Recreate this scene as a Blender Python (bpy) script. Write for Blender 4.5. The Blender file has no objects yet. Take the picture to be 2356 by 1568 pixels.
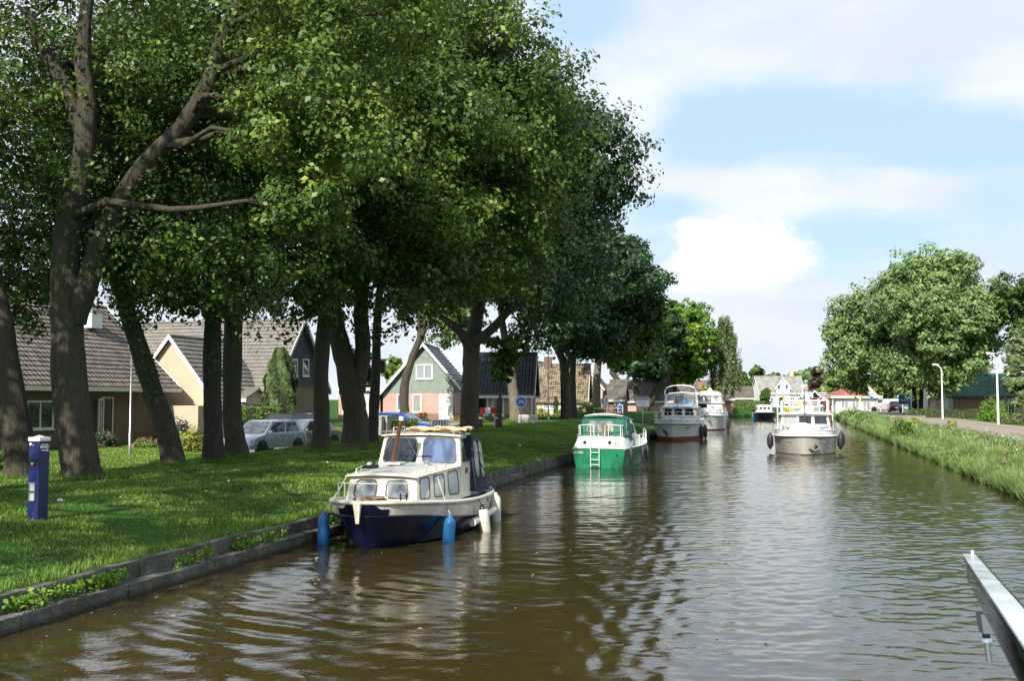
import bpy, math, random
import numpy as np
from mathutils import Vector, Matrix
S = bpy.context.scene
col = S.collection
R = math.radians
# ------------------------------------------------------------------ camera
F, HC, HY = 2356.0, 2.75, 918.0           # focal length and horizon of the photograph in picture units, eye height
cam = bpy.data.cameras.new('camera'); camo = bpy.data.objects.new('camera', cam); col.objects.link(camo)
PITCH = math.atan((HY - 784.0) / F)
camo.location = (0, 0, HC); camo.rotation_euler = (R(90) + PITCH, 0, 0)
cam.lens = 36.0; cam.sensor_width = 36.0; cam.clip_start = 0.05; cam.clip_end = 5000
cam.dof.use_dof = True; cam.dof.focus_distance = 30.0; cam.dof.aperture_fstop = 16
S.camera = camo
# ------------------------------------------------------------------ sun and sky
SUN_EL, SUN_AZ = R(37), math.atan2(-0.40, -0.92)      # azimuth of the sun measured as atan2(x, y)
sd = Vector((math.sin(SUN_AZ) * math.cos(SUN_EL), math.cos(SUN_AZ) * math.cos(SUN_EL), math.sin(SUN_EL)))
sl = bpy.data.lights.new('sun', 'SUN'); sl.energy = 5.0; sl.angle = R(0.55); sl.color = (1.0, 0.94, 0.84)
so = bpy.data.objects.new('sun', sl); col.objects.link(so)
so.rotation_euler = (-sd).to_track_quat('-Z', 'Y').to_euler(); so.location = (-30, -40, 60)
S.view_settings.view_transform = 'Standard'; S.view_settings.look = 'None'
S.view_settings.exposure = 0.55; S.view_settings.gamma = 1.0
S.cycles.max_bounces = 6; S.cycles.diffuse_bounces = 3; S.cycles.glossy_bounces = 3
S.cycles.transmission_bounces = 3; S.cycles.transparent_max_bounces = 6; S.cycles.caustics_reflective = False; S.cycles.caustics_refractive = False

class NT:
    """tiny helper to write node trees"""
    def __init__(s, tree): s.t = tree; s.n = tree.nodes; s.l = tree.links
    def add(s, typ, **kw):
        n = s.n.new(typ)
        for k, v in kw.items(): setattr(n, k, v)
        return n
    def put(s, sock, v):
        if v is None: return
        if hasattr(v, 'is_output') or hasattr(v, 'links'): s.l.new(v, sock)
        elif isinstance(v, (tuple, list)) and len(v) == 3 and sock.type == 'RGBA': sock.default_value = (*v, 1)
        else: sock.default_value = v
    def math(s, op, a, b=None, c=None, clamp=False):
        n = s.add('ShaderNodeMath', operation=op, use_clamp=clamp)
        for i, v in enumerate((a, b, c)): s.put(n.inputs[i], v)
        return n.outputs[0]
    def mix(s, f, a, b):
        n = s.add('ShaderNodeMix', data_type='RGBA'); s.put(n.inputs[0], f); s.put(n.inputs[6], a); s.put(n.inputs[7], b)
        return n.outputs[2]
    def noise(s, vec, scale, detail=3, rough=.5, dist=0, out=0):
        n = s.add('ShaderNodeTexNoise'); s.put(n.inputs['Vector'], vec)
        n.inputs['Scale'].default_value = scale; n.inputs['Detail'].default_value = detail
        n.inputs['Roughness'].default_value = rough; n.inputs['Distortion'].default_value = dist
        return n.outputs[out]
    def ramp(s, fac, stops):
        n = s.add('ShaderNodeValToRGB'); s.put(n.inputs[0], fac); e = n.color_ramp.elements
        while len(e) < len(stops): e.new(0.5)
        for i, (p, c) in enumerate(stops):
            e[i].position = p; e[i].color = (*c, 1) if len(c) == 3 else c
        return n.outputs[0]
    def sstep(s, v, a, b, lo=0., hi=1.):
        n = s.add('ShaderNodeMapRange', interpolation_type='SMOOTHSTEP'); s.put(n.inputs[0], v)
        n.inputs[1].default_value = a; n.inputs[2].default_value = b; n.inputs[3].default_value = lo; n.inputs[4].default_value = hi
        return n.outputs[0]
    def vmul(s, v, k):
        n = s.add('ShaderNodeVectorMath', operation='MULTIPLY'); s.put(n.inputs[0], v); n.inputs[1].default_value = k
        return n.outputs[0]
    def sep(s, v):
        n = s.add('ShaderNodeSeparateXYZ'); s.put(n.inputs[0], v); return n.outputs
    def comb(s, x, y, z):
        n = s.add('ShaderNodeCombineXYZ')
        for i, v in enumerate((x, y, z)): s.put(n.inputs[i], v)
        return n.outputs[0]

W = bpy.data.worlds.new('World'); S.world = W; W.use_nodes = True
nt = NT(W.node_tree); nt.n.clear()
sky = nt.add('ShaderNodeTexSky', sky_type='NISHITA'); sky.sun_disc = False
sky.sun_elevation = SUN_EL; sky.sun_rotation = SUN_AZ % (2 * math.pi)
sky.altitude = 0; sky.air_density = 1.0; sky.dust_density = 0.6; sky.ozone_density = 2.0
tc = nt.add('ShaderNodeTexCoord').outputs['Generated']
x, y, z = nt.sep(tc)
az = nt.math('ARCTAN2', x, y); el = nt.math('ARCSINE', z)
# a layer of broken cloud: noise on the direction divided by height gives it perspective
den = nt.math('ADD', nt.math('MAXIMUM', z, 0.0), 0.16)
pl = nt.comb(nt.math('DIVIDE', x, den), nt.math('DIVIDE', y, den), 3.7)
n1 = nt.noise(pl, 1.25, 7, .58, .2)
n2 = nt.noise(pl, 0.28, 3, .5, 0)
cov = nt.math('ADD', nt.math('MULTIPLY', n1, .55), nt.math('MULTIPLY', n2, .45))
def blob(a0, e0, wa, we):
    da = nt.math('DIVIDE', nt.math('SUBTRACT', az, a0), wa); de = nt.math('DIVIDE', nt.math('SUBTRACT', el, e0), we)
    d = nt.math('ADD', nt.math('MULTIPLY', da, da), nt.math('MULTIPLY', de, de))
    return nt.math('POWER', 2.718, nt.math('MULTIPLY', d, -1.0))
n3 = nt.noise(pl, 4.2, 6, .6, .3)
def total(lst):
    r_ = None
    for a0, e0, wa, we, k in lst:
        q_ = nt.math('MULTIPLY', blob(a0, e0, wa, we), k); r_ = q_ if r_ is None else nt.math('ADD', r_, q_)
    return r_
clear = total(((.235, .265, .11, .032, 1.), (.43, .225, .13, .03, 1.), (.15, .185, .035, .022, .8), (.07, .37, .045, .035, 1.), (.33, .155, .10, .025, .8), (.19, .235, .06, .03, .5)))
full = total(((.20, .205, .085, .016, 1.), (.37, .185, .045, .022, 1.), (.30, .345, .25, .05, .9), (.13, .26, .035, .05, .7), (.26, .075, .12, .025, .8), (.47, .29, .05, .03, .6), (-.5, .3, .5, .4, .8)))
cov = nt.math('ADD', nt.math('MULTIPLY', cov, .82), nt.math('MULTIPLY', n3, .18))
cov2 = nt.math('ADD', nt.math('SUBTRACT', cov, nt.math('MULTIPLY', clear, .17)), nt.math('MULTIPLY', full, .13))
mask = nt.sstep(cov2, .385, .585)
# one heap cloud above the canal, lumpy edge, grey foot
wv = nt.noise(nt.vmul(tc, (16, 16, 22)), 1.0, 7, .62, 0, out=1)
wx, wy, wz = nt.sep(wv)
da = nt.math('DIVIDE', nt.math('ADD', nt.math('SUBTRACT', az, .212), nt.math('MULTIPLY', nt.math('SUBTRACT', wx, .5), .10)), .066)
de = nt.math('DIVIDE', nt.math('ADD', nt.math('SUBTRACT', el, .122), nt.math('MULTIPLY', nt.math('SUBTRACT', wz, .5), .07)), .046)
d = nt.math('ADD', nt.math('MULTIPLY', da, da), nt.math('MULTIPLY', de, de))
heap = nt.math('MULTIPLY', nt.sstep(d, .5, 1.5, 1., 0.), nt.sstep(el, .070, .115, .25, 1.))
thick = nt.noise(nt.vmul(tc, (5, 5, 12)), 1.0, 4, .5)
ccol = nt.mix(nt.sstep(thick, .3, .7), (7.2, 7.9, 9.2), (9.0, 9.5, 10.4))
hcol = nt.mix(nt.sstep(el, .085, .135), (7.8, 8.3, 9.2), (11.0, 11.0, 11.0))
skyc = nt.mix(.8, sky.outputs[0], (6.1, 8.3, 10.4))
horizon = nt.sstep(el, 0.0, .15, .8, 0.)
skyc = nt.mix(horizon, skyc, (8.8, 9.5, 10.3))
c = nt.mix(mask, skyc, ccol)
c = nt.mix(heap, c, hcol)
bg = nt.add('ShaderNodeBackground'); nt.put(bg.inputs[0], c); bg.inputs[1].default_value = 0.074
out = nt.add('ShaderNodeOutputWorld'); nt.l.new(bg.outputs[0], out.inputs[0])

# ------------------------------------------------------------------ where things stand
def at(px, py, z):
    """the point at height z that the photograph shows at (px, py)"""
    u, v = (px - 1178) / F, (784 - py) / F
    dy = math.cos(PITCH) - v * math.sin(PITCH); dz = math.sin(PITCH) + v * math.cos(PITCH)
    k = (z - HC) / dz
    return Vector((u * k, dy * k, z))
def atY(px, py, Y):
    u, v = (px - 1178) / F, (784 - py) / F
    dy = math.cos(PITCH) - v * math.sin(PITCH); dz = math.sin(PITCH) + v * math.cos(PITCH)
    k = Y / dy
    return Vector((u * k, Y, HC + dz * k))
K = 0.27                                     # the canal runs along (K, 1)
CANAL = math.atan(K)
def ss(t):
    t = np.clip(t, 0, 1); return t * t * (3 - 2 * t)
def uL(v): return -9.3 + 34 * ss((np.asarray(v, float) - 142) / 50)
def uR(v): return 6.5 + 34 * ss((np.asarray(v, float) - 150) / 45)
def left_z(u, v):
    t = uL(v) - u
    crest = .75 + .42 * ss((v - 30) / 30); back = .35 + .85 * ss((v - 58) / 18)
    z = .42 + (crest - .42) * ss(t / 5.0) + (back - crest) * ss((t - 9.5) / 3.5)
    bump = .035 * np.sin(u * 1.9 + v * .7) * np.sin(v * 1.3 - u * .4) + .02 * np.sin(u * 4.1) * np.sin(v * 3.3)
    return np.where(t < .185, -.6, z + bump * ss(t / 1.2) * (1 - ss((t - 9) / 2)))
def right_z(u, v):
    t = u - uR(v)
    return -.18 + 1.08 * ss(t / 2.7)
def gz(p):                                   # ground height under a world point
    u = p[0] - K * p[1]; v = p[1]
    return float(left_z(u, v)) if u < -1.4 else float(right_z(u, v))

# ------------------------------------------------------------------ tagging and mesh building
def tag(o, label=None, cat=None, group=None, kind=None):
    for k, v in (('label', label), ('category', cat), ('group', group), ('kind', kind)):
        if v: o[k] = v
    return o
def empty(name, loc, rz=0, label=None, cat=None, group=None):
    o = bpy.data.objects.new(name, None); col.objects.link(o)
    o.location = loc; o.rotation_euler = (0, 0, rz); o.empty_display_size = .2
    return tag(o, label, cat, group)
def kids(o): return [c for c in bpy.data.objects if c.parent is o]
def copy_tree(o, parent=None):
    c = o.copy(); col.objects.link(c); c.parent = parent
    for ch in kids(o): copy_tree(ch, c)
    return c
class MB:
    def __init__(s): s.v = []; s.f = []; s.m = []; s.mats = []
    def _mi(s, m):
        if m not in s.mats: s.mats.append(m)
        return s.mats.index(m)
    def faces(s, pts, fs, m):
        b = len(s.v); s.v += [tuple(p) for p in pts]; k = s._mi(m)
        for f in fs: s.f.append(tuple(b + i for i in f)); s.m.append(k)
    def poly(s, pts, m): s.faces(pts, [tuple(range(len(pts)))], m)
    def hexa(s, b, t, m):                    # two rings of the same length
        n = len(b)
        fs = [tuple(range(n))[::-1], tuple(range(n, 2 * n))] + [(i, (i + 1) % n, n + (i + 1) % n, n + i) for i in range(n)]
        s.faces(list(b) + list(t), fs, m)
    def box(s, c, d, m, rz=0, M=None):
        x, y, z = d[0] / 2, d[1] / 2, d[2] / 2
        q = [(-x, -y), (x, -y), (x, y), (-x, y)]
        cr, sr = math.cos(rz), math.sin(rz)
        pts = [(c[0] + a * cr - b * sr, c[1] + a * sr + b * cr, c[2] + k) for k in (-z, z) for a, b in q]
        s.hexa(pts[:4], pts[4:], m)
    def slab(s, quad, th, m, up=None):       # a thick sheet from four corners, thickened along its own normal
        a, b, c, d = [Vector(p) for p in quad]
        n = (b - a).cross(d - a).normalized() * th if up is None else Vector(up) * th
        s.hexa([a, b, c, d], [a + n, b + n, c + n, d + n], m)
    def tube(s, pts, r, m, n=8, caps=True, closed=False):
        P = [Vector(p) for p in pts]; N = len(P)
        rr = [r] * N if isinstance(r, (int, float)) else list(r)
        rings = []; ref = Vector((.13, .21, 1)).normalized()
        for i in range(N):
            a = P[(i - 1) % N] if (i or closed) else P[0]; b = P[(i + 1) % N] if (i < N - 1 or closed) else P[-1]
            d = (b - a)
            d = d.normalized() if d.length > 1e-9 else Vector((0, 0, 1))
            if abs(d.dot(ref)) > .95: rf = Vector((1, 0, 0))
            else: rf = ref
            u = d.cross(rf).normalized(); w = d.cross(u)
            rings.append([P[i] + (u * math.cos(t) + w * math.sin(t)) * rr[i] for t in [2 * math.pi * k / n for k in range(n)]])
        pts2 = [p for rg in rings for p in rg]; fs = []
        for i in range(N if closed else N - 1):
            j = (i + 1) % N
            for k in range(n): fs.append((i * n + k, i * n + (k + 1) % n, j * n + (k + 1) % n, j * n + k))
        if caps and not closed: fs += [tuple(range(n))[::-1], tuple(range((N - 1) * n, N * n))]
        s.faces(pts2, fs, m)
    def lathe(s, prof, m, c=(0, 0, 0), axis='z', n=16):
        pts = []
        for r, h in prof:
            for k in range(n):
                t = 2 * math.pi * k / n; a, b = r * math.cos(t), r * math.sin(t)
                p = {'z': (a, b, h), 'x': (h, a, b), 'y': (a, h, b)}[axis]
                pts.append((c[0] + p[0], c[1] + p[1], c[2] + p[2]))
        fs = [(i * n + k, i * n + (k + 1) % n, (i + 1) * n + (k + 1) % n, (i + 1) * n + k) for i in range(len(prof) - 1) for k in range(n)]
        if prof[0][0] > 1e-6: fs.append(tuple(range(n))[::-1])
        if prof[-1][0] > 1e-6: fs.append(tuple(range((len(prof) - 1) * n, len(prof) * n)))
        s.faces(pts, fs, m)
    def loft(s, secs, ms, cap0=None, cap1=None):   # secs: open sections of equal length, ms: one material or one per strip
        n = len(secs[0]); b = [p for q in secs for p in q]
        for j in range(n - 1):
            m = ms[j] if isinstance(ms, (list, tuple)) else ms
            s.faces([p for q in secs for p in (q[j], q[j + 1])], [(2 * i, 2 * i + 1, 2 * i + 3, 2 * i + 2) for i in range(len(secs) - 1)], m)
        if cap0: s.poly(secs[0], cap0)
        if cap1: s.poly(secs[-1], cap1)
    def build(s, name, parent=None, smooth=False, bevel=0, weld=False, loc=None):
        me = bpy.data.meshes.new(name); me.from_pydata(s.v, [], s.f); me.update()
        for m in s.mats: me.materials.append(m)
        me.polygons.foreach_set('material_index', s.m)
        import bmesh
        bm = bmesh.new(); bm.from_mesh(me)
        if weld or bevel: bmesh.ops.remove_doubles(bm, verts=bm.verts, dist=1e-4)
        bmesh.ops.recalc_face_normals(bm, faces=bm.faces)
        if bevel:
            es = [e for e in bm.edges if len(e.link_faces) == 2 and e.calc_face_angle(0) > .5]
            bmesh.ops.bevel(bm, geom=es, offset=bevel, segments=2, affect='EDGES', profile=.5, clamp_overlap=True)
        bm.to_mesh(me); bm.free()
        if smooth:
            me.polygons.foreach_set('use_smooth', [True] * len(me.polygons))
            me.set_sharp_from_angle(angle=R(35 if smooth is True else smooth))
        o = bpy.data.objects.new(name, me); col.objects.link(o); o.parent = parent
        if loc is not None: o.location = loc
        return o
def rawmesh(name, V, Fc, n, mat, parent=None, tint=None, smooth=False):
    """V (N,3) float array, Fc flat index array of n-gons"""
    me = bpy.data.meshes.new(name); nf = len(Fc) // n
    me.vertices.add(len(V)); me.vertices.foreach_set('co', np.ascontiguousarray(V, np.float32).ravel())
    me.loops.add(len(Fc)); me.loops.foreach_set('vertex_index', np.ascontiguousarray(Fc, np.int32))
    me.polygons.add(nf); me.polygons.foreach_set('loop_start', np.arange(0, nf * n, n, dtype=np.int32))
    me.update(calc_edges=True)
    if tint is not None:
        a = me.attributes.new('tint', 'FLOAT', 'FACE'); a.data.foreach_set('value', np.ascontiguousarray(tint, np.float32))
    if smooth: me.polygons.foreach_set('use_smooth', np.ones(nf, bool))
    for m in (mat if isinstance(mat, (list, tuple)) else [mat]): me.materials.append(m)
    o = bpy.data.objects.new(name, me); col.objects.link(o); o.parent = parent
    return o

# ------------------------------------------------------------------ materials
def mat_base(name):
    m = bpy.data.materials.new(name); m.use_nodes = True
    n = NT(m.node_tree); b = n.n['Principled BSDF']
    return m, n, b
def bump(n, b, h, dist, strength=1.0):
    k = n.add('ShaderNodeBump'); k.inputs['Strength'].default_value = strength; k.inputs['Distance'].default_value = dist
    n.put(k.inputs['Height'], h); n.l.new(k.outputs[0], b.inputs['Normal'])
def paint(name, c, rough=.35, var=.08, metal=0, dirt=.0, spec=.5, bumpd=0.0, scale=3.0, coat=0):
    """painted or plain surface with mild mottling, optional grime streaks"""
    m, n, b = mat_base(name); co = n.add('ShaderNodeTexCoord').outputs['Object']
    f = n.noise(co, scale, 5, .6)
    cc = n.mix(n.sstep(f, .3, .7), tuple(k * (1 - var) for k in c), tuple(min(1, k * (1 + var)) for k in c))
    if dirt:
        g = n.noise(n.vmul(co, (5, 5, 1.1)), 1.6, 6, .65)
        cc = n.mix(n.math('MULTIPLY', n.sstep(g, .48, .75), dirt), cc, (.11, .09, .06))
    n.put(b.inputs['Base Color'], cc)
    n.put(b.inputs['Roughness'], n.sstep(n.noise(co, 9, 3), .2, .8, max(rough - .1, .03), rough + .12))
    b.inputs['Metallic'].default_value = metal; b.inputs['Specular IOR Level'].default_value = spec
    b.inputs['Coat Weight'].default_value = coat
    if bumpd: bump(n, b, n.noise(co, scale * 9, 4), bumpd)
    return m
def brick(name, c1, c2, mortar, sc=1.0):
    m, n, b = mat_base(name); co = n.add('ShaderNodeTexCoord').outputs['Object']; x, y, z = n.sep(co)
    v = n.comb(n.math('ADD', x, y), z, 0)
    t = n.add('ShaderNodeTexBrick'); n.put(t.inputs['Vector'], v)
    t.inputs['Scale'].default_value = 1; t.inputs['Brick Width'].default_value = .22 * sc; t.inputs['Row Height'].default_value = .065 * sc
    t.inputs['Mortar Size'].default_value = .006 * sc; t.inputs['Color1'].default_value = (*c1, 1); t.inputs['Color2'].default_value = (*c2, 1)
    t.inputs['Mortar'].default_value = (*mortar, 1); t.inputs['Bias'].default_value = .0
    cc = n.mix(n.math('MULTIPLY', n.sstep(n.noise(co, .9, 4), .35, .7), .25), t.outputs[0], tuple(k * .7 for k in c1))
    n.put(b.inputs['Base Color'], cc); b.inputs['Roughness'].default_value = .85
    bump(n, b, t.outputs['Fac'], -.004)
    return m
def tiles(name, c1, c2, w=.3, h=.34, axis='x', lichen=0.0, gloss=.7, rise=.03, lc=(.3, .28, .2)):
    """roof tiles: columns across, curved profile; the courses themselves are modelled"""
    m, n, b = mat_base(name); co = n.add('ShaderNodeTexCoord').outputs['Object']; x, y, z = n.sep(co)
    a = x if axis == 'x' else y
    cell = n.add('ShaderNodeTexWhiteNoise', noise_dimensions='2D')
    n.put(cell.inputs['Vector'], n.comb(n.math('FLOOR', n.math('DIVIDE', a, w)), n.math('FLOOR', n.math('DIVIDE', z, h * .72)), 0))
    f = n.math('ADD', n.math('MULTIPLY', cell.outputs[0], .6), n.math('MULTIPLY', n.noise(co, 1.3, 4), .4))
    cc = n.mix(n.sstep(f, .15, .85), c1, c2)
    if lichen: cc = n.mix(n.math('MULTIPLY', n.sstep(n.noise(co, 2.6, 6, .7), .47, .66), lichen), cc, lc)
    n.put(b.inputs['Base Color'], cc); b.inputs['Roughness'].default_value = gloss
    wv = n.math('SINE', n.math('MULTIPLY', a, 2 * math.pi / w))
    bump(n, b, wv, rise)
    return m
def bark(name, c=(.068, .056, .038), moss=(.05, .065, .02)):
    m, n, b = mat_base(name); co = n.add('ShaderNodeTexCoord').outputs['Object']
    v = n.vmul(co, (8, 8, 1.5))
    f = n.noise(v, 2.2, 7, .65, .4)
    cc = n.ramp(f, [(.25, tuple(k * .45 for k in c)), (.5, c), (.75, tuple(k * 1.9 for k in c))])
    cc = n.mix(n.math('MULTIPLY', n.sstep(n.noise(co, .9, 4), .45, .65), .55), cc, moss)
    n.put(b.inputs['Base Color'], cc); b.inputs['Roughness'].default_value = .9
    bump(n, b, f, .11)
    return m
def leaf(name, dark, mid, light, trans=.22, rough=.48):
    m, n, b = mat_base(name)
    a = n.add('ShaderNodeAttribute', attribute_name='tint').outputs['Fac']
    cc = n.ramp(a, [(0., dark), (.5, mid), (1., light)])
    n.put(b.inputs['Base Color'], cc); b.inputs['Roughness'].default_value = rough; b.inputs['Specular IOR Level'].default_value = .35
    tr = n.add('ShaderNodeBsdfTranslucent'); n.put(tr.inputs[0], n.mix(.5, cc, light))
    mx = n.add('ShaderNodeMixShader'); mx.inputs[0].default_value = trans
    n.l.new(b.outputs[0], mx.inputs[1]); n.l.new(tr.outputs[0], mx.inputs[2])
    n.l.new(mx.outputs[0], n.n['Material Output'].inputs[0])
    return m
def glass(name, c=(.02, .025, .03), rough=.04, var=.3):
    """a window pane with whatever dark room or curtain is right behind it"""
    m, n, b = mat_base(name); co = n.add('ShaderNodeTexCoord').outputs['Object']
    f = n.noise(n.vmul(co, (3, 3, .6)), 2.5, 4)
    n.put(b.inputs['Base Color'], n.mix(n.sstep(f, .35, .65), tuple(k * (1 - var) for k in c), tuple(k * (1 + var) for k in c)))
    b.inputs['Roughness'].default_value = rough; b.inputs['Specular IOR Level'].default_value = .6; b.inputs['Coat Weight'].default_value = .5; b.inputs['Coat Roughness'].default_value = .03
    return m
M = {}
M['cream'] = paint('cream_paint', (.68, .635, .52), .3, .05, dirt=.16)
M['white'] = paint('white_paint', (.78, .78, .76), .35, .04, dirt=.08)
M['offwhite'] = paint('hull_white', (.62, .62, .59), .25, .04, dirt=.12)
M['hullgrey'] = paint('hull_warm_white', (.60, .575, .51), .2, .04, dirt=.1)
M['grey'] = paint('grey_paint', (.34, .34, .34), .4, .06)
M['deckgrey'] = paint('deck_grey', (.40, .41, .41), .55, .1, dirt=.15)
M['navy'] = paint('navy_hull', (.003, .0045, .024), .2, .15, dirt=.04)
M['black'] = paint('black_paint', (.012, .012, .014), .3, .2)
M['rubber'] = paint('black_rubber', (.018, .018, .022), .55, .2)
M['green'] = paint('green_hull', (.018, .20, .10), .3, .1, dirt=.06)
M['greencloth'] = paint('green_canvas', (.012, .11, .07), .7, .15, bumpd=.004, scale=5)
M['navycloth'] = paint('navy_canvas', (.012, .016, .04), .8, .15, bumpd=.003)
M['whitecloth'] = paint('white_canvas', (.66, .66, .64), .8, .06, bumpd=.003)
M['antifoul'] = paint('antifouling_red', (.16, .045, .025), .6, .2, dirt=.2)
M['maroon'] = paint('maroon_strake', (.09, .02, .018), .4, .1)
M['bluefender'] = paint('blue_fender', (.012, .14, .36), .45, .12, dirt=.1)
M['whitefender'] = paint('white_fender', (.62, .58, .50), .5, .08, dirt=.3)
M['varnish'] = paint('varnished_wood', (.105, .036, .018), .35, .25, scale=8)
M['wood'] = paint('weathered_wood', (.17, .12, .075), .75, .25, scale=7)
M['canvas'] = paint('tan_canvas', (.56, .43, .25), .85, .12, bumpd=.01, scale=6)
M['rope'] = paint('dark_rope', (.02, .025, .03), .9, .2)
M['ropewhite'] = paint('pale_rope', (.42, .44, .42), .9, .2)
M['steel'] = paint('galvanised_steel', (.42, .43, .43), .35, .08, metal=.8)
M['chrome'] = paint('polished_chrome', (.80, .86, .93), .22, .02, metal=.35)  # pale blue base colour paints the sky's reflection onto the rail top
M['chromedark'] = paint('smoked_side', (.008, .009, .008), .05, .5, metal=0, spec=.08)  # near-black base colour paints the dark reflection onto the rail's sides
M['stainless'] = paint('rail_white', (.72, .73, .70), .3, .05)
M['dglass'] = glass('dark_glass'); M['bglass'] = glass('sky_blue_glass', (.10, .14, .24), .08)  # bglass has the sky's reflection painted in as its blue
M['cglass'] = glass('curtained_glass', (.30, .32, .34), .15, .15); M['gglass'] = glass('grey_glass', (.30, .31, .29), .1, .1)
M['clear'] = glass('hazy_vinyl', (.16, .19, .18), .12, .35)
M['foil'] = paint('silver_foil', (.72, .70, .66), .22, .2, metal=.9, bumpd=.05, scale=3)
m, n, b = mat_base('old_concrete'); co = n.add('ShaderNodeTexCoord').outputs['Object']; X, Y, Z = n.sep(co)
f = n.noise(co, 3.0, 7, .7); cc = n.ramp(f, [(.3, (.055, .05, .04)), (.5, (.12, .11, .095)), (.72, (.21, .20, .175))])
cc = n.mix(n.math('MULTIPLY', n.sstep(n.noise(co, 1.7, 6, .7), .45, .62), .8), cc, (.045, .055, .022))      # moss
cc = n.mix(n.sstep(n.math('ADD', Z, n.math('MULTIPLY', n.noise(co, 5, 4), .08)), .05, .16, .85, 0.), cc, (.022, .018, .010))   # slime where the water laps
n.put(b.inputs['Base Color'], cc); b.inputs['Roughness'].default_value = .92; bump(n, b, n.math('ADD', f, n.noise(co, 22, 4)), .03); M['concrete'] = m
M['concretelight'] = paint('pale_concrete', (.40, .38, .34), .9, .15, dirt=.2, bumpd=.01)
M['asphalt'] = paint('asphalt', (.25, .215, .175), .95, .2, bumpd=.006, scale=4)
M['pinkpave'] = brick('pink_paving', (.34, .23, .19), (.28, .19, .16), (.2, .17, .14))
M['paving'] = brick('grey_paving', (.24, .22, .20), (.19, .18, .165), (.12, .11, .1))
M['brown_brick'] = brick('brown_brick', (.19, .115, .062), (.15, .09, .05), (.13, .11, .09))
M['orange_brick'] = brick('orange_brick', (.66, .49, .34), (.60, .44, .30), (.5, .42, .33))
M['pink_brick'] = brick('pink_brick', (.56, .36, .29), (.50, .31, .25), (.5, .42, .38))
M['plinth_brick'] = brick('plinth_brick', (.33, .17, .13), (.29, .15, .12), (.25, .2, .18))
M['tan_brick'] = brick('tan_brick', (.26, .19, .12), (.22, .16, .10), (.2, .17, .13))
M['dark_brick'] = brick('dark_brick', (.20, .12, .09), (.17, .10, .08), (.15, .12, .1))
M['yellow_wall'] = paint('yellow_render', (.62, .54, .38), .8, .06)
M['red_brick'] = brick('red_brick', (.38, .18, .12), (.31, .14, .10), (.3, .24, .2))
M['board_green'] = paint('green_board', (.20, .25, .21), .6, .1)
M['board_dark'] = paint('dark_blue_board', (.035, .045, .055), .6, .15)
M['board_teal'] = paint('teal_slate', (.02, .11, .085), .5, .25)
M['bluepaint'] = paint('pedestal_blue', (.004, .014, .085), .4, .2, dirt=.25)
M['signblue'] = paint('sign_blue', (.01, .12, .50), .35, .05)
M['red'] = paint('red_paint', (.55, .03, .02), .4, .1)
M['yellow'] = paint('yellow_paint', (.72, .52, .03), .5, .1)
M['plate'] = paint('yellow_plate', (.70, .52, .05), .5, .05)
M['chromedark'].node_tree.nodes['Principled BSDF'].inputs['IOR'].default_value = 1.1
M['tyre'] = paint('tyre_black', (.02, .02, .02), .85, .2)
M['orange'] = paint('orange_paint', (.55, .14, .03), .5, .1)
M['carsilver'] = paint('silver_car_paint', (.42, .47, .53), .22, .04, metal=.35, coat=.6)
M['cargrey'] = paint('grey_car_paint', (.20, .21, .22), .25, .05, metal=.4, coat=.6)
M['cardark'] = paint('dark_car_paint', (.025, .028, .035), .2, .1, metal=.2, coat=.8)
M['carblue'] = paint('blue_car_paint', (.012, .045, .33), .2, .05, coat=.9)
M['carnavy'] = paint('navy_car_paint', (.02, .025, .10), .25, .05, coat=.6)
M['carred'] = paint('red_car_paint', (.35, .03, .02), .25, .05, coat=.6)
M['vangrey'] = paint('van_grey_paint', (.34, .34, .33), .35, .04, coat=.3)
M['lamp'] = paint('lamp_glass', (.75, .75, .72), .2, .03); M['tail'] = paint('tail_red', (.5, .02, .02), .2, .05)
M['skin'] = paint('skin', (.52, .27, .19), .6, .08); M['hair'] = paint('grey_hair', (.22, .20, .18), .8, .2)
M['jacket'] = paint('pale_blue_cloth', (.45, .66, .68), .85, .06); M['trousers'] = paint('beige_cloth', (.42, .37, .3), .9, .08)
M['bluecloth'] = paint('bright_blue_cloth', (.04, .35, .62), .8, .15)
M['bark'] = bark('oak_bark'); M['barkpale'] = bark('pale_bark', (.17, .145, .10), (.11, .115, .05)); M['barkdark'] = bark('dark_bark', (.045, .038, .03), (.03, .035, .015))
M['roof1'] = tiles('brown_tiles', (.105, .083, .07), (.20, .16, .135), .30, .34, 'y', .5, .9, .03, (.30, .26, .22))
M['roof2'] = tiles('grey_tiles', (.14, .125, .11), (.20, .18, .155), .33, .36, 'y', .15, .8, .02)
M['roof3'] = tiles('taupe_tiles', (.17, .15, .135), (.22, .20, .18), .3, .3, 'x', .1, .8, .03)
M['roof4'] = tiles('blue_black_tiles', (.022, .025, .04), (.05, .055, .075), .26, .34, 'x', 0, .3, .05)
M['roof4y'] = tiles('blue_black_tiles_side', (.022, .025, .04), (.05, .055, .075), .26, .34, 'y', 0, .3, .05)
M['roof5'] = tiles('mossy_tiles', (.10, .08, .055), (.34, .26, .17), .22, .28, 'x', .85, .95, .05, (.42, .34, .22))
M['roof6'] = tiles('dark_brown_tiles', (.10, .085, .075), (.19, .16, .14), .3, .34, 'x', .2, .85, .03)
M['roofred'] = tiles('red_tiles', (.24, .075, .05), (.36, .12, .08), .3, .34, 'x', .1, .85, .02)
M['roofvilla'] = tiles('slate_tiles', (.24, .235, .22), (.36, .35, .33), .35, .34, 'x', .3, .85, .02)
M['roofgreen'] = tiles('green_tiles', (.012, .065, .045), (.03, .12, .08), .3, .34, 'x', .05, .45, .03)
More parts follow.
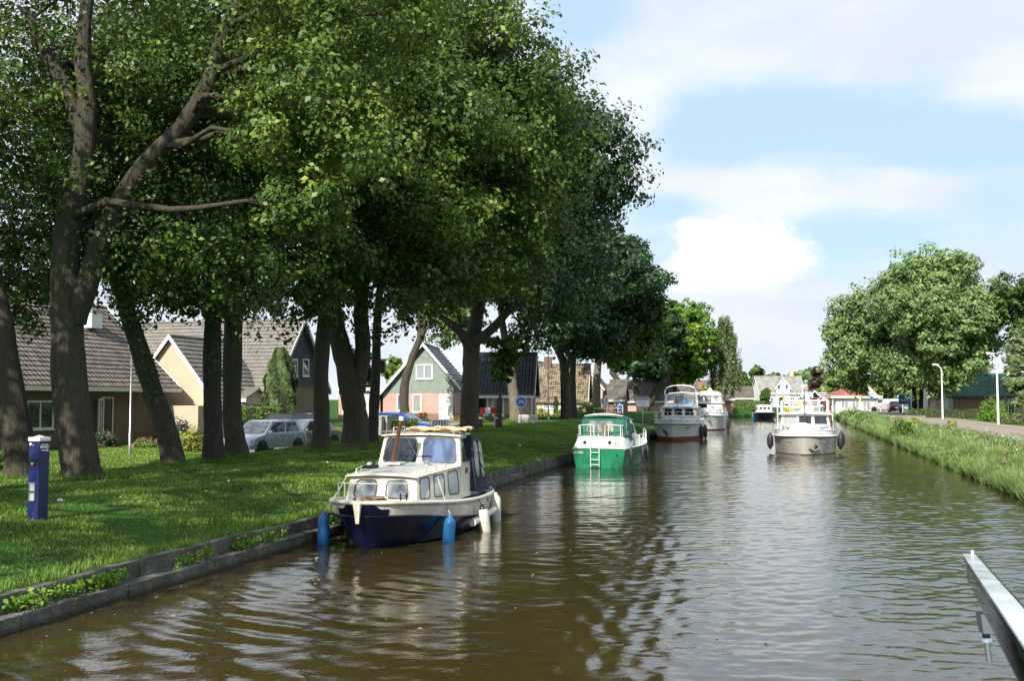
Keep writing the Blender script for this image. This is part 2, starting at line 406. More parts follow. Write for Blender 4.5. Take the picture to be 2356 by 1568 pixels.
M['leaf_oak'] = leaf('oak_leaf', (.014, .046, .012), (.064, .132, .020), (.30, .39, .06))
M['leaf_oak2'] = leaf('oak_leaf_dark', (.010, .036, .014), (.030, .082, .025), (.11, .20, .05))
M['leaf_bright'] = leaf('bright_leaf', (.06, .14, .014), (.13, .26, .025), (.30, .42, .05))
M['leaf_right'] = leaf('grey_green_leaf', (.085, .16, .055), (.20, .31, .105), (.38, .48, .19))
M['leaf_lime'] = leaf('lime_leaf', (.08, .14, .02), (.15, .25, .04), (.28, .38, .08))
M['leaf_willow'] = leaf('willow_leaf', (.10, .14, .06), (.17, .23, .09), (.28, .34, .15))
M['leaf_conifer'] = leaf('conifer_leaf', (.05, .09, .035), (.10, .16, .05), (.19, .25, .08), .1)
M['leaf_copper'] = leaf('copper_leaf', (.035, .02, .02), (.07, .04, .035), (.14, .09, .06), .1)
M['leaf_yellow'] = leaf('yellow_green_leaf', (.14, .16, .02), (.26, .29, .04), (.42, .42, .08))
M['flower_pink'] = leaf('pink_flower', (.40, .10, .16), (.55, .20, .28), (.7, .35, .42), .2); M['flower_violet'] = leaf('violet_flower', (.12, .07, .3), (.2, .13, .42), (.35, .28, .6), .2)
M['flower_yellow'] = leaf('yellow_flower', (.5, .42, .02), (.7, .62, .03), (.8, .75, .1), .2); M['flower_white'] = leaf('white_flower', (.6, .6, .5), (.7, .7, .6), (.8, .8, .75), .2)
M['flower_red'] = leaf('red_flower', (.4, .02, .01), (.6, .04, .02), (.7, .1, .05), .2)
M['grass'] = leaf('grass_blade', (.045, .10, .010), (.115, .225, .022), (.32, .43, .10), .3, .6)
M['reed'] = leaf('bank_herb', (.09, .16, .04), (.18, .29, .08), (.38, .45, .19), .3, .7)
M['dryherb'] = leaf('dry_herb', (.22, .15, .09), (.32, .24, .15), (.42, .34, .22), .2, .8)
m, n, b = mat_base('clear_pane'); b.inputs['Base Color'].default_value = (.8, .85, .86, 1); b.inputs['Roughness'].default_value = .05
tr_ = n.add('ShaderNodeBsdfTransparent'); mx_ = n.add('ShaderNodeMixShader'); mx_.inputs[0].default_value = .22; n.l.new(tr_.outputs[0], mx_.inputs[1]); n.l.new(b.outputs[0], mx_.inputs[2]); n.l.new(mx_.outputs[0], n.n['Material Output'].inputs[0]); M['clearpane'] = m
M['carglass'] = glass('car_glass', (.10, .12, .13), .06)
M['leafcloth'] = paint('green_yellow_cloth', (.30, .34, .10), .8, .4, scale=9)
# ------------------------------------------------------------------ ground, water, roads
def sheet(name, us, vs, zf, mat, uf=None, kind='structure', smooth=True):
    V = []
    for v in vs:
        for u in us:
            uu = uf(u, v) if uf else u
            V.append((uu + K * v, v, float(zf(uu, v))))
    nu = len(us); Fc = []
    for i in range(len(vs) - 1):
        for j in range(nu - 1):
            Fc += [i * nu + j, i * nu + j + 1, (i + 1) * nu + j + 1, (i + 1) * nu + j]
    o = rawmesh(name, np.array(V), np.array(Fc), 4, mat, smooth=smooth)
    return tag(o, kind=kind)
def ground_mat(name, g1, g2, soil, sc=1.0):
    m, n, b = mat_base(name); co = n.add('ShaderNodeTexCoord').outputs['Object']
    f = n.noise(co, .35 * sc, 5, .6); g = n.noise(co, 14 * sc, 4, .7)
    cc = n.mix(n.sstep(n.math('ADD', n.math('MULTIPLY', f, .5), n.math('MULTIPLY', g, .5)), .38, .62), g1, g2)
    cc = n.mix(n.math('MULTIPLY', n.sstep(n.noise(co, 1.1 * sc, 6, .7), .54, .72), .6), cc, soil)
    n.put(b.inputs['Base Color'], cc); b.inputs['Roughness'].default_value = .95; b.inputs['Specular IOR Level'].default_value = .15
    bump(n, b, g, .06)
    return m
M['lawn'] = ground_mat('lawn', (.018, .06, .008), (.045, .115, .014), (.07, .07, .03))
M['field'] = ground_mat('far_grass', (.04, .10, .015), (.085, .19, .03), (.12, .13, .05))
vsL = list(np.arange(-60, 20, 4.)) + list(np.arange(20, 130, 1.5)) + list(np.arange(130, 230, 3.)) + [250, 300, 400, 600, 900, 1400]
ts = [.175, .19] + list(np.arange(.4, 13.6, .4)) + [15, 18, 22, 30, 45, 70, 120, 250, 500, 900]
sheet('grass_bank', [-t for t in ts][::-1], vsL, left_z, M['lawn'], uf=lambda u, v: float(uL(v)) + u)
tsr = list(np.arange(0, 3.2, .3)) + [4, 6, 10, 16, 25, 50, 100, 250, 500, 900]
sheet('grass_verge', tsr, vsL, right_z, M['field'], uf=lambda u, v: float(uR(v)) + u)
vr = list(np.arange(-40, 120, 3.)) + list(np.arange(120, 260, 5.))
sheet('left_street', [-25.5, -24.0, -22.5], [v for v in vr if v > 43], lambda u, v: left_z(u, v) + .03, M['asphalt'], uf=lambda u, v: float(uL(v)) + 9.3 + u)
sheet('road', [2.95, 4.2, 5.6, 7.1], vr, lambda u, v: .905 + .02, M['asphalt'], uf=lambda u, v: float(uR(v)) + u)
sheet('footpath', [7.12, 8.0, 8.75], vr, lambda u, v: .905 + .028, M['pinkpave'], uf=lambda u, v: float(uR(v)) + u)
mb = MB()
for i in range(150):                                     # concrete edge of the road, one slab after another
    v0 = 5 + i * 1.0; p = []
    for (uu, vv) in ((2.62, v0 + .01), (2.94, v0 + .01), (2.94, v0 + .99), (2.62, v0 + .99)): p.append((float(uR(vv)) + uu + K * vv, vv))
    mb.hexa([(a, b, .70) for a, b in p], [(a, b, .975) for a, b in p], M['concretelight'])
o = mb.build('kerb'); tag(o, kind='structure')

m, n, b = mat_base('canal_water')
co = n.add('ShaderNodeTexCoord').outputs['Object']; X, Y, Z = n.sep(co)
def rot(a, sx, sy):                                      # rotated and stretched coordinates
    ca, sa = math.cos(a), math.sin(a)
    xr = n.math('ADD', n.math('MULTIPLY', X, ca * sx), n.math('MULTIPLY', Y, sa * sx))
    yr = n.math('ADD', n.math('MULTIPLY', X, -sa * sy), n.math('MULTIPLY', Y, ca * sy))
    return n.comb(xr, yr, 0)
def waves(a, lam, dist, ds, amp, mask=None, ph=0):
    w = n.add('ShaderNodeTexWave', wave_type='BANDS', bands_direction='X', wave_profile='SIN')
    n.put(w.inputs['Vector'], rot(a, 1, 1)); w.inputs['Scale'].default_value = 1 / (lam * 20 / (2 * math.pi)) * 1.0
    w.inputs['Distortion'].default_value = dist; w.inputs['Detail'].default_value = 2; w.inputs['Detail Scale'].default_value = ds
    w.inputs['Phase Offset'].default_value = ph
    h = n.math('MULTIPLY', w.outputs['Fac'], amp)
    return n.math('MULTIPLY', h, mask) if mask is not None else h
h = n.math('MULTIPLY', n.noise(rot(.3, 11, 15), 1.0, 3, .6, .3), .0030)
fl = n.noise(rot(0, .35, .25), 1.0, 3)
n.put(b.inputs['Base Color'], n.mix(n.sstep(fl, .3, .7), (.034, .025, .0075), (.050, .036, .011)))
b.inputs['Roughness'].default_value = .035; b.inputs['IOR'].default_value = 1.5; b.inputs['Specular IOR Level'].default_value = 1.0
bump(n, b, h, 1.0)
M['water'] = m
# real waves: a height field of many crossing wave trains, finer towards the viewer
ys = [3.0]
while ys[-1] < 232: ys.append(ys[-1] + max(.022, ys[-1] * .0021))
ys = np.array(ys); NC = 340
cc_ = np.linspace(0, 1, NC)
U0 = uL(ys) - .35; U1 = uR(ys) + .45
UU = U0[:, None] + (U1 - U0)[:, None] * cc_[None]; YY = np.repeat(ys[:, None], NC, 1); XX = UU + K * YY
rw = np.random.default_rng(21); Hh = np.zeros_like(XX)
sd_ = 1 / (1 + np.exp(-(XX - .17 * YY + .3) * 1.6))                   # 0 in the lee of the oaks, 1 on the open side
pt_ = .5 + .5 * np.sin(XX * .55 + 1.3 * np.sin(YY * .21)) * np.sin(YY * .33 + 1.1 * np.sin(XX * .4 + 2))
def train(lam, ang, slope, env):
    global Hh
    k = 2 * math.pi / lam; wob = .5 * np.sin(XX * .5 + ang * 7) + .5 * np.sin(YY * .37 + ang * 3) + .35 * np.sin(XX * 1.3 - YY * .9 + lam * 9)
    Hh += env * (slope / k) * np.sin(k * (XX * math.cos(ang) + YY * math.sin(ang)) + wob * 2.2 + rw.uniform(0, 6.28))
for i in range(18): train(rw.uniform(.26, .62), R(rw.normal(97, 26)), .0145, .35 + .65 * sd_ * (.6 + .4 * pt_))
for i in range(9): train(rw.uniform(.8, 2.6), R(rw.normal(92, 30)), .0065, .8)
for i in range(8): train(rw.uniform(.15, .24), R(rw.normal(85, 35)), .016, (.25 + .75 * sd_) * np.exp(-((YY - 8) / 40.) ** 2))
for i in range(8): train(rw.uniform(.18, .34), R(rw.normal(80, 45)), .015, sd_)
for i in range(5): train(rw.uniform(.38, .62), R(rw.normal(62, 9)), .034, (1 - sd_) * pt_ * np.exp(-((XX + 2.6) / 3.2) ** 2) * np.exp(-((YY - 13) / 8.) ** 2) * 1.6)
ax_ = XX - (1.35 + .105 * (YY - 10) + .35 * np.sin(YY * .45))
for lam, an in ((.36, 8), (.44, -6), (.52, 15), (.30, -14)): train(lam, R(an), .062, np.exp(-(ax_ / .95) ** 2) * np.exp(-((YY - 15) / 9.5) ** 4))
for cx_, cy_, rr_ in ((3.4, 17.0, 1.0), (3.1, 13.2, .9)):              # eddies left by the screw
    d_ = np.hypot(XX - cx_, (YY - cy_) * .8); Hh += .0040 * np.sin(d_ * 15 + .8 * np.sin(XX * 2)) * np.exp(-((d_ - rr_) / .55) ** 2)
for sx_, sy_, hx_, hy_, am in ((13.05, 45.4, -.275, -.961, .055), (26.4, 131., -.19, -.98, .05)):      # bow waves
    a_ = -((XX - sx_) * hx_ + (YY - sy_) * hy_); b_ = np.abs((XX - sx_) * hy_ - (YY - sy_) * hx_)
    for off in (0, .9, 1.7): Hh += am * np.exp(-((b_ - .32 * a_ - .25 + off * .8) / .26) ** 2) * np.exp(-np.abs(a_) / 8) * (a_ > -.6) * (b_ > .3)
V = np.stack([XX, YY, Hh], -1).reshape(-1, 3); nr_ = len(ys)
ii = np.arange(nr_ - 1)[:, None] * NC + np.arange(NC - 1)[None]
Fc = np.stack([ii, ii + 1, ii + NC + 1, ii + NC], -1).reshape(-1)
o = rawmesh('canal_water', V, Fc, 4, m, smooth=True); tag(o, kind='structure')

# quay of concrete blocks: a wall and, in front of it, a lower ledge
rnd = random.Random(3)
mb = MB(); v = 6.0
def cn(u, v, z): return (u + K * v, v, z)
while v < 141:
    L = 1.0 + rnd.uniform(-.05, .05)
    j = rnd.uniform(-.012, .012); zz = .43 + rnd.uniform(-.008, .012) + .012 * math.sin(v * .9)
    b0 = [cn(-9.34 + j, v + .006, -.6), cn(-9.34 + j, v + L - .006, -.6), cn(-9.50 + j, v + L - .006, -.6), cn(-9.50 + j, v + .006, -.6)]
    mb.hexa(b0, [(p[0], p[1], zz) for p in b0], M['concrete'])
    v += L
v = 6.4
while v < 34:
    L = 1.9 + rnd.uniform(-.1, .1); j = rnd.uniform(-.01, .01); zz = .205 + rnd.uniform(-.01, .01)
    b0 = [cn(-9.12 + j, v + .007, -.6), cn(-9.12 + j, v + L - .007, -.6), cn(-9.335 + j, v + L - .007, -.6), cn(-9.335 + j, v + .007, -.6)]
    mb.hexa(b0, [(p[0], p[1], zz) for p in b0], M['concrete'])
    v += L
o = mb.build('quay_wall', bevel=.012); tag(o, 'mossy grey concrete block wall holding the grass bank above the water', 'quay wall')

# ------------------------------------------------------------------ plants
def unit(a): return a / np.maximum(np.linalg.norm(a, axis=1, keepdims=True), 1e-9)
def leaf_quads(P, rng, size, out=None, up=.6, aspect=.62, jit=.45, droop=0):
    n_ = len(P)
    nr = rng.normal(size=(n_, 3)) * .48; nr[:, 2] += up * .55
    if out is not None: nr += out * .85
    nr = unit(nr); d = rng.normal(size=(n_, 3)); d[:, 2] -= droop
    d = unit(d - (d * nr).sum(1, keepdims=True) * nr); s = np.cross(nr, d)
    L = size * (1 + jit * rng.normal(size=(n_, 1))).clip(.4, 1.8); w = L * aspect
    a = P - d * L * .5; c = P + d * L * .5
    l = P + s * w * .5 + nr * L * .12 + d * L * .08; r = P - s * w * .5 + nr * L * .12 + d * L * .08
    V = np.stack([a, r, c, l], 1).reshape(-1, 3)
    return V
def foliage(name, parent, mat, cen, rad, out, per, size, rng, flat=.75, aspect=.62, tb=None, up=.6, droop=0, origin=(0, 0, 0)):
    idx = np.repeat(np.arange(len(cen)), per)
    g = rng.normal(size=(len(idx), 3)) * np.array([1, 1, flat])
    g = g / np.maximum(1, np.linalg.norm(g, axis=1, keepdims=True) / 1.9)
    P = cen[idx] + g * (np.asarray(rad)[idx, None] if np.ndim(rad) else rad) * .62
    V = leaf_quads(P, rng, size, (out[idx] * .75 + g * .45) if out is not None else None, up, aspect, droop=droop)
    t = (tb[idx] if tb is not None else .5) + rng.normal(size=len(idx)) * .10
    o = rawmesh(name, V - np.array(origin), np.arange(len(V)), 4, mat, parent, tint=np.clip(t, 0, 1))
    return o
def curve_pts(a, b, bend, n=5, rng=None):
    a = np.array(a, float); b = np.array(b, float); m_ = (a + b) / 2 + np.array(bend, float)
    t = np.linspace(0, 1, n)[:, None]
    p = (1 - t) ** 2 * a + 2 * t * (1 - t) * m_ + t ** 2 * b
    if rng is not None: p[1:-1] += rng.normal(size=(n - 2, 3)) * np.linalg.norm(b - a) * .03
    return p
def tree(name, label, base, stems, cen, rad, K_=18, mat='leaf_oak', size=.16, per=34, m_=46, seed=0, sub=.40, bottom=None,
         group=None, bk='bark', cat='tree', extra=(), shell=.62, twigs=12, ivy=None, clear=0):
    """stems: [(points, radii)] in world coordinates, from the photograph; the crown is a cloud of leaf clumps on limbs"""
    rng = np.random.default_rng(seed); base = np.array(base, float)
    root = empty(name, base, 0, label, cat, group)
    cen = np.array(cen, float); rad = np.array(rad, float)
    i = np.arange(K_) + .5; ph = np.arccos(1 - 2 * i / K_); th = math.pi * (1 + 5 ** .5) * i + rng.uniform(0, 6)
    D = np.stack([np.cos(th) * np.sin(ph), np.sin(th) * np.sin(ph), np.cos(ph)], 1)
    D = unit(D + rng.normal(size=D.shape) * .22)
    rr = np.where(np.arange(K_) % 5 == 4, rng.uniform(.15, .4, K_), rng.uniform(shell - .06, shell + .1, K_))
    C0 = cen + D * rad * rr[:, None]
    sr = sub * rad.mean() * rng.uniform(.72, 1.15, K_)
    if len(extra): C0 = np.concatenate([C0, np.array([e[:3] for e in extra], float)]); sr = np.concatenate([sr, [e[3] for e in extra]])
    if bottom is not None: C0[:, 2] = np.maximum(C0[:, 2], bottom + sr * .7)
    mb = MB(); bmat = M[bk]; tips = []
    for pts, rd in stems:
        P = np.array([tuple(p) for p in pts], float); k = len(P)
        # refine the stem with a spline through the given points and slight unevenness
        q = []; rq = []
        for a in range(k - 1):
            p0, p1, p2, p3 = P[max(a - 1, 0)], P[a], P[a + 1], P[min(a + 2, k - 1)]
            for t in (0, .25, .5, .75):
                q.append(.5 * ((2 * p1) + (-p0 + p2) * t + (2 * p0 - 5 * p1 + 4 * p2 - p3) * t * t + (-p0 + 3 * p1 - 3 * p2 + p3) * t ** 3))
                rq.append((rd[a] * (1 - t) + rd[a + 1] * t) * (1 + rng.normal() * .035))
        q.append(P[-1]); rq.append(rd[-1])
        if abs(P[0][2] - base[2]) < 1.0:     # root flare
            q[0] = q[0] - np.array([0, 0, .25]); rq[0] *= 1.35; rq[1] *= 1.06
        mb.tube([p - base for p in q], rq, bmat, 12)
        tips += [(np.array(q[a]), rq[a]) for a in range(len(q) // 2, len(q))]
    TP = np.array([t[0] for t in tips]); TR = np.array([t[1] for t in tips])
    cl = []; cr = []; co = []; tb = []
    for j, (c0, s0) in enumerate(zip(C0, sr)):
        dd = np.linalg.norm(TP - c0, axis=1) + np.maximum(0, TP[:, 2] - c0[2]) * 1.2
        a = int(np.argmin(dd + rng.uniform(0, 1.5, len(dd)))); st = TP[a]; L = np.linalg.norm(c0 - st)
        r0 = min(TR[a] * .7, .028 + .013 * L)
        lp = curve_pts(st, c0, (0, 0, .10 * L), 6, rng)
        mb.tube(lp - base, np.linspace(r0, max(.018, r0 * .22), 6), bmat, 7)
        dirs = unit(rng.normal(size=(m_, 3))); q = c0 + dirs * s0 * (rng.uniform(.45, 1.05, m_)[:, None]) * np.array([1, 1, .85])
        if bottom is not None: q[:, 2] = np.maximum(q[:, 2], bottom + rng.uniform(0, .8, m_))
        for b_ in range(min(twigs, m_)): mb.tube(curve_pts(lp[-2] if b_ % 2 else lp[-1], q[b_], rng.normal(size=3) * .15, 4) - base, [r0 * .26, r0 * .18, .012, .006], bmat, 4, caps=False)
        cl.append(q); cr.append(np.full(m_, s0 * .22) * rng.uniform(.7, 1.3, m_)); co.append(dirs)
        tb.append(.40 + (.13 if j >= K_ and len(extra) > 5 else 0) + rng.normal() * .07 + rng.normal(size=m_) * .13)  # a large set of extra clumps gets a lighter tint that paints sunlight in
    cl = np.concatenate(cl); cr = np.concatenate(cr); co = np.concatenate(co); tb = np.concatenate(tb)
    if clear:                                # the shaded middle by the trunk carries no leaves
        TS = TP[::2]; dm = np.min(np.linalg.norm(cl[:, None] - TS[None], axis=2), axis=1); k_ = (dm > clear) | (rng.uniform(size=len(dm)) < .36)
        cl, cr, co, tb = cl[k_], cr[k_], co[k_], tb[k_]
    mb.build('trunk', root, smooth=60)
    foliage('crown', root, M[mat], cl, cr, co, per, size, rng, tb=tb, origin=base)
    if ivy:                                  # small leaves climbing the trunk: [(point, radius)]
        ic = np.array([i_[0] for i_ in ivy]) ; ir = np.array([i_[1] for i_ in ivy])
        foliage('ivy', root, M['leaf_oak2'], ic, ir, None, 70, .10, rng, tb=np.full(len(ic), .5), origin=base)
    return root
OAKS = []
def stem(pxs, Y, scale=None):
    """a trunk read off the photograph: [(px, py, width in px)] at distance Y (or one Y per point)"""
    pts = []; rd = []
    for i, q in enumerate(pxs):
        y_ = Y[i] if isinstance(Y, (list, tuple)) else Y
        pts.append(atY(q[0], q[1], y_)); rd.append(q[2] * y_ / F / 2)
    return pts, rd
def groundY(px, py, z0=.9):
    """where a foot seen at (px, py) meets the ground"""
    z = z0
    for _ in range(30):
        p = at(px, py, z); z = .6 * z + .4 * gz(p)
    p = at(px, py, z); p.z = gz(p); return p

oaks = 'oaks in a row on the grass bank'
def near_oak(px, py, pxs, cen, rad, label, **kw):
    b = groundY(px, py); Y = b.y; OAKS.append((b, pxs[0][0][0][2] * Y / F / 2)); kw.setdefault('clear', 1.15)
    st = [stem(s_, [Y + (j * dy) for j in range(len(s_))]) for s_, dy in pxs]
    st[0][0][0] = Vector((b.x, b.y, b.z))
    return tree('oak_tree', label, b, st, (b.x + cen[0], b.y + cen[1], cen[2]), rad, group=oaks, **kw), b
near_oak(48, 1104, [([(48, 1104, 72), (38, 990, 66), (15, 850, 62), (0, 740, 56), (-25, 620, 50), (-60, 440, 40), (-80, 250, 26)], .0)],
         (-2.5, 2, 10.6), (5.5, 6, 7.0), 'oak at the left edge, trunk leaning left behind the blue pedestal', extra=[(-12.4, 27, 6.2, 1.3), (-13.8, 29, 5.7, 1.3), (-10.9, 28, 7.0, 1.3)], seed=11, size=.115, K_=15, per=70, bottom=3.9)
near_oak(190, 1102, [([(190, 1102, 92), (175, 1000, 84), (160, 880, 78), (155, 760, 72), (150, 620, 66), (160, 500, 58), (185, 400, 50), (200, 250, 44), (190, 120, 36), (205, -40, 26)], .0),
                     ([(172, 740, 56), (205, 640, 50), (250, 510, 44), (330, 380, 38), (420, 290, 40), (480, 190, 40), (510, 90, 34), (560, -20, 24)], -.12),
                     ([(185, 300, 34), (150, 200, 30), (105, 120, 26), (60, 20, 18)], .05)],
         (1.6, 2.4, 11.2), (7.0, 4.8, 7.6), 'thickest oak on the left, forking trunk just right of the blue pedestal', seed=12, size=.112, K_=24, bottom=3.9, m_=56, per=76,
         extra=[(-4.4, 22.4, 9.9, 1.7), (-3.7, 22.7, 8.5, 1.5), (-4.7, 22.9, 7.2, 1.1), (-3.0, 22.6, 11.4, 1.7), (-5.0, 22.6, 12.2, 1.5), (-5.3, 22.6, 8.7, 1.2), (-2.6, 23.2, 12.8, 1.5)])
near_oak(400, 1070, [([(400, 1072, 56), (385, 1000, 50), (355, 910, 46), (320, 800, 42), (288, 700, 38), (275, 600, 32), (285, 470, 26), (300, 330, 18)], .0)],
         (-1.0, 1.5, 11.0), (4.6, 4.6, 7.0), 'slanting ivy-grown oak trunk in front of the brown-tiled bungalow', extra=[(-11.6, 32, 6.2, 1.4), (-9.7, 31.5, 6.5, 1.3), (-10.6, 33, 7.6, 1.6)], seed=13, size=.14, K_=13, per=56, bottom=4.0,
         ivy=[(atY(335 + k * 4, 820 + k * 30, 30.4), .28) for k in range(4)] + [(atY(300, 740, 30.4), .3)])
near_oak(492, 1064, [([(495, 1064, 52), (490, 980, 44), (488, 860, 42), (490, 740, 40), (500, 600, 36), (515, 440, 28), (520, 300, 18)], .05)],
         (.2, 1.0, 11.3), (4.6, 4.6, 7.2), 'straight dark oak trunk left of its twin, before the grey roof', extra=[(-8.6, 32.8, 6.2, 1.3), (-7.9, 33, 7.4, 1.5)], seed=14, size=.145, K_=13, per=56, bottom=4.1, bk='barkdark',
         ivy=[(atY(490 + (k % 2) * 14 - 4, 640 + k * 45, 31.5), .25) for k in range(6)])
near_oak(547, 1054, [([(548, 1054, 56), (535, 960, 44), (535, 840, 42), (540, 700, 40), (560, 560, 34), (600, 420, 28), (640, 280, 18)], .05)],
         (1.4, 1.4, 11.8), (4.8, 4.8, 7.2), 'oak trunk right of its twin, left of the silver hatchback', extra=[(-7.2, 34, 6.7, 1.5), (-6.3, 35, 6.3, 1.2), (-5.6, 34.5, 7.6, 1.5)], seed=15, size=.145, K_=13, per=56, bottom=4.5,
         ivy=[(atY(545 + (k % 2) * 12, 640 + k * 45, 33.), .25) for k in range(3)])
near_oak(736, 1040, [([(733, 1042, 44), (740, 960, 36), (738, 860, 36), (745, 760, 36), (760, 640, 34), (755, 540, 30), (770, 400, 26), (790, 240, 18)], .0)],
         (3.4, 1.0, 12.2), (6.4, 6.0, 8.0), 'oak with a slim bare trunk right of the parked silver hatchback', seed=16, size=.16, K_=24, per=60, bottom=4.5, m_=46,
         extra=[(-4.3, 36, 16.5, 2.2), (-2.0, 36, 17.5, 2.2)])
near_oak(815, 1030, [([(822, 1030, 66), (818, 960, 58), (800, 860, 50), (780, 780, 44), (765, 690, 38), (775, 560, 32), (800, 420, 24)], .0),
                     ([(822, 900, 40), (835, 800, 36), (830, 700, 32), (850, 560, 26), (880, 420, 18)], .1)],
         (3.6, 2.0, 12.8), (6.4, 6.2, 8.0), 'broad twin-stemmed oak with the birdhouse tree behind it', seed=17, size=.17, K_=25, per=60, bottom=5.2, m_=46,
         extra=[(.6, 40.5, 13.5, 2.2), (.9, 41, 10.6, 2.0)])
near_oak(857, 1024, [([(855, 1024, 26), (860, 950, 24), (865, 850, 22), (868, 740, 20), (880, 600, 14)], .1)],
         (1.2, 2.0, 10.5), (3.2, 3.2, 4.6), 'slim oak stem carrying a wooden birdhouse', seed=18, size=.17, per=50, K_=8, bottom=5.6, bk='barkdark')
near_oak(935, 990, [([(935, 992, 24), (930, 930, 21), (932, 880, 20), (950, 820, 18), (975, 760, 14)], .2)],
         (2.0, 1.5, 11.0), (4.6, 4.6, 5.6), 'thin curved oak before the white left eave of the green gable', seed=19, size=.21, K_=12, bottom=5.6, per=50)
near_oak(1080, 993, [([(1082, 995, 46), (1080, 930, 40), (1084, 870, 40), (1085, 800, 40), (1095, 740, 30), (1110, 660, 26), (1120, 520, 20)], .1),
                     ([(1082, 800, 26), (1055, 760, 20), (1010, 725, 14)], -.3), ([(1090, 790, 26), (1135, 755, 22), (1185, 700, 16), (1260, 640, 10)], -.2)],
         (3.0, .5, 12.9), (6.2, 6.6, 7.8), 'oak with the dark straight trunk rising behind the cream cabin boat', seed=20, mat='leaf_oak2', size=.21, K_=30, bottom=5.6, m_=50, per=54)
near_oak(1187, 970, [([(1188, 972, 30), (1182, 920, 24), (1175, 860, 23), (1170, 810, 22), (1160, 770, 17), (1150, 700, 12)], .2),
                     ([(1174, 810, 18), (1200, 780, 13), (1230, 740, 9)], .1)],
         (2.2, 1.0, 12.3), (5.4, 5.6, 7.0), 'sunlit oak trunk just left of the round blue bicycle sign', seed=21, mat='leaf_oak2', size=.24, K_=22, bottom=6.0, bk='barkpale', per=50)  # the pale bark paints sunlight onto this trunk
near_oak(1303, 966, [([(1305, 967, 26), (1302, 920, 24), (1300, 870, 22), (1295, 830, 20), (1270, 780, 12)], .2), ([(1301, 850, 16), (1325, 800, 13), (1350, 740, 10)], .2)],
         (2.6, 1.0, 11.2), (6.0, 6.0, 6.6), 'left oak of a close pair before the mossy brown roof', seed=22, size=.28, K_=24, bottom=5.4, mat='leaf_oak2', per=46)
near_oak(1320, 961, [([(1320, 962, 18), (1317, 900, 16), (1318, 850, 15), (1325, 780, 10)], .2)],
         (2.8, 1.0, 10.8), (4.8, 4.8, 6.0), 'right oak of a close pair before the mossy brown roof', seed=23, size=.32, K_=10, bottom=5.4, per=44)
near_oak(1375, 958, [([(1374, 960, 20), (1372, 910, 19), (1374, 860, 17), (1380, 800, 13)], .2)],
         (1.8, 1.0, 10.2), (4.9, 5.0, 5.6), 'oak with a mottled sunlit trunk behind the green boat roof', seed=24, size=.31, K_=18, bottom=5.0, bk='barkpale', per=44)  # sunlight on the trunk is painted in by the paler bark
near_oak(1450, 945, [([(1456, 946, 16), (1440, 905, 15), (1425, 880, 14), (1405, 855, 11)], .2)],
         (.6, 1.0, 9.3), (4.4, 4.4, 4.6), 'oak leaning left above the info board by the far boats', seed=25, size=.33, K_=15, bottom=5.0, mat='leaf_oak2', per=42)
def chestnut(px, py, pxs, cen, rad, label, **kw):
    b = groundY(px, py); st = [stem(s_, [b.y + j * dy for j in range(len(s_))]) for s_, dy in pxs]
    return tree('chestnut_tree', label, b, st, (b.x + cen[0], b.y + cen[1], cen[2]), rad, **kw)
chestnut(1476, 948, [([(1476, 949, 18), (1466, 915, 15), (1458, 880, 12)], .2), ([(1478, 946, 24), (1500, 915, 20), (1525, 880, 17), (1545, 850, 12)], .1)],
         (1.2, -1.0, 9.8), (4.4, 4.6, 5.6), 'dark spreading tree forking low beside the white cruiser', seed=26, size=.36, K_=16, bottom=4.4, mat='leaf_oak2', per=40, shell=.66)
b = groundY(1560, 945)
tree('chestnut_tree', 'bright green chestnut, tallest crown behind the two white moored cruisers', b, [stem([(1545, 938, 20), (1550, 880, 18), (1560, 800, 12)], b.y)],
     (b.x - .9, b.y - 6, 10.0), (5.2, 5.0, 6.4), K_=26, mat='leaf_bright', size=.38, per=44, m_=44, seed=27, bottom=4.6, shell=.68)
# oaks of the same row standing behind the camera: they shade the bank and the near water
for i, (v, du, r, h) in enumerate(((16.5, -1.5, 4.6, 11.5), (6, -.6, 5.0, 12), (-6, 0, 5.2, 12))):
    b = Vector((-17.6 + du + K * v, v, .75)); cx_ = b.x + (.6 if i == 0 else 3.2)
    tree('oak_tree', ['oak standing just beyond the left edge of the photo', 'second oak beyond the left edge of the photo', 'third oak beyond the left edge, level with the viewer'][i], b,
         [([b, b + Vector((.1, .2, 3)), b + Vector((.4, 0, 6)), b + Vector((.2, .5, 10))], [.42, .34, .28, .16])],
         (cx_, b.y, h), (r + .6, r, 6.2), K_=(11, 9, 8)[i], size=.26, per=22, m_=30, seed=40 + i, bottom=4.8, group=oaks)
# the sapling before the house front
b = groundY(1150, 985)
tree('young_tree', 'thin young tree with a small crown before the house windows', b, [stem([(1151, 985, 9), (1150, 930, 8), (1152, 880, 7), (1150, 830, 5)], b.y)],
     (b.x + .2, b.y, 5.0), (1.3, 1.3, 1.7), K_=9, mat='leaf_oak', size=.2, per=26, m_=20, seed=30, bottom=3.6)
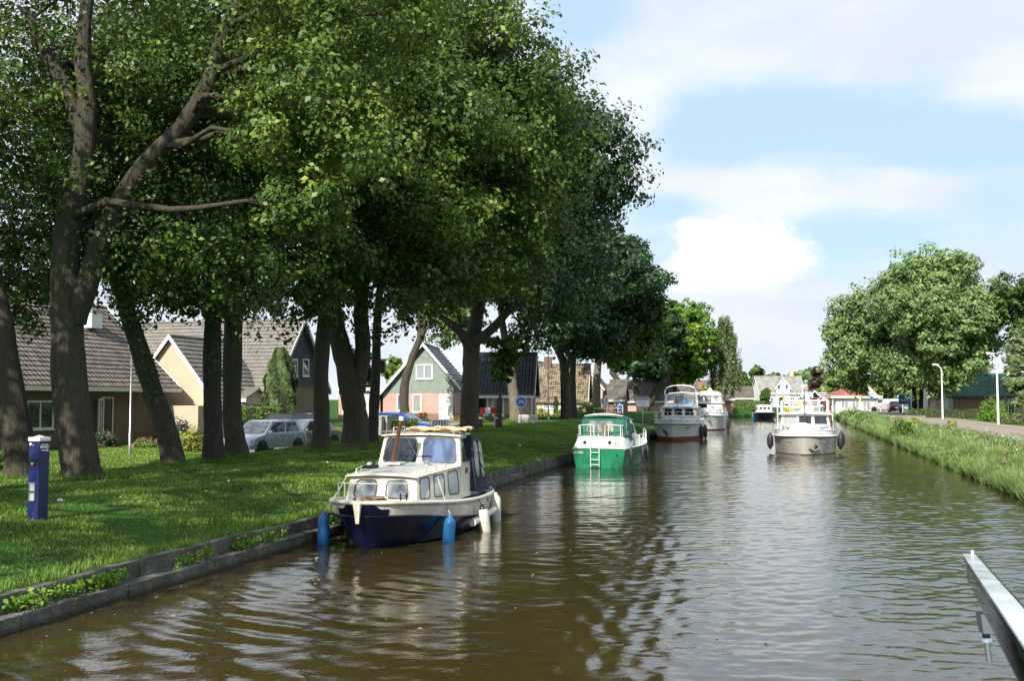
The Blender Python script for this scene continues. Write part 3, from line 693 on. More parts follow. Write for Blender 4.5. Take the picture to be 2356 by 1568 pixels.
# the willow-like birch
b = groundY(1662, 945); rng = np.random.default_rng(5); Yb = 135.
root = empty('birch_tree', (b.x, Yb, 1.1), 0, 'pale weeping birch with hanging strands past the last oaks', 'tree')
mb = MB(); tr = [atY(1664, 944, Yb), atY(1662, 860, Yb), atY(1668, 780, Yb), atY(1672, 725, Yb)]
mb.tube([Vector(p) - Vector((b.x, Yb, 1.1)) for p in tr], [.3, .22, .13, .05], M['barkpale'], 8)
mb.build('trunk', root, smooth=60)
C_ = []
for k in range(230):
    h = rng.uniform(0, 1) ** .8; py = 728 + h * 150; half = 12 + 26 * math.sin(min(h * 2.0, 1.3)); a = rng.uniform(0, 6.28); q = rng.uniform(.2, 1) ** .5
    c0 = np.array(atY(1668 + math.cos(a) * half * q, py, Yb)); c0[1] += math.sin(a) * half * q * Yb / F
    L = rng.uniform(1.0, 3.4); nn = int(L * 7)
    for j in range(nn): C_.append(c0 - np.array([math.sin(j * .4) * .05, 0, j / 7.]))
C_ = np.array(C_)
foliage('crown', root, M['leaf_willow'], C_, .22, None, 5, .26, rng, tb=.45 + rng.normal(size=len(C_)) * .1, droop=1.5, aspect=.4, origin=(b.x, Yb, 1.1))

# the broad trees right of the canal
rg = 'broad trees beside the right-hand road'
b = at(2150, 957, .93)
tree('broad_tree', 'largest broad grey-green tree right of the canal, behind the nearer trunks', b,
     [stem([(2148, 958, 24), (2146, 900, 20), (2140, 860, 18), (2120, 780, 13), (2110, 680, 8)], b.y), stem([(2163, 958, 18), (2164, 905, 15), (2170, 840, 12), (2190, 740, 8)], b.y)],
     (b.x + .6, b.y, 11.4), (6.8, 6.2, 8.3), K_=46, mat='leaf_right', size=.30, per=46, m_=48, seed=50, bottom=3.0, group=rg, shell=.72, bk='barkdark')
b = at(2108, 955, .93)
tree('broad_tree', 'lower left broad tree reaching over the canal, twin slim trunks', b,
     [stem([(2104, 956, 12), (2103, 900, 10), (2095, 850, 8), (2050, 780, 5)], b.y + 3), stem([(2118, 956, 10), (2120, 900, 9), (2118, 840, 8), (2080, 720, 5)], b.y + 3)],
     (b.x - 3.1, b.y + 4, 9.0), (6.8, 5.6, 6.4), K_=34, mat='leaf_right', size=.30, per=42, m_=46, seed=51, bottom=3.2, group=rg, shell=.72, bk='barkdark')
b = at(2270, 952, .95)
tree('broad_tree', 'smaller tree behind the tall nearer street lamp', b, [([b, b + Vector((0, 0, 3)), b + Vector((.3, 0, 7))], [.2, .16, .08])],
     (b.x, b.y + 6, 6.8), (4.2, 4.0, 3.6), K_=16, mat='leaf_right', size=.36, per=24, m_=36, seed=52, bottom=2.6, group=rg)
b = Vector((52.4, 104, .95))
tree('broad_tree', 'dark rounded tree cut by the right edge of the photo', b, [([b, b + Vector((0, 0, 4)), b + Vector((.3, 0, 9))], [.3, .24, .1])],
     (b.x + 1.2, b.y, 11.2), (5.2, 5, 4.4), K_=20, mat='leaf_oak', size=.36, per=28, m_=40, seed=53, bottom=6.0, group=rg)
b = Vector((50.2, 100, .95))
tree('bare_tree', 'half-dead tree with bare twigs near the right edge', b, [([b, b + Vector((0, 0, 3)), b + Vector((.3, 0, 6)), b + Vector((-.6, 0, 8.6))], [.2, .16, .1, .05])],
     (b.x, b.y, 7.6), (2.6, 2.4, 2.6), K_=20, mat='leaf_willow', size=.26, per=7, m_=24, seed=54, twigs=16, bottom=4, bk='barkpale')

# distant trees closing the view
def far_tree(label, px, top, wpx, Y, mat, seed, base=.9, name='distant_tree', K_=12, low=None, bk='barkdark', tall=None):
    zt = atY(px, top, Y).z; X_ = atY(px, 918, Y).x; rx = wpx * Y / F / 2; b = Vector((X_, Y, base))
    lo = base + .6 if low is None else low; rz = (zt - lo) / 2
    return tree(name, label, b, [([b, b + Vector((0, 0, (zt - base) * .4)), b + Vector((0, 0, (zt - base) * .7))], [.3, .25, .1])],
                (X_, Y, lo + rz), (rx * .95, rx * .95, rz * .95), K_=K_, mat=mat, size=Y * .0036, per=20, m_=30, seed=seed, bottom=lo, group='trees closing the far end of the canal', twigs=0, bk=bk, shell=.66)
far_tree('round dark tree behind the brown-roofed shed, left of the villa', 1745, 836, 56, 215, 'leaf_oak', 60)
far_tree('low tree between the birch and the brown-roofed shed', 1706, 850, 44, 225, 'leaf_oak', 61)
far_tree('tree just behind the villa chimney', 1835, 846, 52, 245, 'leaf_right', 62)
far_tree('narrow tree poking up between villa and copper beech', 1862, 838, 20, 235, 'leaf_right', 63, K_=8)
far_tree('slim dark copper-leaved tree right of the white villa', 1882, 826, 26, 205, 'leaf_copper', 64, K_=10)
far_tree('lime green tree left of the red-roofed pavilion', 1920, 846, 70, 185, 'leaf_lime', 65)
far_tree('lime green tree rising behind the pavilion roof', 1980, 852, 86, 195, 'leaf_lime', 66)
far_tree('lime green tree right of the pavilion', 2050, 856, 80, 190, 'leaf_lime', 67)
far_tree('green tree standing behind the blue road sign', 2110, 862, 70, 180, 'leaf_lime', 68)
far_tree('bushy tree in front of the villa windows', 1762, 893, 22, 176, 'leaf_oak', 69, K_=7)
far_tree('low bush right of the villa door', 1858, 905, 30, 180, 'leaf_oak2', 70, K_=7)
far_tree('tree behind the green-roofed house', 2240, 842, 90, 150, 'leaf_oak', 71)
far_tree('tall light conifer at the right edge behind the hedge', 2345, 800, 54, 92, 'leaf_willow', 72, base=.95)
far_tree('dark tree between the bicycle sign and the mossy roof', 1240, 826, 60, 125, 'leaf_oak', 73, base=1.2)
far_tree('yellow-green tree left of the green gable', 912, 812, 66, 92, 'leaf_lime', 74, base=1.1)
far_tree('dark garden tree behind the dark blue gable', 820, 790, 90, 100, 'leaf_oak2', 75, base=1.1)
far_tree('tree behind the grey ridge of the boarded house', 610, 740, 80, 105, 'leaf_oak', 76, base=1.1)
far_tree('orange-tinged small tree behind the last moored cruiser', 1630, 880, 44, 150, 'leaf_yellow', 77, base=1.1, K_=8)
far_tree('dark garden bush mass behind the info board', 1490, 890, 70, 132, 'leaf_oak2', 78, base=1.1, K_=10)
far_tree('distant tree seen over the villa roof', 1790, 852, 60, 300, 'leaf_oak', 79, base=1.1, K_=9)

# shrubs and hedges
def shrub(label, c, r, mat='leaf_bright', size=.12, per=24, K_=60, seed=0, flower=None, name='shrub', group=None, cat='shrub'):
    rng = np.random.default_rng(seed + 900); c = np.array(c, float); root = empty(name, c, 0, label, cat, group)
    d = unit(rng.normal(size=(K_, 3))); d[:, 2] = np.abs(d[:, 2]) * 1.1 - .1
    q = c + np.array([0, 0, .02]) + d * np.array(r) * rng.uniform(.45, .95, (K_, 1))
    q[:, 2] = np.maximum(q[:, 2], c[2] + .08)
    foliage('foliage', root, M[mat], q, min(r) * .3, d, per, size, rng, tb=.45 + rng.normal(size=K_) * .12, origin=c)
    mb = MB()
    for k in range(7): mb.tube(curve_pts((0, 0, -.1), q[k] - c, (0, 0, .1), 3), [.03, .02, .01], M['barkdark'], 5)
    mb.build('stem', root)
    if flower:
        kf = q[rng.choice(K_, K_ // 2)] + d[rng.choice(K_, K_ // 2)] * .05; kf = c + (kf - c) * 1.06
        foliage('blossom', root, M[flower], kf, .10, None, 14, .07, rng, tb=np.full(len(kf), .5), aspect=.9, origin=c)
    return root
def hedge(label, a, b_, w, h, mat='leaf_bright', size=.09, dens=160, seed=0, name='hedge', round_=.0):
    """clipped hedge between two ground points"""
    rng = np.random.default_rng(seed + 500); a = Vector(a); b_ = Vector(b_); L = (b_ - a).length
    root = empty(name, a, math.atan2((b_ - a).y, (b_ - a).x), label, 'hedge')
    mb = MB(); mb.box((L / 2, 0, h / 2 - .05), (L - .16, w - .16, h - .12), M['barkdark']); mb.build('twig_core', root)
    area = 2 * L * h + 2 * w * h + L * w; N_ = int(area * dens); P = []; O = []
    for (wt, f) in ((L * h, 0), (L * h, 1), (w * h, 2), (w * h, 3), (L * w, 4)):
        k = max(4, int(N_ * wt / area)); s_, t_ = rng.uniform(0, 1, k), rng.uniform(0, 1, k); dp = np.abs(rng.normal(size=k)) * .05
        if f < 2: p = np.stack([s_ * L, (w / 2 - dp) * (1 if f else -1), t_ * h], 1); o = np.tile([0, 1. if f else -1., 0], (k, 1))
        elif f < 4: p = np.stack([(L - dp) if f == 3 else dp, (s_ - .5) * w, t_ * h], 1); o = np.tile([1. if f == 3 else -1., 0, 0], (k, 1))
        else: p = np.stack([s_ * L, (t_ - .5) * w, h - dp], 1); o = np.tile([0, 0, 1.], (k, 1))
        p[:, 2] += .04 * np.sin(p[:, 0] * 3 + seed); P.append(p); O.append(o)
    P = np.concatenate(P); O = np.concatenate(O)
    V = leaf_quads(P, rng, size, O * 1.5, .2)
    t = .45 + rng.normal(size=len(P)) * .17 + .1 * np.sin(P[:, 0] * 2.1) * np.sin(P[:, 2] * 4)
    rawmesh('foliage', V, np.arange(len(V)), 4, M[mat], root, tint=np.clip(t, 0, 1))
    return root
def column_shrub(label, c, r, h, mat='leaf_conifer', size=.12, n_=3000, seed=0, name='column_conifer'):
    rng = np.random.default_rng(seed + 700); root = empty(name, c, 0, label, 'conifer')
    z_ = rng.uniform(0, 1, n_); a = rng.uniform(0, 6.283, n_)
    prof = r * (np.minimum(1, (1 - z_) * 2.6 + .12) ** .6) * (.82 + .18 * np.sin(a * 5 + z_ * 9)) * (1 + .08 * np.sin(z_ * 31 + a * 2))
    P = np.stack([np.cos(a) * prof, np.sin(a) * prof, z_ * h + .05], 1); O = np.stack([np.cos(a), np.sin(a), .5 + 0 * a], 1)
    V = leaf_quads(P, rng, size, O, .5, droop=-1.5)
    rawmesh('foliage', V, np.arange(len(V)), 4, M[mat], root, tint=np.clip(.45 + .2 * np.sin(a * 5 + z_ * 9) + rng.normal(size=n_) * .15, 0, 1))
    mb = MB(); mb.lathe([(.05, -.1), (r * .72, .1), (r * .78, h * .45), (r * .55, h * .8), (0, h * .93)], M['barkdark'], n=10); mb.build('stem', root)
    return root

# ------------------------------------------------------------------ grass blades
def blades(name, P, h, w, rng, mat, lean=.35, label=None, tb=.5):
    n_ = len(P); a = rng.uniform(0, 6.283, n_); d = np.stack([np.cos(a), np.sin(a), 0 * a], 1); s_ = np.stack([-np.sin(a), np.cos(a), 0 * a], 1)
    l = d * (h * rng.uniform(.1, lean * 2, n_))[:, None]
    tip = P + l; tip[:, 2] += h
    V = np.stack([P - s_ * w[:, None] / 2, P + s_ * w[:, None] / 2, tip], 1).reshape(-1, 3)
    o = rawmesh(name, V, np.arange(len(V)), 3, mat, tint=np.clip(tb + rng.normal(size=n_) * .17, 0, 1))
    return tag(o, label, kind='stuff')
rng = np.random.default_rng(77)
n_ = 330000
v = 9 + 62 * rng.uniform(0, 1, n_) ** 1.5; t = .02 + 10.8 * rng.uniform(0, 1, n_); u = -9.5 - t
z_ = left_z(u, v); P = np.stack([u + K * v, v, z_ - .01], 1); pt_ = np.sin(u * .9 + 2 * np.sin(v * .31)) * np.sin(v * .42 + 1.5 * np.sin(u * .5))
hh = (.028 + .05 * rng.uniform(0, 1, n_) ** 1.5) * (1 + .5 * np.sin(u * 1.1 + v * .5) * np.sin(v * .9) * .5) * np.where(t < .35, 2.0, 1); ww = .008 + .0009 * v
blades('grass', P, hh, ww, rng, M['grass'], label='mown grass on the left bank', tb=.45 + .20 * pt_)
n_ = 900; v = 11 + 40 * rng.uniform(0, 1, n_) ** 1.4; t = rng.uniform(.3, 10, n_); u = -9.5 - t; k_ = np.sin(u * 1.3 + v) + np.sin(v * .8 - u) > .2
u, v = u[k_], v[k_]
o = foliage('lawn_weeds', None, M['leaf_lime'], np.stack([u + K * v, v, left_z(u, v) + .02], 1), .10, None, 9, .05, rng, flat=.15, tb=.35 + rng.normal(size=len(u)) * .15, up=1.6); tag(o, 'clover and daisy leaves in the bank\'s grass', kind='stuff')
n_ = 420; v = 11 + 34 * rng.uniform(0, 1, n_) ** 1.3; t = rng.uniform(.2, 10, n_); u = -9.5 - t
o = foliage('fallen_leaves', None, M['dryherb'], np.stack([u + K * v, v, left_z(u, v) + .05], 1), .3, None, 2, .05, rng, flat=.03, tb=rng.uniform(0, .6, n_), up=2.0); tag(o, 'a few fallen leaves lying on the grass', kind='stuff')
n_ = 130; v = 11 + 36 * rng.uniform(0, 1, n_) ** 1.2; u = -9.0 + 9 * rng.uniform(0, 1, n_) ** 2.2
o = foliage('floating_leaves', None, M['dryherb'], np.stack([u + K * v, v, np.full(n_, .006)], 1), .5, None, 2, .05, rng, flat=.0, tb=rng.uniform(.1, .8, n_), up=6.0); tag(o, 'leaf scraps floating on the canal near the quay', kind='stuff')
P_, h_ = [], []
for b_, r_ in OAKS[:11]:                                                # longer tufts left by the mower round the trunks
    k = 900; a_ = rng.uniform(0, 6.283, k); q_ = r_ * 1.25 + np.abs(rng.normal(size=k)) * .13
    P_.append(np.stack([b_.x + np.cos(a_) * q_, b_.y + np.sin(a_) * q_, np.full(k, b_.z - .02)], 1)); h_.append(rng.uniform(.08, .24, k))
P_ = np.concatenate(P_); h_ = np.concatenate(h_); blades('grass_tufts', P_, h_, np.full(len(P_), .022), rng, M['grass'], label='taller grass tufts round the feet of the oaks', tb=.5)
n_ = 90000; v = 26 + 36 * rng.uniform(0, 1, n_); t = rng.uniform(10.5, 24, n_); u = -9.3 - t
k_ = ~((v > 43) & (u > -25.6) & (u < -22.4)); u, v = u[k_], v[k_]
blades('garden_grass', np.stack([u + K * v, v, left_z(u, v) - .01], 1), rng.uniform(.03, .07, len(u)), .02 + .001 * v, rng, M['grass'], label='sunlit grass between the bank and the bungalow', tb=.6 + .12 * np.sin(u) * np.sin(v * .7))
n_ = 9000; v = 9 + 45 * rng.uniform(0, 1, n_) ** 1.3; k_ = np.sin(v * 1.7) + np.sin(v * 4.3 + 1) + rng.normal(size=n_) * .5 > .2; v = v[k_]
blades('edge_grass', np.stack([-9.505 + K * v + rng.uniform(0, .05, len(v)), v, np.full(len(v), .40)], 1), rng.uniform(.05, .15, len(v)), .008 + .0009 * v, rng, M['grass'], .8, 'grass hanging over the quay coping', tb=.5)
# weeds rooted on the ledge of the quay
C_ = []
for (v0, v1, k) in ((12.2, 14.3, 60), (15.6, 16.4, 14), (17.2, 19.0, 34), (20.6, 21.6, 14), (36, 36.6, 8)):
    for j in range(k): vv = rng.uniform(v0, v1); C_.append((-9.24 + rng.uniform(-.08, .07) + K * vv, vv, .24 + rng.uniform(0, .12)))
C_ = np.array(C_)
o = foliage('ledge_weeds', None, M['leaf_bright'], C_, .09, None, 16, .055, rng, tb=.5 + rng.normal(size=len(C_)) * .1); tag(o, 'low weeds growing on the quay ledge', kind='stuff')
# tall herbs of the right bank
n_ = 300000
v = 22 + 128 * rng.uniform(0, 1, n_) ** 1.5; t = rng.uniform(-.25, 2.75, n_); uu = uR(v) + t; z_ = np.maximum(right_z(uu, v), -.02)
cl = .5 + .5 * np.sin(v * 1.3 + 2 * np.sin(v * .37)) * np.sin(t * 2.1 + v * .8)
hh = (.16 + .72 * cl * rng.uniform(.3, 1, n_)) * np.where(t > 1.4, .42, 1) * np.where(rng.uniform(0, 1, n_) > .985, 1.7, 1)
blades('bank_herbs', np.stack([uu + K * v, v, z_], 1), hh, .012 + .0010 * v, rng, M['reed'], .5, 'tall wild herbs and grasses along the right bank', tb=.35 + .35 * cl)
n_ = 4200
v = 24 + 120 * rng.uniform(0, 1, n_) ** 1.4; t = rng.uniform(.0, 2.5, n_); uu = uR(v) + t; z_ = np.maximum(right_z(uu, v), 0) + rng.uniform(.05, .40, n_) * np.where(t > 1.4, .5, 1)
o = foliage('bank_herb_leaves', None, M['reed'], np.stack([uu + K * v, v, z_], 1), .22, None, 22, .10, rng, tb=.4 + rng.normal(size=n_) * .15); tag(o, 'leafy weeds between the herbs of the right bank', kind='stuff')
n_ = 90; v = 26 + 90 * rng.uniform(0, 1, n_) ** 1.3; t = rng.uniform(.4, 2.6, n_); uu = uR(v) + t
o = foliage('bank_flowers', None, M['flower_white'], np.stack([uu + K * v, v, right_z(uu, v) + rng.uniform(.25, .5, n_)], 1), .07, None, 7, .05, rng, tb=np.full(n_, .6), aspect=1.); tag(o, 'scattered white umbels over the bank herbs', kind='stuff')
n_ = 120; v = 26 + 60 * rng.uniform(0, 1, n_) ** 1.3; t = rng.uniform(.2, 2.6, n_); uu = uR(v) + t
o = foliage('dry_stalks', None, M['dryherb'], np.stack([uu + K * v, v, right_z(uu, v) + rng.uniform(.2, .5, n_)], 1), .14, None, 26, .07, rng, tb=np.full(n_, .5)); tag(o, 'brown withered seed heads on the right bank', kind='stuff')
# ------------------------------------------------------------------ panes on any four-cornered face
def face_pts(q, u, v, off=0.):
    bl, br, tr, tl = q
    n_ = (br - bl).cross(tl - bl).normalized()
    return (bl * (1 - u) + br * u) * (1 - v) + (tl * (1 - u) + tr * u) * v + n_ * off
def rrect(q, u0, u1, v0, v1, r, off, grow=0.):
    du = (q[1] - q[0]).length; dv = (q[3] - q[0]).length
    u0 -= grow / du; u1 += grow / du; v0 -= grow / dv; v1 += grow / dv; r = max(r + grow, .004)
    ru, rv = min(r / du, (u1 - u0) / 2), min(r / dv, (v1 - v0) / 2); P = []
    for (cu, cv, a0) in ((u0 + ru, v0 + rv, 180), (u1 - ru, v0 + rv, 270), (u1 - ru, v1 - rv, 0), (u0 + ru, v1 - rv, 90)):
        for k in range(6):
            a = R(a0 + k * 18); P.append(face_pts(q, cu + ru * math.cos(a), cv + rv * math.sin(a), off))
    return P
def add_window(root, q, rect, r, fm, gm, fw=.025, proud=.014, name='window', label=None):
    q = [Vector(p) for p in q]; u0, u1, v0, v1 = rect
    mb = MB(); a = rrect(q, u0, u1, v0, v1, r, proud); b_ = rrect(q, u0, u1, v0, v1, r, proud, -fw); c0 = rrect(q, u0, u1, v0, v1, r, -.01); d_ = rrect(q, u0, u1, v0, v1, r, .002, -fw)
    N_ = len(a); mb.faces(a + b_ + c0 + d_, [(i, (i + 1) % N_, N_ + (i + 1) % N_, N_ + i) for i in range(N_)] +
                          [(i, 2 * N_ + i, 2 * N_ + (i + 1) % N_, (i + 1) % N_) for i in range(N_)] + [(N_ + i, N_ + (i + 1) % N_, 3 * N_ + (i + 1) % N_, 3 * N_ + i) for i in range(N_)], fm)
    f = mb.build(name, root, smooth=50)
    mb = MB(); mb.poly(rrect(q, u0, u1, v0, v1, r, .004, -fw + .004), gm); mb.build('pane', f)
    if label: f['label'] = label
    return f
def frustum(mb, b_, t, m):
    """b_, t: four corners port-rear, starboard-rear, starboard-front, port-front; returns the outward faces"""
    mb.hexa(b_, t, m); b_ = [Vector(p) for p in b_]; t = [Vector(p) for p in t]
    pr, sr, sf, pf = range(4)
    return {'front': (b_[sf], b_[pf], t[pf], t[sf]), 'rear': (b_[pr], b_[sr], t[sr], t[pr]),
            'port': (b_[pf], b_[pr], t[pr], t[pf]), 'starboard': (b_[sr], b_[sf], t[sf], t[sr])}
def text(root, s, pos, xdir, zdir, size, mat, name='lettering', ext=.004, bold=0., shear=0.):
    cu = bpy.data.curves.new(name, 'FONT'); cu.body = s; cu.size = size; cu.extrude = ext; cu.align_x = 'CENTER'; cu.offset = bold; cu.shear = shear
    tmp = bpy.data.objects.new('tmp', cu); me = bpy.data.meshes.new_from_object(tmp); bpy.data.objects.remove(tmp)
    me.name = name; me.materials.clear(); me.materials.append(mat); o = bpy.data.objects.new(name, me); col.objects.link(o)
    X_ = Vector(xdir).normalized(); Y_ = Vector(zdir); Y_ = (Y_ - X_ * Y_.dot(X_)).normalized(); Z_ = X_.cross(Y_)
    Mx = Matrix((X_, Y_, Z_)).transposed().to_4x4(); Mx.translation = Vector(pos)
    o.parent = root; o.matrix_local = Mx
    return o

# ------------------------------------------------------------------ houses
class House:
    def __init__(s, name, label, loc, rz, cat='house', group=None):
        s.r = empty(name, loc, rz, label, cat, group); s.o = Vector(loc); s.rz = rz
        s.e1 = Vector((math.cos(rz), math.sin(rz), 0)); s.e2 = Vector((-math.sin(rz), math.cos(rz), 0))
    def s_at(s, px, axis, fixed):            # local coordinate along a wall where the photo column px crosses it
        k = (px - 1178) / F; e = s.e1 if axis == 'x' else s.e2; g = s.e2 if axis == 'x' else s.e1
        p0 = s.o + g * fixed
        return (k * p0.y - p0.x) / (e.x - k * e.y)
    def z_at(s, py, x, y):
        d = (s.o + s.e1 * x + s.e2 * y).y
        return HC + (HY - py) / F * d - s.o.z
    def body(s, x0, x1, y0, y1, ze, zr, axis, wall, roof, over=.45, gable=None, verge=None, fascia=None, ridge_at=.5, plinth=None, roofname='roof', gends=(1, 1), th=.10, lower=-.8):
        mb = MB()
        if axis == 'x':
            c0 = y0 + (y1 - y0) * ridge_at; P = lambda p, z, a: (a, p, z); p0, p1, a0, a1 = y0, y1, x0, x1
        else:
            c0 = x0 + (x1 - x0) * ridge_at; P = lambda p, z, a: (p, a, z); p0, p1, a0, a1 = x0, x1, y0, y1
        prof = [(p0, lower), (p1, lower), (p1, ze), (c0, zr), (p0, ze)]
        mb.hexa([P(p, z, a0) for p, z in prof], [P(p, z, a1) for p, z in prof], wall); w = mb.build('wall', s.r)
        if plinth:
            mb = MB(); e = .004; mb.hexa([(x0 - e, y0 - e, lower), (x1 + e, y0 - e, lower), (x1 + e, y1 + e, lower), (x0 - e, y1 + e, lower)], [(x0 - e, y0 - e, .45), (x1 + e, y0 - e, .45), (x1 + e, y1 + e, .45), (x0 - e, y1 + e, .45)], plinth); mb.build('plinth', s.r)
        rf = MB()
        for (pe, sg) in ((p0, -1), (p1, 1)):
            run = abs(c0 - pe); k = (zr - ze) / run; L = math.hypot(run + over, (run + over) * k); nrow = max(3, int(L / .33))
            e = (pe + sg * over, ze - over * k + th); r_ = (c0, zr + th); pts = []
            nx, nz = sg * k / math.hypot(1, k), 1 / math.hypot(1, k)
            for i in range(nrow):
                f0, f1 = i / nrow, (i + 1) / nrow
                a_ = (e[0] + (r_[0] - e[0]) * f0, e[1] + (r_[1] - e[1]) * f0); b_ = (e[0] + (r_[0] - e[0]) * f1, e[1] + (r_[1] - e[1]) * f1)
                pts += [(a_[0] + nx * .05, a_[1] + nz * .05), b_]
            pts += [(r_[0], r_[1] - th + .01), (e[0], e[1] - .08)]
            rf.hexa([P(p, z, a0 - over * .8) for p, z in pts], [P(p, z, a1 + over * .8) for p, z in pts], roof)
        rf.tube([P(c0, zr + th + .03, a0 - over * .8), P(c0, zr + th + .03, a1 + over * .8)], .10, roof, 8)
        ro = rf.build(roofname, s.r)
        if verge:
            for end, (a, sg) in enumerate(((a0, -1), (a1, 1))):
                if not gends[end]: continue
                aa = a + sg * (over * .8 + .012)
                for pe, s2 in ((p0, -1), (p1, 1)):
                    mb = MB(); run = abs(c0 - pe); k = (zr - ze) / run; ex, ez = pe + s2 * (over + .03), ze - (over + .03) * k + th
                    q = [(ex, ez - .16), (c0, zr + th - .18), (c0, zr + th + .12), (ex, ez + .12)]
                    mb.hexa([P(p, z, aa) for p, z in q], [P(p, z, aa + sg * .04) for p, z in q], verge); mb.build('verge_board', ro)
        if fascia:
            for pe, s2 in ((p0, -1), (p1, 1)):
                mb = MB(); run = abs(c0 - pe); k = (zr - ze) / run; ex, ez = pe + s2 * (over + .02), ze - (over) * k
                q = [(ex, ez - .16), (ex + s2 * .12, ez - .16), (ex + s2 * .12, ez + .05), (ex, ez + .05)]
                mb.hexa([P(p, z, a0 - over * .8) for p, z in q], [P(p, z, a1 + over * .8) for p, z in q], fascia); mb.build('gutter', ro)
        if gable:
            for end, (a, sg) in enumerate(((a0, -1), (a1, 1))):
                if not gends[end]: continue
                mb = MB(); f0 = ze - .02; n_ = int((zr - f0) / .16)
                for i in range(n_):          # overlapping boards
                    z0 = f0 + (zr - f0) * i / n_; z1 = f0 + (zr - f0) * (i + 1) / n_
                    def wd(z, pe): return c0 + (pe - c0) * min(1, max(0, (zr - z) / (zr - ze)))
                    lo = [P(wd(z0, p0), z0, a), P(wd(z0, p1), z0, a), P(wd(z0, p1), z0, a + sg * .045), P(wd(z0, p0), z0, a + sg * .045)]
                    hi = [P(wd(z1, p0), z1, a), P(wd(z1, p1), z1, a), P(wd(z1, p1), z1, a + sg * .015), P(wd(z1, p0), z1, a + sg * .015)]
                    mb.hexa(lo, hi, gable)
                mb.build('gable_cladding', s.r)
        return ro
    def quad(s, side, a0, a1, z0, z1, pos):
        Z = Vector
        if side == 'front': return [Z((a0, pos, z0)), Z((a1, pos, z0)), Z((a1, pos, z1)), Z((a0, pos, z1))]
        if side == 'right': return [Z((pos, a0, z0)), Z((pos, a1, z0)), Z((pos, a1, z1)), Z((pos, a0, z1))]
    def win(s, side, a0, a1, z0, z1, pos, fm='white', gm='dglass', panes=1, fw=.07, name='window', sill=True, proud=.05):
        q = s.quad(side, min(a0, a1), max(a0, a1), z0, z1, pos)
        mb = MB(); pn = MB(); f_m = M[fm] if isinstance(fm, str) else fm
        w = (q[1] - q[0]).length; h = z1 - z0; fu, fv = fw / w, fw / h
        def bar(u0, u1, v0, v1, pr): mb.hexa([face_pts(q, u0, v0, -.02), face_pts(q, u1, v0, -.02), face_pts(q, u1, v1, -.02), face_pts(q, u0, v1, -.02)], [face_pts(q, u0, v0, pr), face_pts(q, u1, v0, pr), face_pts(q, u1, v1, pr), face_pts(q, u0, v1, pr)], f_m)
        bar(0, fu, 0, 1, proud); bar(1 - fu, 1, 0, 1, proud); bar(fu, 1 - fu, 0, fv, proud); bar(fu, 1 - fu, 1 - fv, 1, proud)
        for i in range(1, panes): bar(i / panes - fu * .45, i / panes + fu * .45, fv, 1 - fv, proud * .8)
        if sill: mb.hexa([face_pts(q, -.02, -.06 / h, -.02), face_pts(q, 1.02, -.06 / h, -.02), face_pts(q, 1.02, -.002, -.02), face_pts(q, -.02, -.002, -.02)], [face_pts(q, -.02, -.06 / h, proud + .05), face_pts(q, 1.02, -.06 / h, proud + .05), face_pts(q, 1.02, -.002, proud + .05), face_pts(q, -.02, -.002, proud + .05)], f_m)
        f = mb.build(name, s.r)
        pn.poly([face_pts(q, fu * .8, fv * .8, .012), face_pts(q, 1 - fu * .8, fv * .8, .012), face_pts(q, 1 - fu * .8, 1 - fv * .8, .012), face_pts(q, fu * .8, 1 - fv * .8, .012)], M[gm]); pn.build('pane', f)
        return f
    def door(s, side, a0, a1, z0, z1, pos, dm, fm='white', handle=True, recess=None):
        q = s.quad(side, min(a0, a1), max(a0, a1), z0, z1, pos); mb = MB(); w = (q[1] - q[0]).length
        mb.hexa([face_pts(q, 0, 0, -.02), face_pts(q, 1, 0, -.02), face_pts(q, 1, 1, -.02), face_pts(q, 0, 1, -.02)], [face_pts(q, 0, 0, .035), face_pts(q, 1, 0, .035), face_pts(q, 1, 1, .035), face_pts(q, 0, 1, .035)], M[dm])
        d = mb.build('door', s.r); mb = MB(); e = .08 / w
        for (u0, u1, v0, v1) in ((-e, 0, 0, 1), (1, 1 + e, 0, 1), (-e, 1 + e, 1, 1.04)):
            mb.hexa([face_pts(q, u0, v0, -.02), face_pts(q, u1, v0, -.02), face_pts(q, u1, v1, -.02), face_pts(q, u0, v1, -.02)], [face_pts(q, u0, v0, .06), face_pts(q, u1, v0, .06), face_pts(q, u1, v1, .06), face_pts(q, u0, v1, .06)], M[fm])
        mb.build('door_frame', d)
        if handle:
            mb = MB(); mb.tube([face_pts(q, .12, .46, .07), face_pts(q, .12, .54, .07)], .02, M['black'], 6); mb.build('handle', d)
        return d
RZ = -CANAL
# 1 brown-tiled bungalow: its long front faces the canal
H = House('bungalow', 'low brown-brick bungalow with a large brown tiled roof, at the far left', (-35.4 + K * 59.5, 59.5, .55), RZ)
H.body(-9.3, -.3, -21, -.75, 3.25, 7.45, 'y', M['brown_brick'], M['roof1'], .55, fascia=M['cream'], verge=M['white'])
zz = lambda py, y: H.z_at(py, 0, y)
y0, y1 = H.s_at(75, 'y', 0), H.s_at(137, 'y', 0); H.win('right', y0, y1, zz(990, y0), zz(922, y0), -.3, 'cream', 'dglass', 2, .10)
y0, y1 = H.s_at(8, 'y', 0), H.s_at(60, 'y', 0); H.win('right', y0, y1, zz(990, y0), zz(922, y0), -.3, 'cream', 'dglass', 2, .10)
y0, y1 = H.s_at(247, 'y', 0), H.s_at(270, 'y', 0); H.door('right', y0, y1, .02, 2.2, -.3, 'black', 'cream')
y0, y1 = H.s_at(228, 'y', 0), H.s_at(240, 'y', 0); H.win('right', y0, y1, .1, 2.2, 0, 'cream', 'dglass', 2, .07, sill=False)
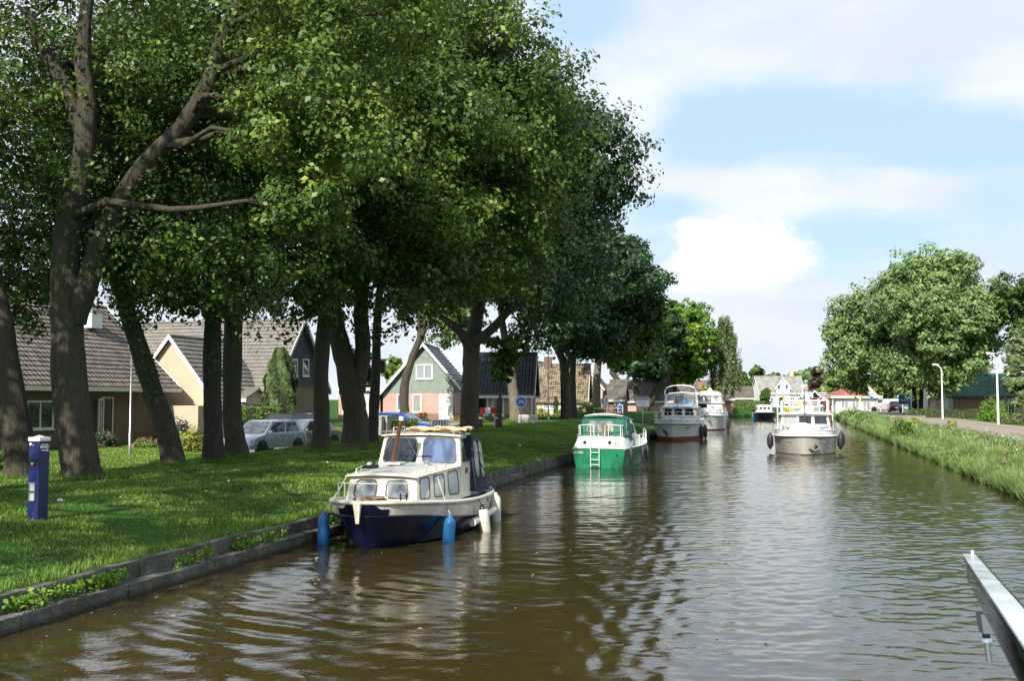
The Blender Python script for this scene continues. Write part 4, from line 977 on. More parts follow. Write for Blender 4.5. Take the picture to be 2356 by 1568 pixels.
mb = MB(); q = H.s_at(248, 'y', -2); mb.box((-3.2, q, 6.55), (.9, .9, .9), M['white']); mb.box((-3.2, q, 7.05), (1.05, 1.05, .1), M['grey']); mb.build('chimney', H.r)
# 2 orange gable
H = House('gabled_house', 'sunlit orange-brick gable with white verge boards, next to the bungalow', (-33.3 + K * 60, 59.8, .85), RZ)
H.body(-6.4, 0, 0, 6.2, 1.5, 5.5, 'y', M['orange_brick'], M['roof2'], .35, verge=M['white'], ridge_at=.5, gends=(1, 0))
mb = MB(); mb.box((-1.2, -1.2, .75), (2.6, 2.2, 1.5), M['orange_brick']); mb.build('porch_wall', H.r)
H.win('right', 4.4, 5.5, .3, 1.3, 0, 'cream', 'dglass', 1, .08)
# 3 big house with a dark boarded gable
H = House('boarded_house', 'tan brick house with a dark blue boarded gable and light grey tiled roof', (-32.8 + K * 65.3, 65.3, 1.0), RZ)
H.body(-15, 0, 0, 7.6, 2.55, 6.95, 'x', M['tan_brick'], M['roof3'], .3, gable=M['board_dark'], verge=M['white'], fascia=M['white'], gends=(0, 1))
for a, b_ in ((671, 683), (695, 709)):
    y0, y1 = H.s_at(a, 'y', 0), H.s_at(b_, 'y', 0); H.win('right', y0, y1, H.z_at(866, 0, y0), H.z_at(826, 0, y0), .03, 'white', 'dglass', 1, .08)
y0, y1 = H.s_at(667, 'y', 0), H.s_at(678, 'y', 0); H.win('right', y0, y1, H.z_at(950, 0, y0), H.z_at(911, 0, y0), 0, 'white', 'bglass', 1, .08)
H.win('front', -3.4, -2.1, .6, 1.9, 0, 'white', 'dglass', 1, .1)
H2_ = House('garage', 'small brick garage wing beside the dark boarded gable', (-34.0 + K * 66 + .3, 64.0, .9), RZ); 
H2_.body(-3.6, 0, -1.4, 1.1, 1.9, 2.35, 'x', M['orange_brick'], M['roof2'], .25, fascia=M['white'])
H2_.win('front', -2.7, -1.6, .5, 1.5, -1.4, 'white', 'dglass', 1, .1)
# 4 green boarded gable with the pink brick front
H = House('green_gable_house', 'pink brick house with a green boarded gable and blue-black tiled roofs', (-3.65, 76.2, 1.2), R(-4), 'house')
H4 = H
H.body(-6.0, 0, 0, 8, 2.05, 5.55, 'y', M['pink_brick'], M['roof4y'], .45, gable=M['board_green'], verge=M['white'], gends=(1, 0), plinth=M['plinth_brick'])
H.body(.005, 5.0, .6, 8.4, 2.05, 5.0, 'x', M['pink_brick'], M['roof4'], .40, gable=M['board_green'], verge=M['white'], fascia=M['white'], gends=(0, 1), plinth=M['plinth_brick'], roofname='wing_roof')
def hw(a, b_, pt_, pb, pos, **kw):
    x0, x1 = H.s_at(a, 'x', pos), H.s_at(b_, 'x', pos); H.win('front', x0, x1, H.z_at(pb, x0, pos), H.z_at(pt_, x0, pos), pos, **kw)
hw(957, 996, 839, 873, -.03, gm='cglass', panes=2, fw=.10)
hw(949, 971, 908, 950, 0, gm='gglass', fw=.09); hw(914, 926, 908, 946, 0, gm='bglass', fw=.08)
x0, x1 = H.s_at(1013, 'x', 0), H.s_at(1041, 'x', 0); H.door('front', x0, x1, -.1, H.z_at(910, x0, 0), 0, 'white')
x0, x1 = H.s_at(1042, 'x', 0), H.s_at(1048, 'x', 0); H.win('front', x0, x1, .0, H.z_at(911, x0, 0), 0, 'white', 'dglass', 1, .03, sill=False)
hw(1096, 1124, 907, 957, .6, gm='dglass', fw=.13); hw(1132, 1160, 907, 957, .6, gm='dglass', fw=.13)
for a, b_ in ((1.2, 1.9), (2.6, 3.3)): H.win('right', a, b_, .25, 2.0, 5.0, 'white', 'dglass', 1, .08)
H.win('right', 3.6, 4.6, 2.5, 3.6, 5.03, 'white', 'dglass', 1, .08)
mb = MB(); mb.tube([(-.1, -.14, -.3), (-.1, -.14, 2.0)], .05, M['white'], 8); mb.build('downpipe', H.r)
H = House('garage', 'flat white garage with a grey door left of the green gable house', (-9.95, 77.5, 1.15), R(-4))
mb = MB(); mb.hexa([(-3.2, 0, -.8), (0, 0, -.8), (0, 5, -.8), (-3.2, 5, -.8)], [(-3.2, 0, 2.2), (0, 0, 2.2), (0, 5, 2.2), (-3.2, 5, 2.2)], M['pink_brick']); mb.build('wall', H.r)
mb = MB(); mb.box((-1.55, 2.4, 2.32), (3.6, 5.4, .24), M['white']); mb.build('roof', H.r)
H.door('front', -2.8, -.3, -.1, 1.85, 0, 'offwhite', handle=False)
# 5 mossy brown cottage
H = House('cottage', 'yellow-walled cottage under a rough mossy brown tiled roof', (2.35, 97, 1.25), R(-8))
H.body(0, 4.6, 0, 7, 1.35, 4.7, 'x', M['yellow_wall'], M['roof5'], .3, gends=(0, 1), verge=M['white'])
hw(1250, 1279, 924, 942, 0, gm='cglass', panes=2, fw=.07)
mb = MB(); mb.box((.7, 3.4, 5.0), (.7, .7, 1.2), M['dark_brick']); mb.box((.7, 3.4, 5.65), (.85, .85, .12), M['white']); mb.build('chimney', H.r)
H.win('right', 1.5, 2.5, .2, 1.6, 4.6, 'cream', 'dglass')
# 6 pink house with the white dormer
H = House('pink_house', 'pale pink house front with brown side wall behind the back-turned round sign', (7.6, 112, 1.2), R(-11))
H.body(0, 2.3, 0, 7, 2.7, 4.1, 'y', M['pink_brick'], M['roof6'], .2, verge=M['white'], gends=(1, 0))
H.win('front', .15, .9, 1.6, 2.7, 0, 'white', 'bglass', 1, .1)
H = House('brown_tiled_house', 'brown walled house wing with white gutter behind the leaning tree', (10.2, 111.5, 1.2), R(-11))
H.body(0, 1.9, 0, 6, 1.5, 3.0, 'x', M['dark_brick'], M['roof6'], .25, fascia=M['white'])
H = House('tiled_house', 'pink house with a long grey tiled roof behind the info board', (12.3, 128, 1.2), R(-8))
H.body(0, 7.5, 0, 7, 1.4, 3.8, 'x', M['pink_brick'], M['roof6'], .3, fascia=M['white'])
H = House('pink_gable_house', 'pale pink gable left of the nearest white cruiser\'s arch', (19.4, 141, 1.2), R(-8))
H.body(0, 4.3, 0, 7, 1.7, 4.2, 'y', M['pink_brick'], M['roof6'], .3, verge=M['white'], gends=(1, 0))
H.win('front', .5, 1.6, .4, 1.3, 0, 'white', 'dglass', 1, .1); H.win('front', 2.2, 3.3, .4, 1.3, 0, 'white', 'dglass', 1, .1)
H = House('shop', 'low red-roofed building behind the radar arch of the nearest cruiser', (25.6, 150, 1.2), R(-6))
H.body(0, 6.5, 0, 7, 1.6, 2.9, 'x', M['pink_brick'], M['roof6'], .4, fascia=M['white'])
mb = MB(); mb.box((2.2, 3.5, 3.4), (.7, .7, 1.2), M['red_brick']); mb.build('chimney', H.r)
H.win('front', .8, 2.4, .5, 1.3, 0, 'white', 'dglass', 2, .1)
# 9/10 brown-roofed pair by the hedge
H = House('brown_gable_house', 'dark brown-roofed building with a white garage door right of the birch', (30.2, 160, 1.2), R(-14))
H.body(-4.5, 1.6, 0, 8, 1.7, 4.3, 'x', M['dark_brick'], M['roof6'], .3, gends=(0, 1), verge=M['dark_brick'])
H.door('front', -2.6, -.6, -.1, 1.6, 0, 'white', handle=False)
H = House('brown_roofed_shed', 'low building with a reddish-brown roof and white trim above the clipped hedge', (36.3, 166, 1.2), R(-10))
H.body(-.6, 2.7, 0, 7, 1.7, 3.4, 'x', M['dark_brick'], M['roof6'], .25, fascia=M['white'], verge=M['white'])
# villa
H = House('villa', 'white two-storey villa with grey roof and central gable at the end of the canal', (45.9, 190, 1.1), R(-3))
H.body(0, 8.2, 0, 8, 2.75, 5.7, 'x', M['white'], M['roofvilla'], .25, fascia=M['white'], verge=M['white'])
H.body(2.95, 5.5, -.15, 3.6, 3.6, 5.4, 'y', M['white'], M['roofvilla'], .25, verge=M['white'], gends=(1, 0), roofname='gable_roof')
for a, b_ in ((.7, 1.6), (1.9, 2.6), (5.6, 6.4), (6.9, 7.7)): H.win('front', a, b_, .7, 1.9, 0, 'white', 'dglass', 2, .1)
for a, b_ in ((3.2, 3.8), (4.6, 5.2)): H.win('front', a, b_, 3.3, 4.3, -.15, 'white', 'bglass', 1, .08)
H.door('front', 3.5, 4.4, 0, 1.9, -.15, 'dglass')
mb = MB(); mb.box((6.7, 4, 6.3), (.7, .7, 1.1), M['orange_brick']); mb.build('chimney', H.r)
mb = MB(); mb.hexa([(7.9, .8, 2.8), (8.9, .8, 2.8), (8.9, 3, 2.8), (7.9, 3, 2.8)], [(7.9, .8, 4.3), (8.9, .8, 4.3), (8.9, 3, 4.3), (7.9, 3, 4.3)], M['white']); mb.build('dormer', H.r)
H = House('boathouse', 'small dark gable with broad white verge boards behind the oncoming cruiser', (48.9, 172, 1.1), R(-3))
H.body(0, 3.6, 0, 4, .8, 2.9, 'y', M['black'], M['roof6'], .3, verge=M['white'], gends=(1, 0))
H.win('front', 1.2, 2.4, .9, 1.8, 0, 'orange', 'dglass', 1, .1)
# pavilion with hipped roof
H = House('pavilion', 'white pavilion with a red hipped roof between the flags and the cruiser', (47.4, 152, 1.0), R(-2), 'pavilion')
mb = MB(); mb.hexa([(.6, 0, -.5), (6.4, 0, -.5), (6.4, 5.5, -.5), (.6, 5.5, -.5)], [(.6, 0, 1.85), (6.4, 0, 1.85), (6.4, 5.5, 1.85), (.6, 5.5, 1.85)], M['white']); mb.build('wall', H.r)
mb = MB(); b_ = [(-.2, -.6, 2.15), (7.2, -.6, 2.15), (7.2, 6.1, 2.15), (-.2, 6.1, 2.15)]; t_ = [(3.3, 2.7, 3.55), (3.7, 2.7, 3.55), (3.7, 2.9, 3.55), (3.3, 2.9, 3.55)]; mb.hexa(b_, t_, M['roofred']); rf = mb.build('roof', H.r)
mb = MB(); mb.box((3.5, 2.75, 2.0), (7.5, 6.8, .29), M['white']); mb.build('fascia', rf)
for a, b_ in ((1.3, 2.4), (2.9, 4.0), (4.5, 5.6)): H.win('front', a, b_, .3, 1.4, 0, 'white', 'cglass', 2, .06)
for a in (.05, 7.0):
    mb = MB(); mb.tube([(a, -.3, -.5), (a, -.3, 1.86)], .07, M['white'], 8); mb.build('post', H.r)
# green-roofed house on the right
H = House('green_roofed_house', 'brick house with a dark green tiled roof and white gable behind the right-hand lamps', (50.0, 118, 1.0), R(-6))
H.body(0.1, 7.6, 0, 7, 2.15, 4.5, 'x', M['red_brick'], M['roofgreen'], .3, fascia=M['black'])
H.body(-.9, .05, -.3, 6, 3.2, 3.9, 'y', M['white'], M['roofgreen'], .12, verge=M['white'], gends=(1, 0), roofname='gable_roof')
hw(2178, 2190, 914, 946, 0, gm='gglass', fw=.06)
H.win('front', 5.4, 6.3, .1, 1.5, 0, 'white', 'cglass', 2, .06); H.door('front', 6.8, 7.4, 0, 1.9, 0, 'dglass')

# ------------------------------------------------------------------ cars
def car(name, label, loc, rz, L, Wd, Ht, paintm, hood=.27, boot=.12, roofb=.72, cat='car', group='cars parked in the street', van=False, beltf=.60):
    """forward is +y; a rounded body, glasshouse with panes, wheels, lights, plates, bumpers, mirrors"""
    r = empty(name, loc, rz, label, cat, group); P_ = M[paintm]; h = L / 2; w = Wd / 2; belt = Ht * beltf; gc = .18
    yf = h - L * hood; yb = -h + L * boot
    mb = MB(); prof = [(-h + .03, gc + .12), (-h, .45), (-h + .03, belt - .06), (yb - .02, belt + .02), (0, belt), (yf, belt - .01), (h - .28, belt - .14), (h - .05, belt - .27), (h, .42), (h - .06, gc + .08)]
    secs = []
    for sx, inset, dz in ((-1, .0, 0), (-.93, -.05, .012), (-.5, -.075, .03), (0, -.085, .035), (.5, -.075, .03), (.93, -.05, .012), (1, .0, 0)):
        secs.append([(w * sx, y_ * (1 - (.05 if abs(sx) == 1 else 0)) , z_ + (dz if z_ > belt - .3 else 0)) for y_, z_ in prof])
    n_ = len(prof); mb.loft([s_ for s_ in secs], P_, P_, P_); mb.faces([p for s_ in secs for p in (s_[0], s_[-1])], [(2 * i, 2 * i + 1, 2 * i + 3, 2 * i + 2) for i in range(6)], M['black'])
    mb.build('body', r, smooth=45, weld=True)
    mb = MB(); wb, wt = w * .95, w * .74; rf, rb = yf - L * (.18 if not van else .10), yb + L * (.09 if not van else .01)
    q = frustum(mb, [(-wb, yb, belt - .02), (wb, yb, belt - .02), (wb, yf, belt - .03), (-wb, yf, belt - .03)], [(-wt, rb, Ht - .03), (wt, rb, Ht - .03), (wt, rf, Ht - .05), (-wt, rf, Ht - .05)], P_)
    mb.hexa([(-wt, rb, Ht - .03), (wt, rb, Ht - .03), (wt, rf, Ht - .05), (-wt, rf, Ht - .05)], [(-wt * .8, rb + .2, Ht), (wt * .8, rb + .2, Ht), (wt * .8, rf - .2, Ht), (-wt * .8, rf - .2, Ht)], P_)
    mb.build('cabin', r, smooth=30)
    add_window(r, q['front'], (.06, .94, .10, .93), .08, M['black'], M['carglass'], .02, .006, 'windscreen')
    add_window(r, q['rear'], (.08, .92, .22 if not van else .5, .9), .08, M['black'], M['dglass'], .02, .006, 'rear_window')
    for side, fl in (('port', 0), ('starboard', 1)):
        spans = ((.08, .50), (.54, .90)) if not van else ((.06, .26),)
        for a, b_ in spans:
            if fl: a, b_ = 1 - b_, 1 - a
            add_window(r, q[side], (a, b_, .14, .88), .07, M['black'], M['dglass'], .02, .006, 'side_window')
    for sx in (-1, 1):
        for sy in (h * .62, -h * .62):
            mb = MB(); R_ = .305
            mb.lathe([(R_ * .6, -.1), (R_ * .93, -.1), (R_, -.06), (R_, .06), (R_ * .93, .1), (R_ * .6, .1)], M['tyre'], axis='x', n=20, c=(sx * (w - .09), sy, R_))
            wh = mb.build('wheel', r, smooth=30); mb = MB()
            mb.lathe([(.0, .085), (R_ * .62, .06), (R_ * .62, -.06), (0, -.085)] if sx > 0 else [(.0, -.085), (R_ * .62, -.06), (R_ * .62, .06), (0, .085)], M['steel'], axis='x', n=10, c=(sx * (w - .075), sy, R_)); mb.build('rim', wh)
            mb = MB(); mb.lathe([(R_ + .055, -.02), (R_ + .055, .012)], M['black'], axis='x', n=20, c=(sx * w, sy, R_)); mb.build('wheel_arch', r)
        mb = MB(); mb.hexa([(sx * (w - .02), h - .26, belt - .34), (sx * (w - .42), h - .07, belt - .34), (sx * (w - .42), h - .09, belt - .34), (sx * (w - .02), h - .4, belt - .34)],
                           [(sx * (w - .02), h - .36, belt - .19), (sx * (w - .38), h - .13, belt - .2), (sx * (w - .4), h - .2, belt - .2), (sx * (w - .02), h - .6, belt - .17)], M['lamp']); mb.build('headlight', r)
        mb = MB(); mb.box((sx * (w - .13), -h + .01, belt - .16), (.2, .08, .28), M['tail']); mb.build('tail_light', r)
        mb = MB(); mb.box((sx * (w + .06), yf - .25, belt + .08), (.16, .1, .12), P_); mb.build('wing_mirror', r, bevel=.02)
    mb = MB(); mb.box((0, h + .005, .42), (.52, .03, .115), M['plate']); mb.box((0, -h - .005, .62), (.52, .03, .115), M['plate']); mb.build('number_plate', r)
    mb = MB(); mb.box((0, h - .01, .58), (.75, .05, .10), M['black']); mb.box((0, h - .02, .28), (Wd * .7, .06, .09), M['black']); mb.build('grille', r)
    return r
b = at(640, 1030, .34); b = Vector((-10.65, 44.3, left_z(-10.65 - K * 44.3, 44.3) + .03))
car('parked_car', 'silver three-door hatchback parked behind the bank, nose to the left', b, math.atan2(.42, -.90) , 3.9, 1.68, 1.46, 'carsilver', .24, .06)
def onstreet(px, Y): X_ = (px - 1178) / F * Y; return Vector((X_, Y, float(left_z(X_ - K * Y, Y)) + .03))
car('parked_car', 'grey car half hidden behind the silver hatchback, headlights to the right', onstreet(697, 48.5), R(152), 4.3, 1.72, 1.40, 'cargrey', .26, .14)
car('parked_car', 'dark car seen from behind with a red tail light, beyond the silver hatchback', onstreet(690, 54.0), R(-25), 4.3, 1.78, 1.62, 'cardark', .24, .05)
car('parked_car', 'bright blue car behind the low hedge in front of the pink house', onstreet(930, 62.0), R(-112), 4.2, 1.72, 1.45, 'carblue', .26, .08)
def onroad(px, Y, z=.93): return Vector(((px - 1178) / F * Y, Y, z))
g2 = 'vehicles on the right-hand road'
car('van', 'grey panel van standing side-on past the right bank', onroad(2031, 147), R(75), 4.3, 1.7, 1.8, 'vangrey', .22, .01, cat='van', group=g2, van=True, beltf=.66)
car('car', 'navy blue hatchback seen from behind next to the grey van', onroad(2057, 138), R(-16), 3.7, 1.62, 1.5, 'carnavy', .24, .05, group=g2)
car('car', 'red car glimpsed between the trunks of the broad trees', onroad(2126, 128), R(-20), 4.0, 1.66, 1.42, 'carred', .24, .1, group=g2)
car('parked_car', 'pale car parked far behind the leaning chestnut trunk', onroad(1535, 132, 1.2), R(80), 4.3, 1.7, 1.5, 'cargrey', .24, .1)

# ------------------------------------------------------------------ street furniture
def lamp_post(label, foot, h, arm, armdir, head=.55, group='street lamps on the right-hand road', mat='stainless', curved=True):
    r = empty('street_lamp', foot, 0, label, 'street lamp', group); mb = MB(); d = Vector((math.cos(armdir), math.sin(armdir), 0))
    pts = [Vector((0, 0, -.3)), Vector((0, 0, 1.2)), Vector((0, 0, h - .45)), d * .06 + Vector((0, 0, h - .22)), d * .22 + Vector((0, 0, h - .07)), d * .5 + Vector((0, 0, h - .02)), d * arm + Vector((0, 0, h + .04))]
    mb.tube(pts, [.085, .08, .06, .055, .05, .045, .04], M[mat], 10); mb.build('pole', r, smooth=50)
    mb = MB(); a = d * (arm - .1) + Vector((0, 0, h + .05)); b_ = d * (arm + head) + Vector((0, 0, h + .09)); s_ = d.cross(Vector((0, 0, 1))) * .11
    mb.hexa([a - s_, a + s_, b_ + s_ * .6, b_ - s_ * .6], [p + Vector((0, 0, .11)) for p in (a - s_ * .7, a + s_ * .7, b_ + s_ * .4, b_ - s_ * .4)], M['white']); hd = mb.build('lamp_head', r, bevel=.02)
    mb = MB(); mb.hexa([a - s_ * .7 - Vector((0, 0, .04)), a + s_ * .7 - Vector((0, 0, .04)), b_ + s_ * .4 - Vector((0, 0, .04)), b_ - s_ * .4 - Vector((0, 0, .04))], [a - s_ * .8 + Vector((0, 0, .005)), a + s_ * .8 + Vector((0, 0, .005)), b_ + s_ * .45, b_ - s_ * .45], M['lamp']); mb.build('diffuser', hd)
    return r
b = at(2297, 977, .93); lamp_post('nearer tall street lamp on the right, beside the clipped hedge', b, 159 * b.y / F, .35, R(200))
b = at(2169, 965, .93); lamp_post('second street lamp, in front of the broad trees\' trunks', b, 122 * b.y / F, .45, R(200))
for px, py, top, Y, lb in ((1847, 925, 889, 170, 'thin far lamp post right of the white villa'), (1934, 930, 887, 165, 'thin far lamp post left of the red pavilion roof'), (2077, 945, 895, 140, 'lamp post behind the blue road sign')):
    b = atY(px, py, Y); b.z = 1.0; lamp_post(lb, b, HC + (HY - top) / F * Y - 1.0, .05, R(10), .35, 'thin distant lamp posts')
# straight grey pole in front of the bungalow
b = groundY(298, 1046); r = empty('lamp_pole', b, 0, 'slim grey lamp pole standing before the bungalow', 'street lamp')
mb = MB(); h_ = 4.6; mb.tube([(0, 0, -.2), (0, 0, .9), (0, 0, .92), (0, 0, h_)], [.062, .062, .045, .036], M['steel'], 10); mb.build('pole', r, smooth=40)
mb = MB(); mb.lathe([(.0, 0), (.12, .02), (.16, .1), (.13, .22), (0, .27)], M['grey'], c=(0, 0, h_)); mb.build('lamp_head', r, smooth=40)
b = groundY(1262, 967); r = empty('lamp_pole', b, 0, 'thin pale pole in front of the mossy cottage roof', 'street lamp')
mb = MB(); mb.tube([(0, 0, -.2), (0, 0, .8), (0, 0, .82), (0, 0, 5.4)], [.07, .07, .045, .036], M['steel'], 8); mb.build('pole', r, smooth=40)
mb = MB(); mb.lathe([(.0, 0), (.14, .02), (.18, .1), (.13, .22), (0, .27)], M['white'], c=(0, 0, 5.4)); mb.build('lamp_head', r, smooth=40)

# blue pedestal
b = groundY(86, 1196); k = b.y / F; r = empty('service_pedestal', b, R(-20), 'dark blue mooring service pedestal with a white cap on the grass', 'pedestal'); hp = 178 * k; w_ = 41 * k / 1.33
mb = MB(); mb.box((0, 0, hp / 2 - .1), (w_, w_, hp + .2), M['bluepaint']); mb.build('housing', r, bevel=.008)
mb = MB(); mb.box((0, 0, hp + .035), (w_ + .025, w_ + .025, .07), M['white']); mb.lathe([(w_ * .6, 0), (0, .04)], M['white'], c=(0, 0, hp + .07), n=4); mb.build('cap', r, bevel=.01)
q = [Vector((-w_ / 2, -w_ / 2, 0)), Vector((w_ / 2, -w_ / 2, 0)), Vector((w_ / 2, -w_ / 2, hp)), Vector((-w_ / 2, -w_ / 2, hp))]; q = [Vector((-w_ / 2, w_ / 2, 0)), Vector((-w_ / 2, -w_ / 2, 0)), Vector((-w_ / 2, -w_ / 2, hp)), Vector((-w_ / 2, w_ / 2, hp))] if False else q
ql = [Vector((-w_ / 2, -w_ / 2, 0)), Vector((w_ / 2, -w_ / 2, 0)), Vector((w_ / 2, -w_ / 2, hp)), Vector((-w_ / 2, -w_ / 2, hp))]
qr = [Vector((w_ / 2, -w_ / 2, 0)), Vector((w_ / 2, w_ / 2, 0)), Vector((w_ / 2, w_ / 2, hp)), Vector((w_ / 2, -w_ / 2, hp))]
# the face turned to the left carries sockets; with this rotation it is the front one
for v0, v1 in ((.24, .355), (.365, .48)): add_window(r, ql, (.18, .74, v0, v1), .01, M['steel'], M['deckgrey'], .012, .02, 'socket_panel')
mb = MB(); mb.box((-.02, -w_ / 2 - .008, hp * .72), (.05, .02, .03), M['plate']); mb.box((-.02, -w_ / 2 - .008, hp * .70), (.035, .02, .025), M['red']); mb.build('lock', r)
mb = MB(); mb.lathe([(.025, -.01), (0, -.014)], M['white'], axis='y', c=(-w_ * .3, -w_ / 2, hp * .965), n=12); mb.lathe([(.022, -.01), (0, -.014)], M['steel'], axis='y', c=(-w_ * .06, -w_ / 2, hp * .95), n=12); mb.build('badge', r)
text(r, 'moor', face_pts(qr, .5, .912, .006), (0, 1, 0), (0, 0, 1), .085, M['white'], ext=.002, bold=.003)
mb = MB()
for j in range(9): c0 = face_pts(qr, .22 + j * .07, .957, .004); mb.box(tuple(c0), (.003, w_ * .045, .02), M['white'])
mb.build('small_text_row', r)
mb = MB(); c0 = face_pts(qr, .5, .885, .008); mb.box((c0.x, c0.y - .01, c0.z), (.004, w_ * .5, .016), M['white']); mb.poly([c0 + Vector((.003, w_ * .2, .028)), c0 + Vector((.003, w_ * .38, 0)), c0 + Vector((.003, w_ * .2, -.028))], M['white']); mb.build('arrow_mark', r)

# signs
def disc(root, name, c, rad, m, d=(0, -1, 0), th=.02, parent=None, n=28):
    mb = MB(); mb.lathe([(rad, -th / 2), (rad, th / 2)], m, axis='y', c=c, n=n); return mb.build(name, parent or root)
b = groundY(1199, 978); k = b.y / F; r = empty('bicycle_sign', b, R(3), 'round blue bicycle and moped sign on a thin post', 'road sign'); h_ = (978 - 926) * k; rd = 13.2 * k
mb = MB(); mb.tube([(0, .04, -.2), (0, .04, h_ + rd)], .03, M['steel'], 8); mb.build('post', r)
disc(r, 'sign_rim', (0, 0, h_), rd, M['white']); p = disc(r, 'sign_face', (0, -.008, h_), rd * .86, M['signblue'])
mb = MB(); e = rd
for sx in (-.40, .40): mb.tube([(sx * e + .2 * e * math.cos(t_), -.026, h_ - .12 * e + .2 * e * math.sin(t_)) for t_ in np.linspace(0, 2 * math.pi, 15)[:-1]], .035 * e, M['white'], 5, closed=True)
for a, b_ in (((-.40, -.12), (-.18, .22)), ((-.18, .22), (.22, .2)), ((.22, .2), (.40, -.12)), ((-.18, .22), (0, -.12)), ((0, -.12), (.22, .2)), ((.22, .2), (.16, .36)), ((-.18, .22), (-.2, .3)), ((-.30, .3), (-.1, .3))): mb.tube([(a[0] * e, -.026, h_ + a[1] * e), (b_[0] * e, -.026, h_ + b_[1] * e)], .04 * e, M['white'], 5)
mb.lathe([(.13 * e, -.02), (.1 * e, -.03)], M['white'], axis='y', c=(.13 * e, 0, h_ - .02 * e), n=10)
mb.build('bicycle_symbol', r)
b = groundY(1391, 958); k = b.y / F; r = empty('traffic_sign', b, R(4), 'round sign seen from its blank grey back beside a brown wall', 'road sign')
h_ = (956 - 923) * k; mb = MB(); mb.tube([(0, -.04, -.2), (0, -.04, h_ + .1)], .035, M['white'], 8); mb.build('post', r); disc(r, 'sign_back', (0, 0, h_), 10 * k, M['offwhite'])
b = Vector(((1478 - 1178) / F * 70, 70, 1.1)); r = empty('info_board', b, R(-6), 'small white info board with a dark hood on a pole behind the green boat', 'notice board')
mb = MB(); mb.tube([(0, .04, -.2), (0, .04, 1.75)], .035, M['steel'], 8); mb.build('post', r)
mb = MB(); mb.box((0, 0, 1.33), (.86, .03, .42), M['white']); bd = mb.build('board', r)
for i, L_ in enumerate((.6, .5, .24)):
    mb = MB()
    for j in range(int(L_ / .06)): mb.box((-L_ / 2 + .03 + j * .06, -.018, 1.43 - i * .11), (.035, .006, .05), M['grey'])
    mb.build('faded_text_row', bd)
mb = MB(); mb.box((0, .05, 1.72), (.86, .14, .28), M['grey']); mb.hexa([(-.46, -.1, 1.86), (.46, -.1, 1.86), (.46, .2, 1.86), (-.46, .2, 1.86)], [(-.1, .05, 1.95), (.1, .05, 1.95), (.1, .06, 1.95), (-.1, .06, 1.95)], M['black']); mb.build('lamp_hood', r)
b = atY(2079, 948, 118); b.z = .93; r = empty('road_sign', b, R(-8), 'square blue road sign with a small pictogram on a post past the van', 'road sign')
z_ = HC + (HY - 920) / F * 118 - .93; mb = MB(); mb.tube([(0, .04, -.2), (0, .04, z_ + .5)], .035, M['steel'], 8); mb.build('post', r)
mb = MB(); mb.box((0, 0, z_), (1.05, .03, 1.15), M['white']); mb.box((0, -.018, z_), (.97, .012, 1.07), M['signblue']); bd = mb.build('sign_face', r)
mb = MB(); mb.box((.12, -.03, z_ - .08), (.42, .012, .14), M['white']); mb.box((-.2, -.03, z_ - .02), (.2, .012, .09), M['white']); mb.box((.3, -.03, z_ - .2), (.1, .012, .2), M['red']); mb.build('pictogram', bd)
# barrier with two bollards before the pink house
b = groundY(1126, 985); r = empty('barrier', b, R(-4), 'red and white striped barrier before the pink house', 'barrier'); k = b.y / F
mb = MB(); 
for sx in (-.45, .3): mb.box((sx, 0, .45), (.08, .06, 1.1), M['white'])
mb.build('post', r); mb = MB()
for i, c_ in enumerate(('red', 'white', 'red')): mb.box((-.37 + .3 * i - .02, -.05, .95), (.3, .04, .34), M[c_])
mb.build('striped_panel', r)
for i, px in enumerate((1106, 1144)):
    b = groundY(px, 985); o = empty('bollard', b, 0, ['brown bollard left of the striped barrier', 'brown bollard right of the striped barrier'][i], 'bollard', 'bollards by the barrier')
    mb = MB(); mb.lathe([(.11, -.2), (.11, .62), (.13, .63), (.13, .72), (.06, .78), (0, .79)], M['varnish'], n=12); mb.build('post', o, smooth=40)
    mb = MB(); mb.lathe([(.114, .5), (.114, .58)], M['white'], n=12); mb.build('reflector_band', o)
# wheelie bins
for i, px in enumerate((872, 885)):
    b = onstreet(px, 53 + i * .4); r = empty('wheelie_bin', b, R(-12), ['grey wheelie bin behind the broad oak trunk', 'grey wheelie bin with green lid, right of its neighbour'][i], 'waste bin', 'wheelie bins')
    b.z += 0; mb = MB(); mb.hexa([(-.22, -.24, .08), (.22, -.24, .08), (.22, .22, .08), (-.22, .22, .08)], [(-.28, -.32, 1.18), (.28, -.32, 1.18), (.28, .34, 1.18), (-.28, .34, 1.18)], M['grey']); mb.build('bin_body', r, bevel=.02)
    mb = MB(); mb.hexa([(-.3, -.36, 1.185), (.3, -.36, 1.185), (.3, .38, 1.185), (-.3, .38, 1.185)], [(-.26, -.3, 1.28), (.26, -.3, 1.28), (.26, .36, 1.28), (-.26, .36, 1.28)], M['board_green']); mb.build('lid', r, bevel=.02)
    for sx in (-1, 1): mb = MB(); mb.lathe([(.1, -.03), (.1, .03)], M['tyre'], axis='x', c=(sx * .25, .22, .1), n=14); mb.build('wheel', r)
# birdhouse
c0 = atY(877, 846, 43.0); r = empty('birdhouse', c0, R(-6), 'brown wooden birdhouse fixed high on a dark oak stem', 'birdhouse')
mb = MB(); mb.box((0, 0, 0), (.34, .30, .50), M['varnish']); mb.build('box', r); mb = MB(); mb.hexa([(-.22, -.24, .24), (.22, -.24, .24), (.22, .24, .33), (-.22, .24, .33)], [(-.22, -.24, .28), (.22, -.24, .28), (.22, .24, .37), (-.22, .24, .37)], M['wood']); mb.build('roof', r)
mb = MB(); mb.lathe([(.035, -.01), (0, -.012)], M['black'], axis='y', c=(.05, -.15, .1), n=12); mb.build('entrance_hole', r)
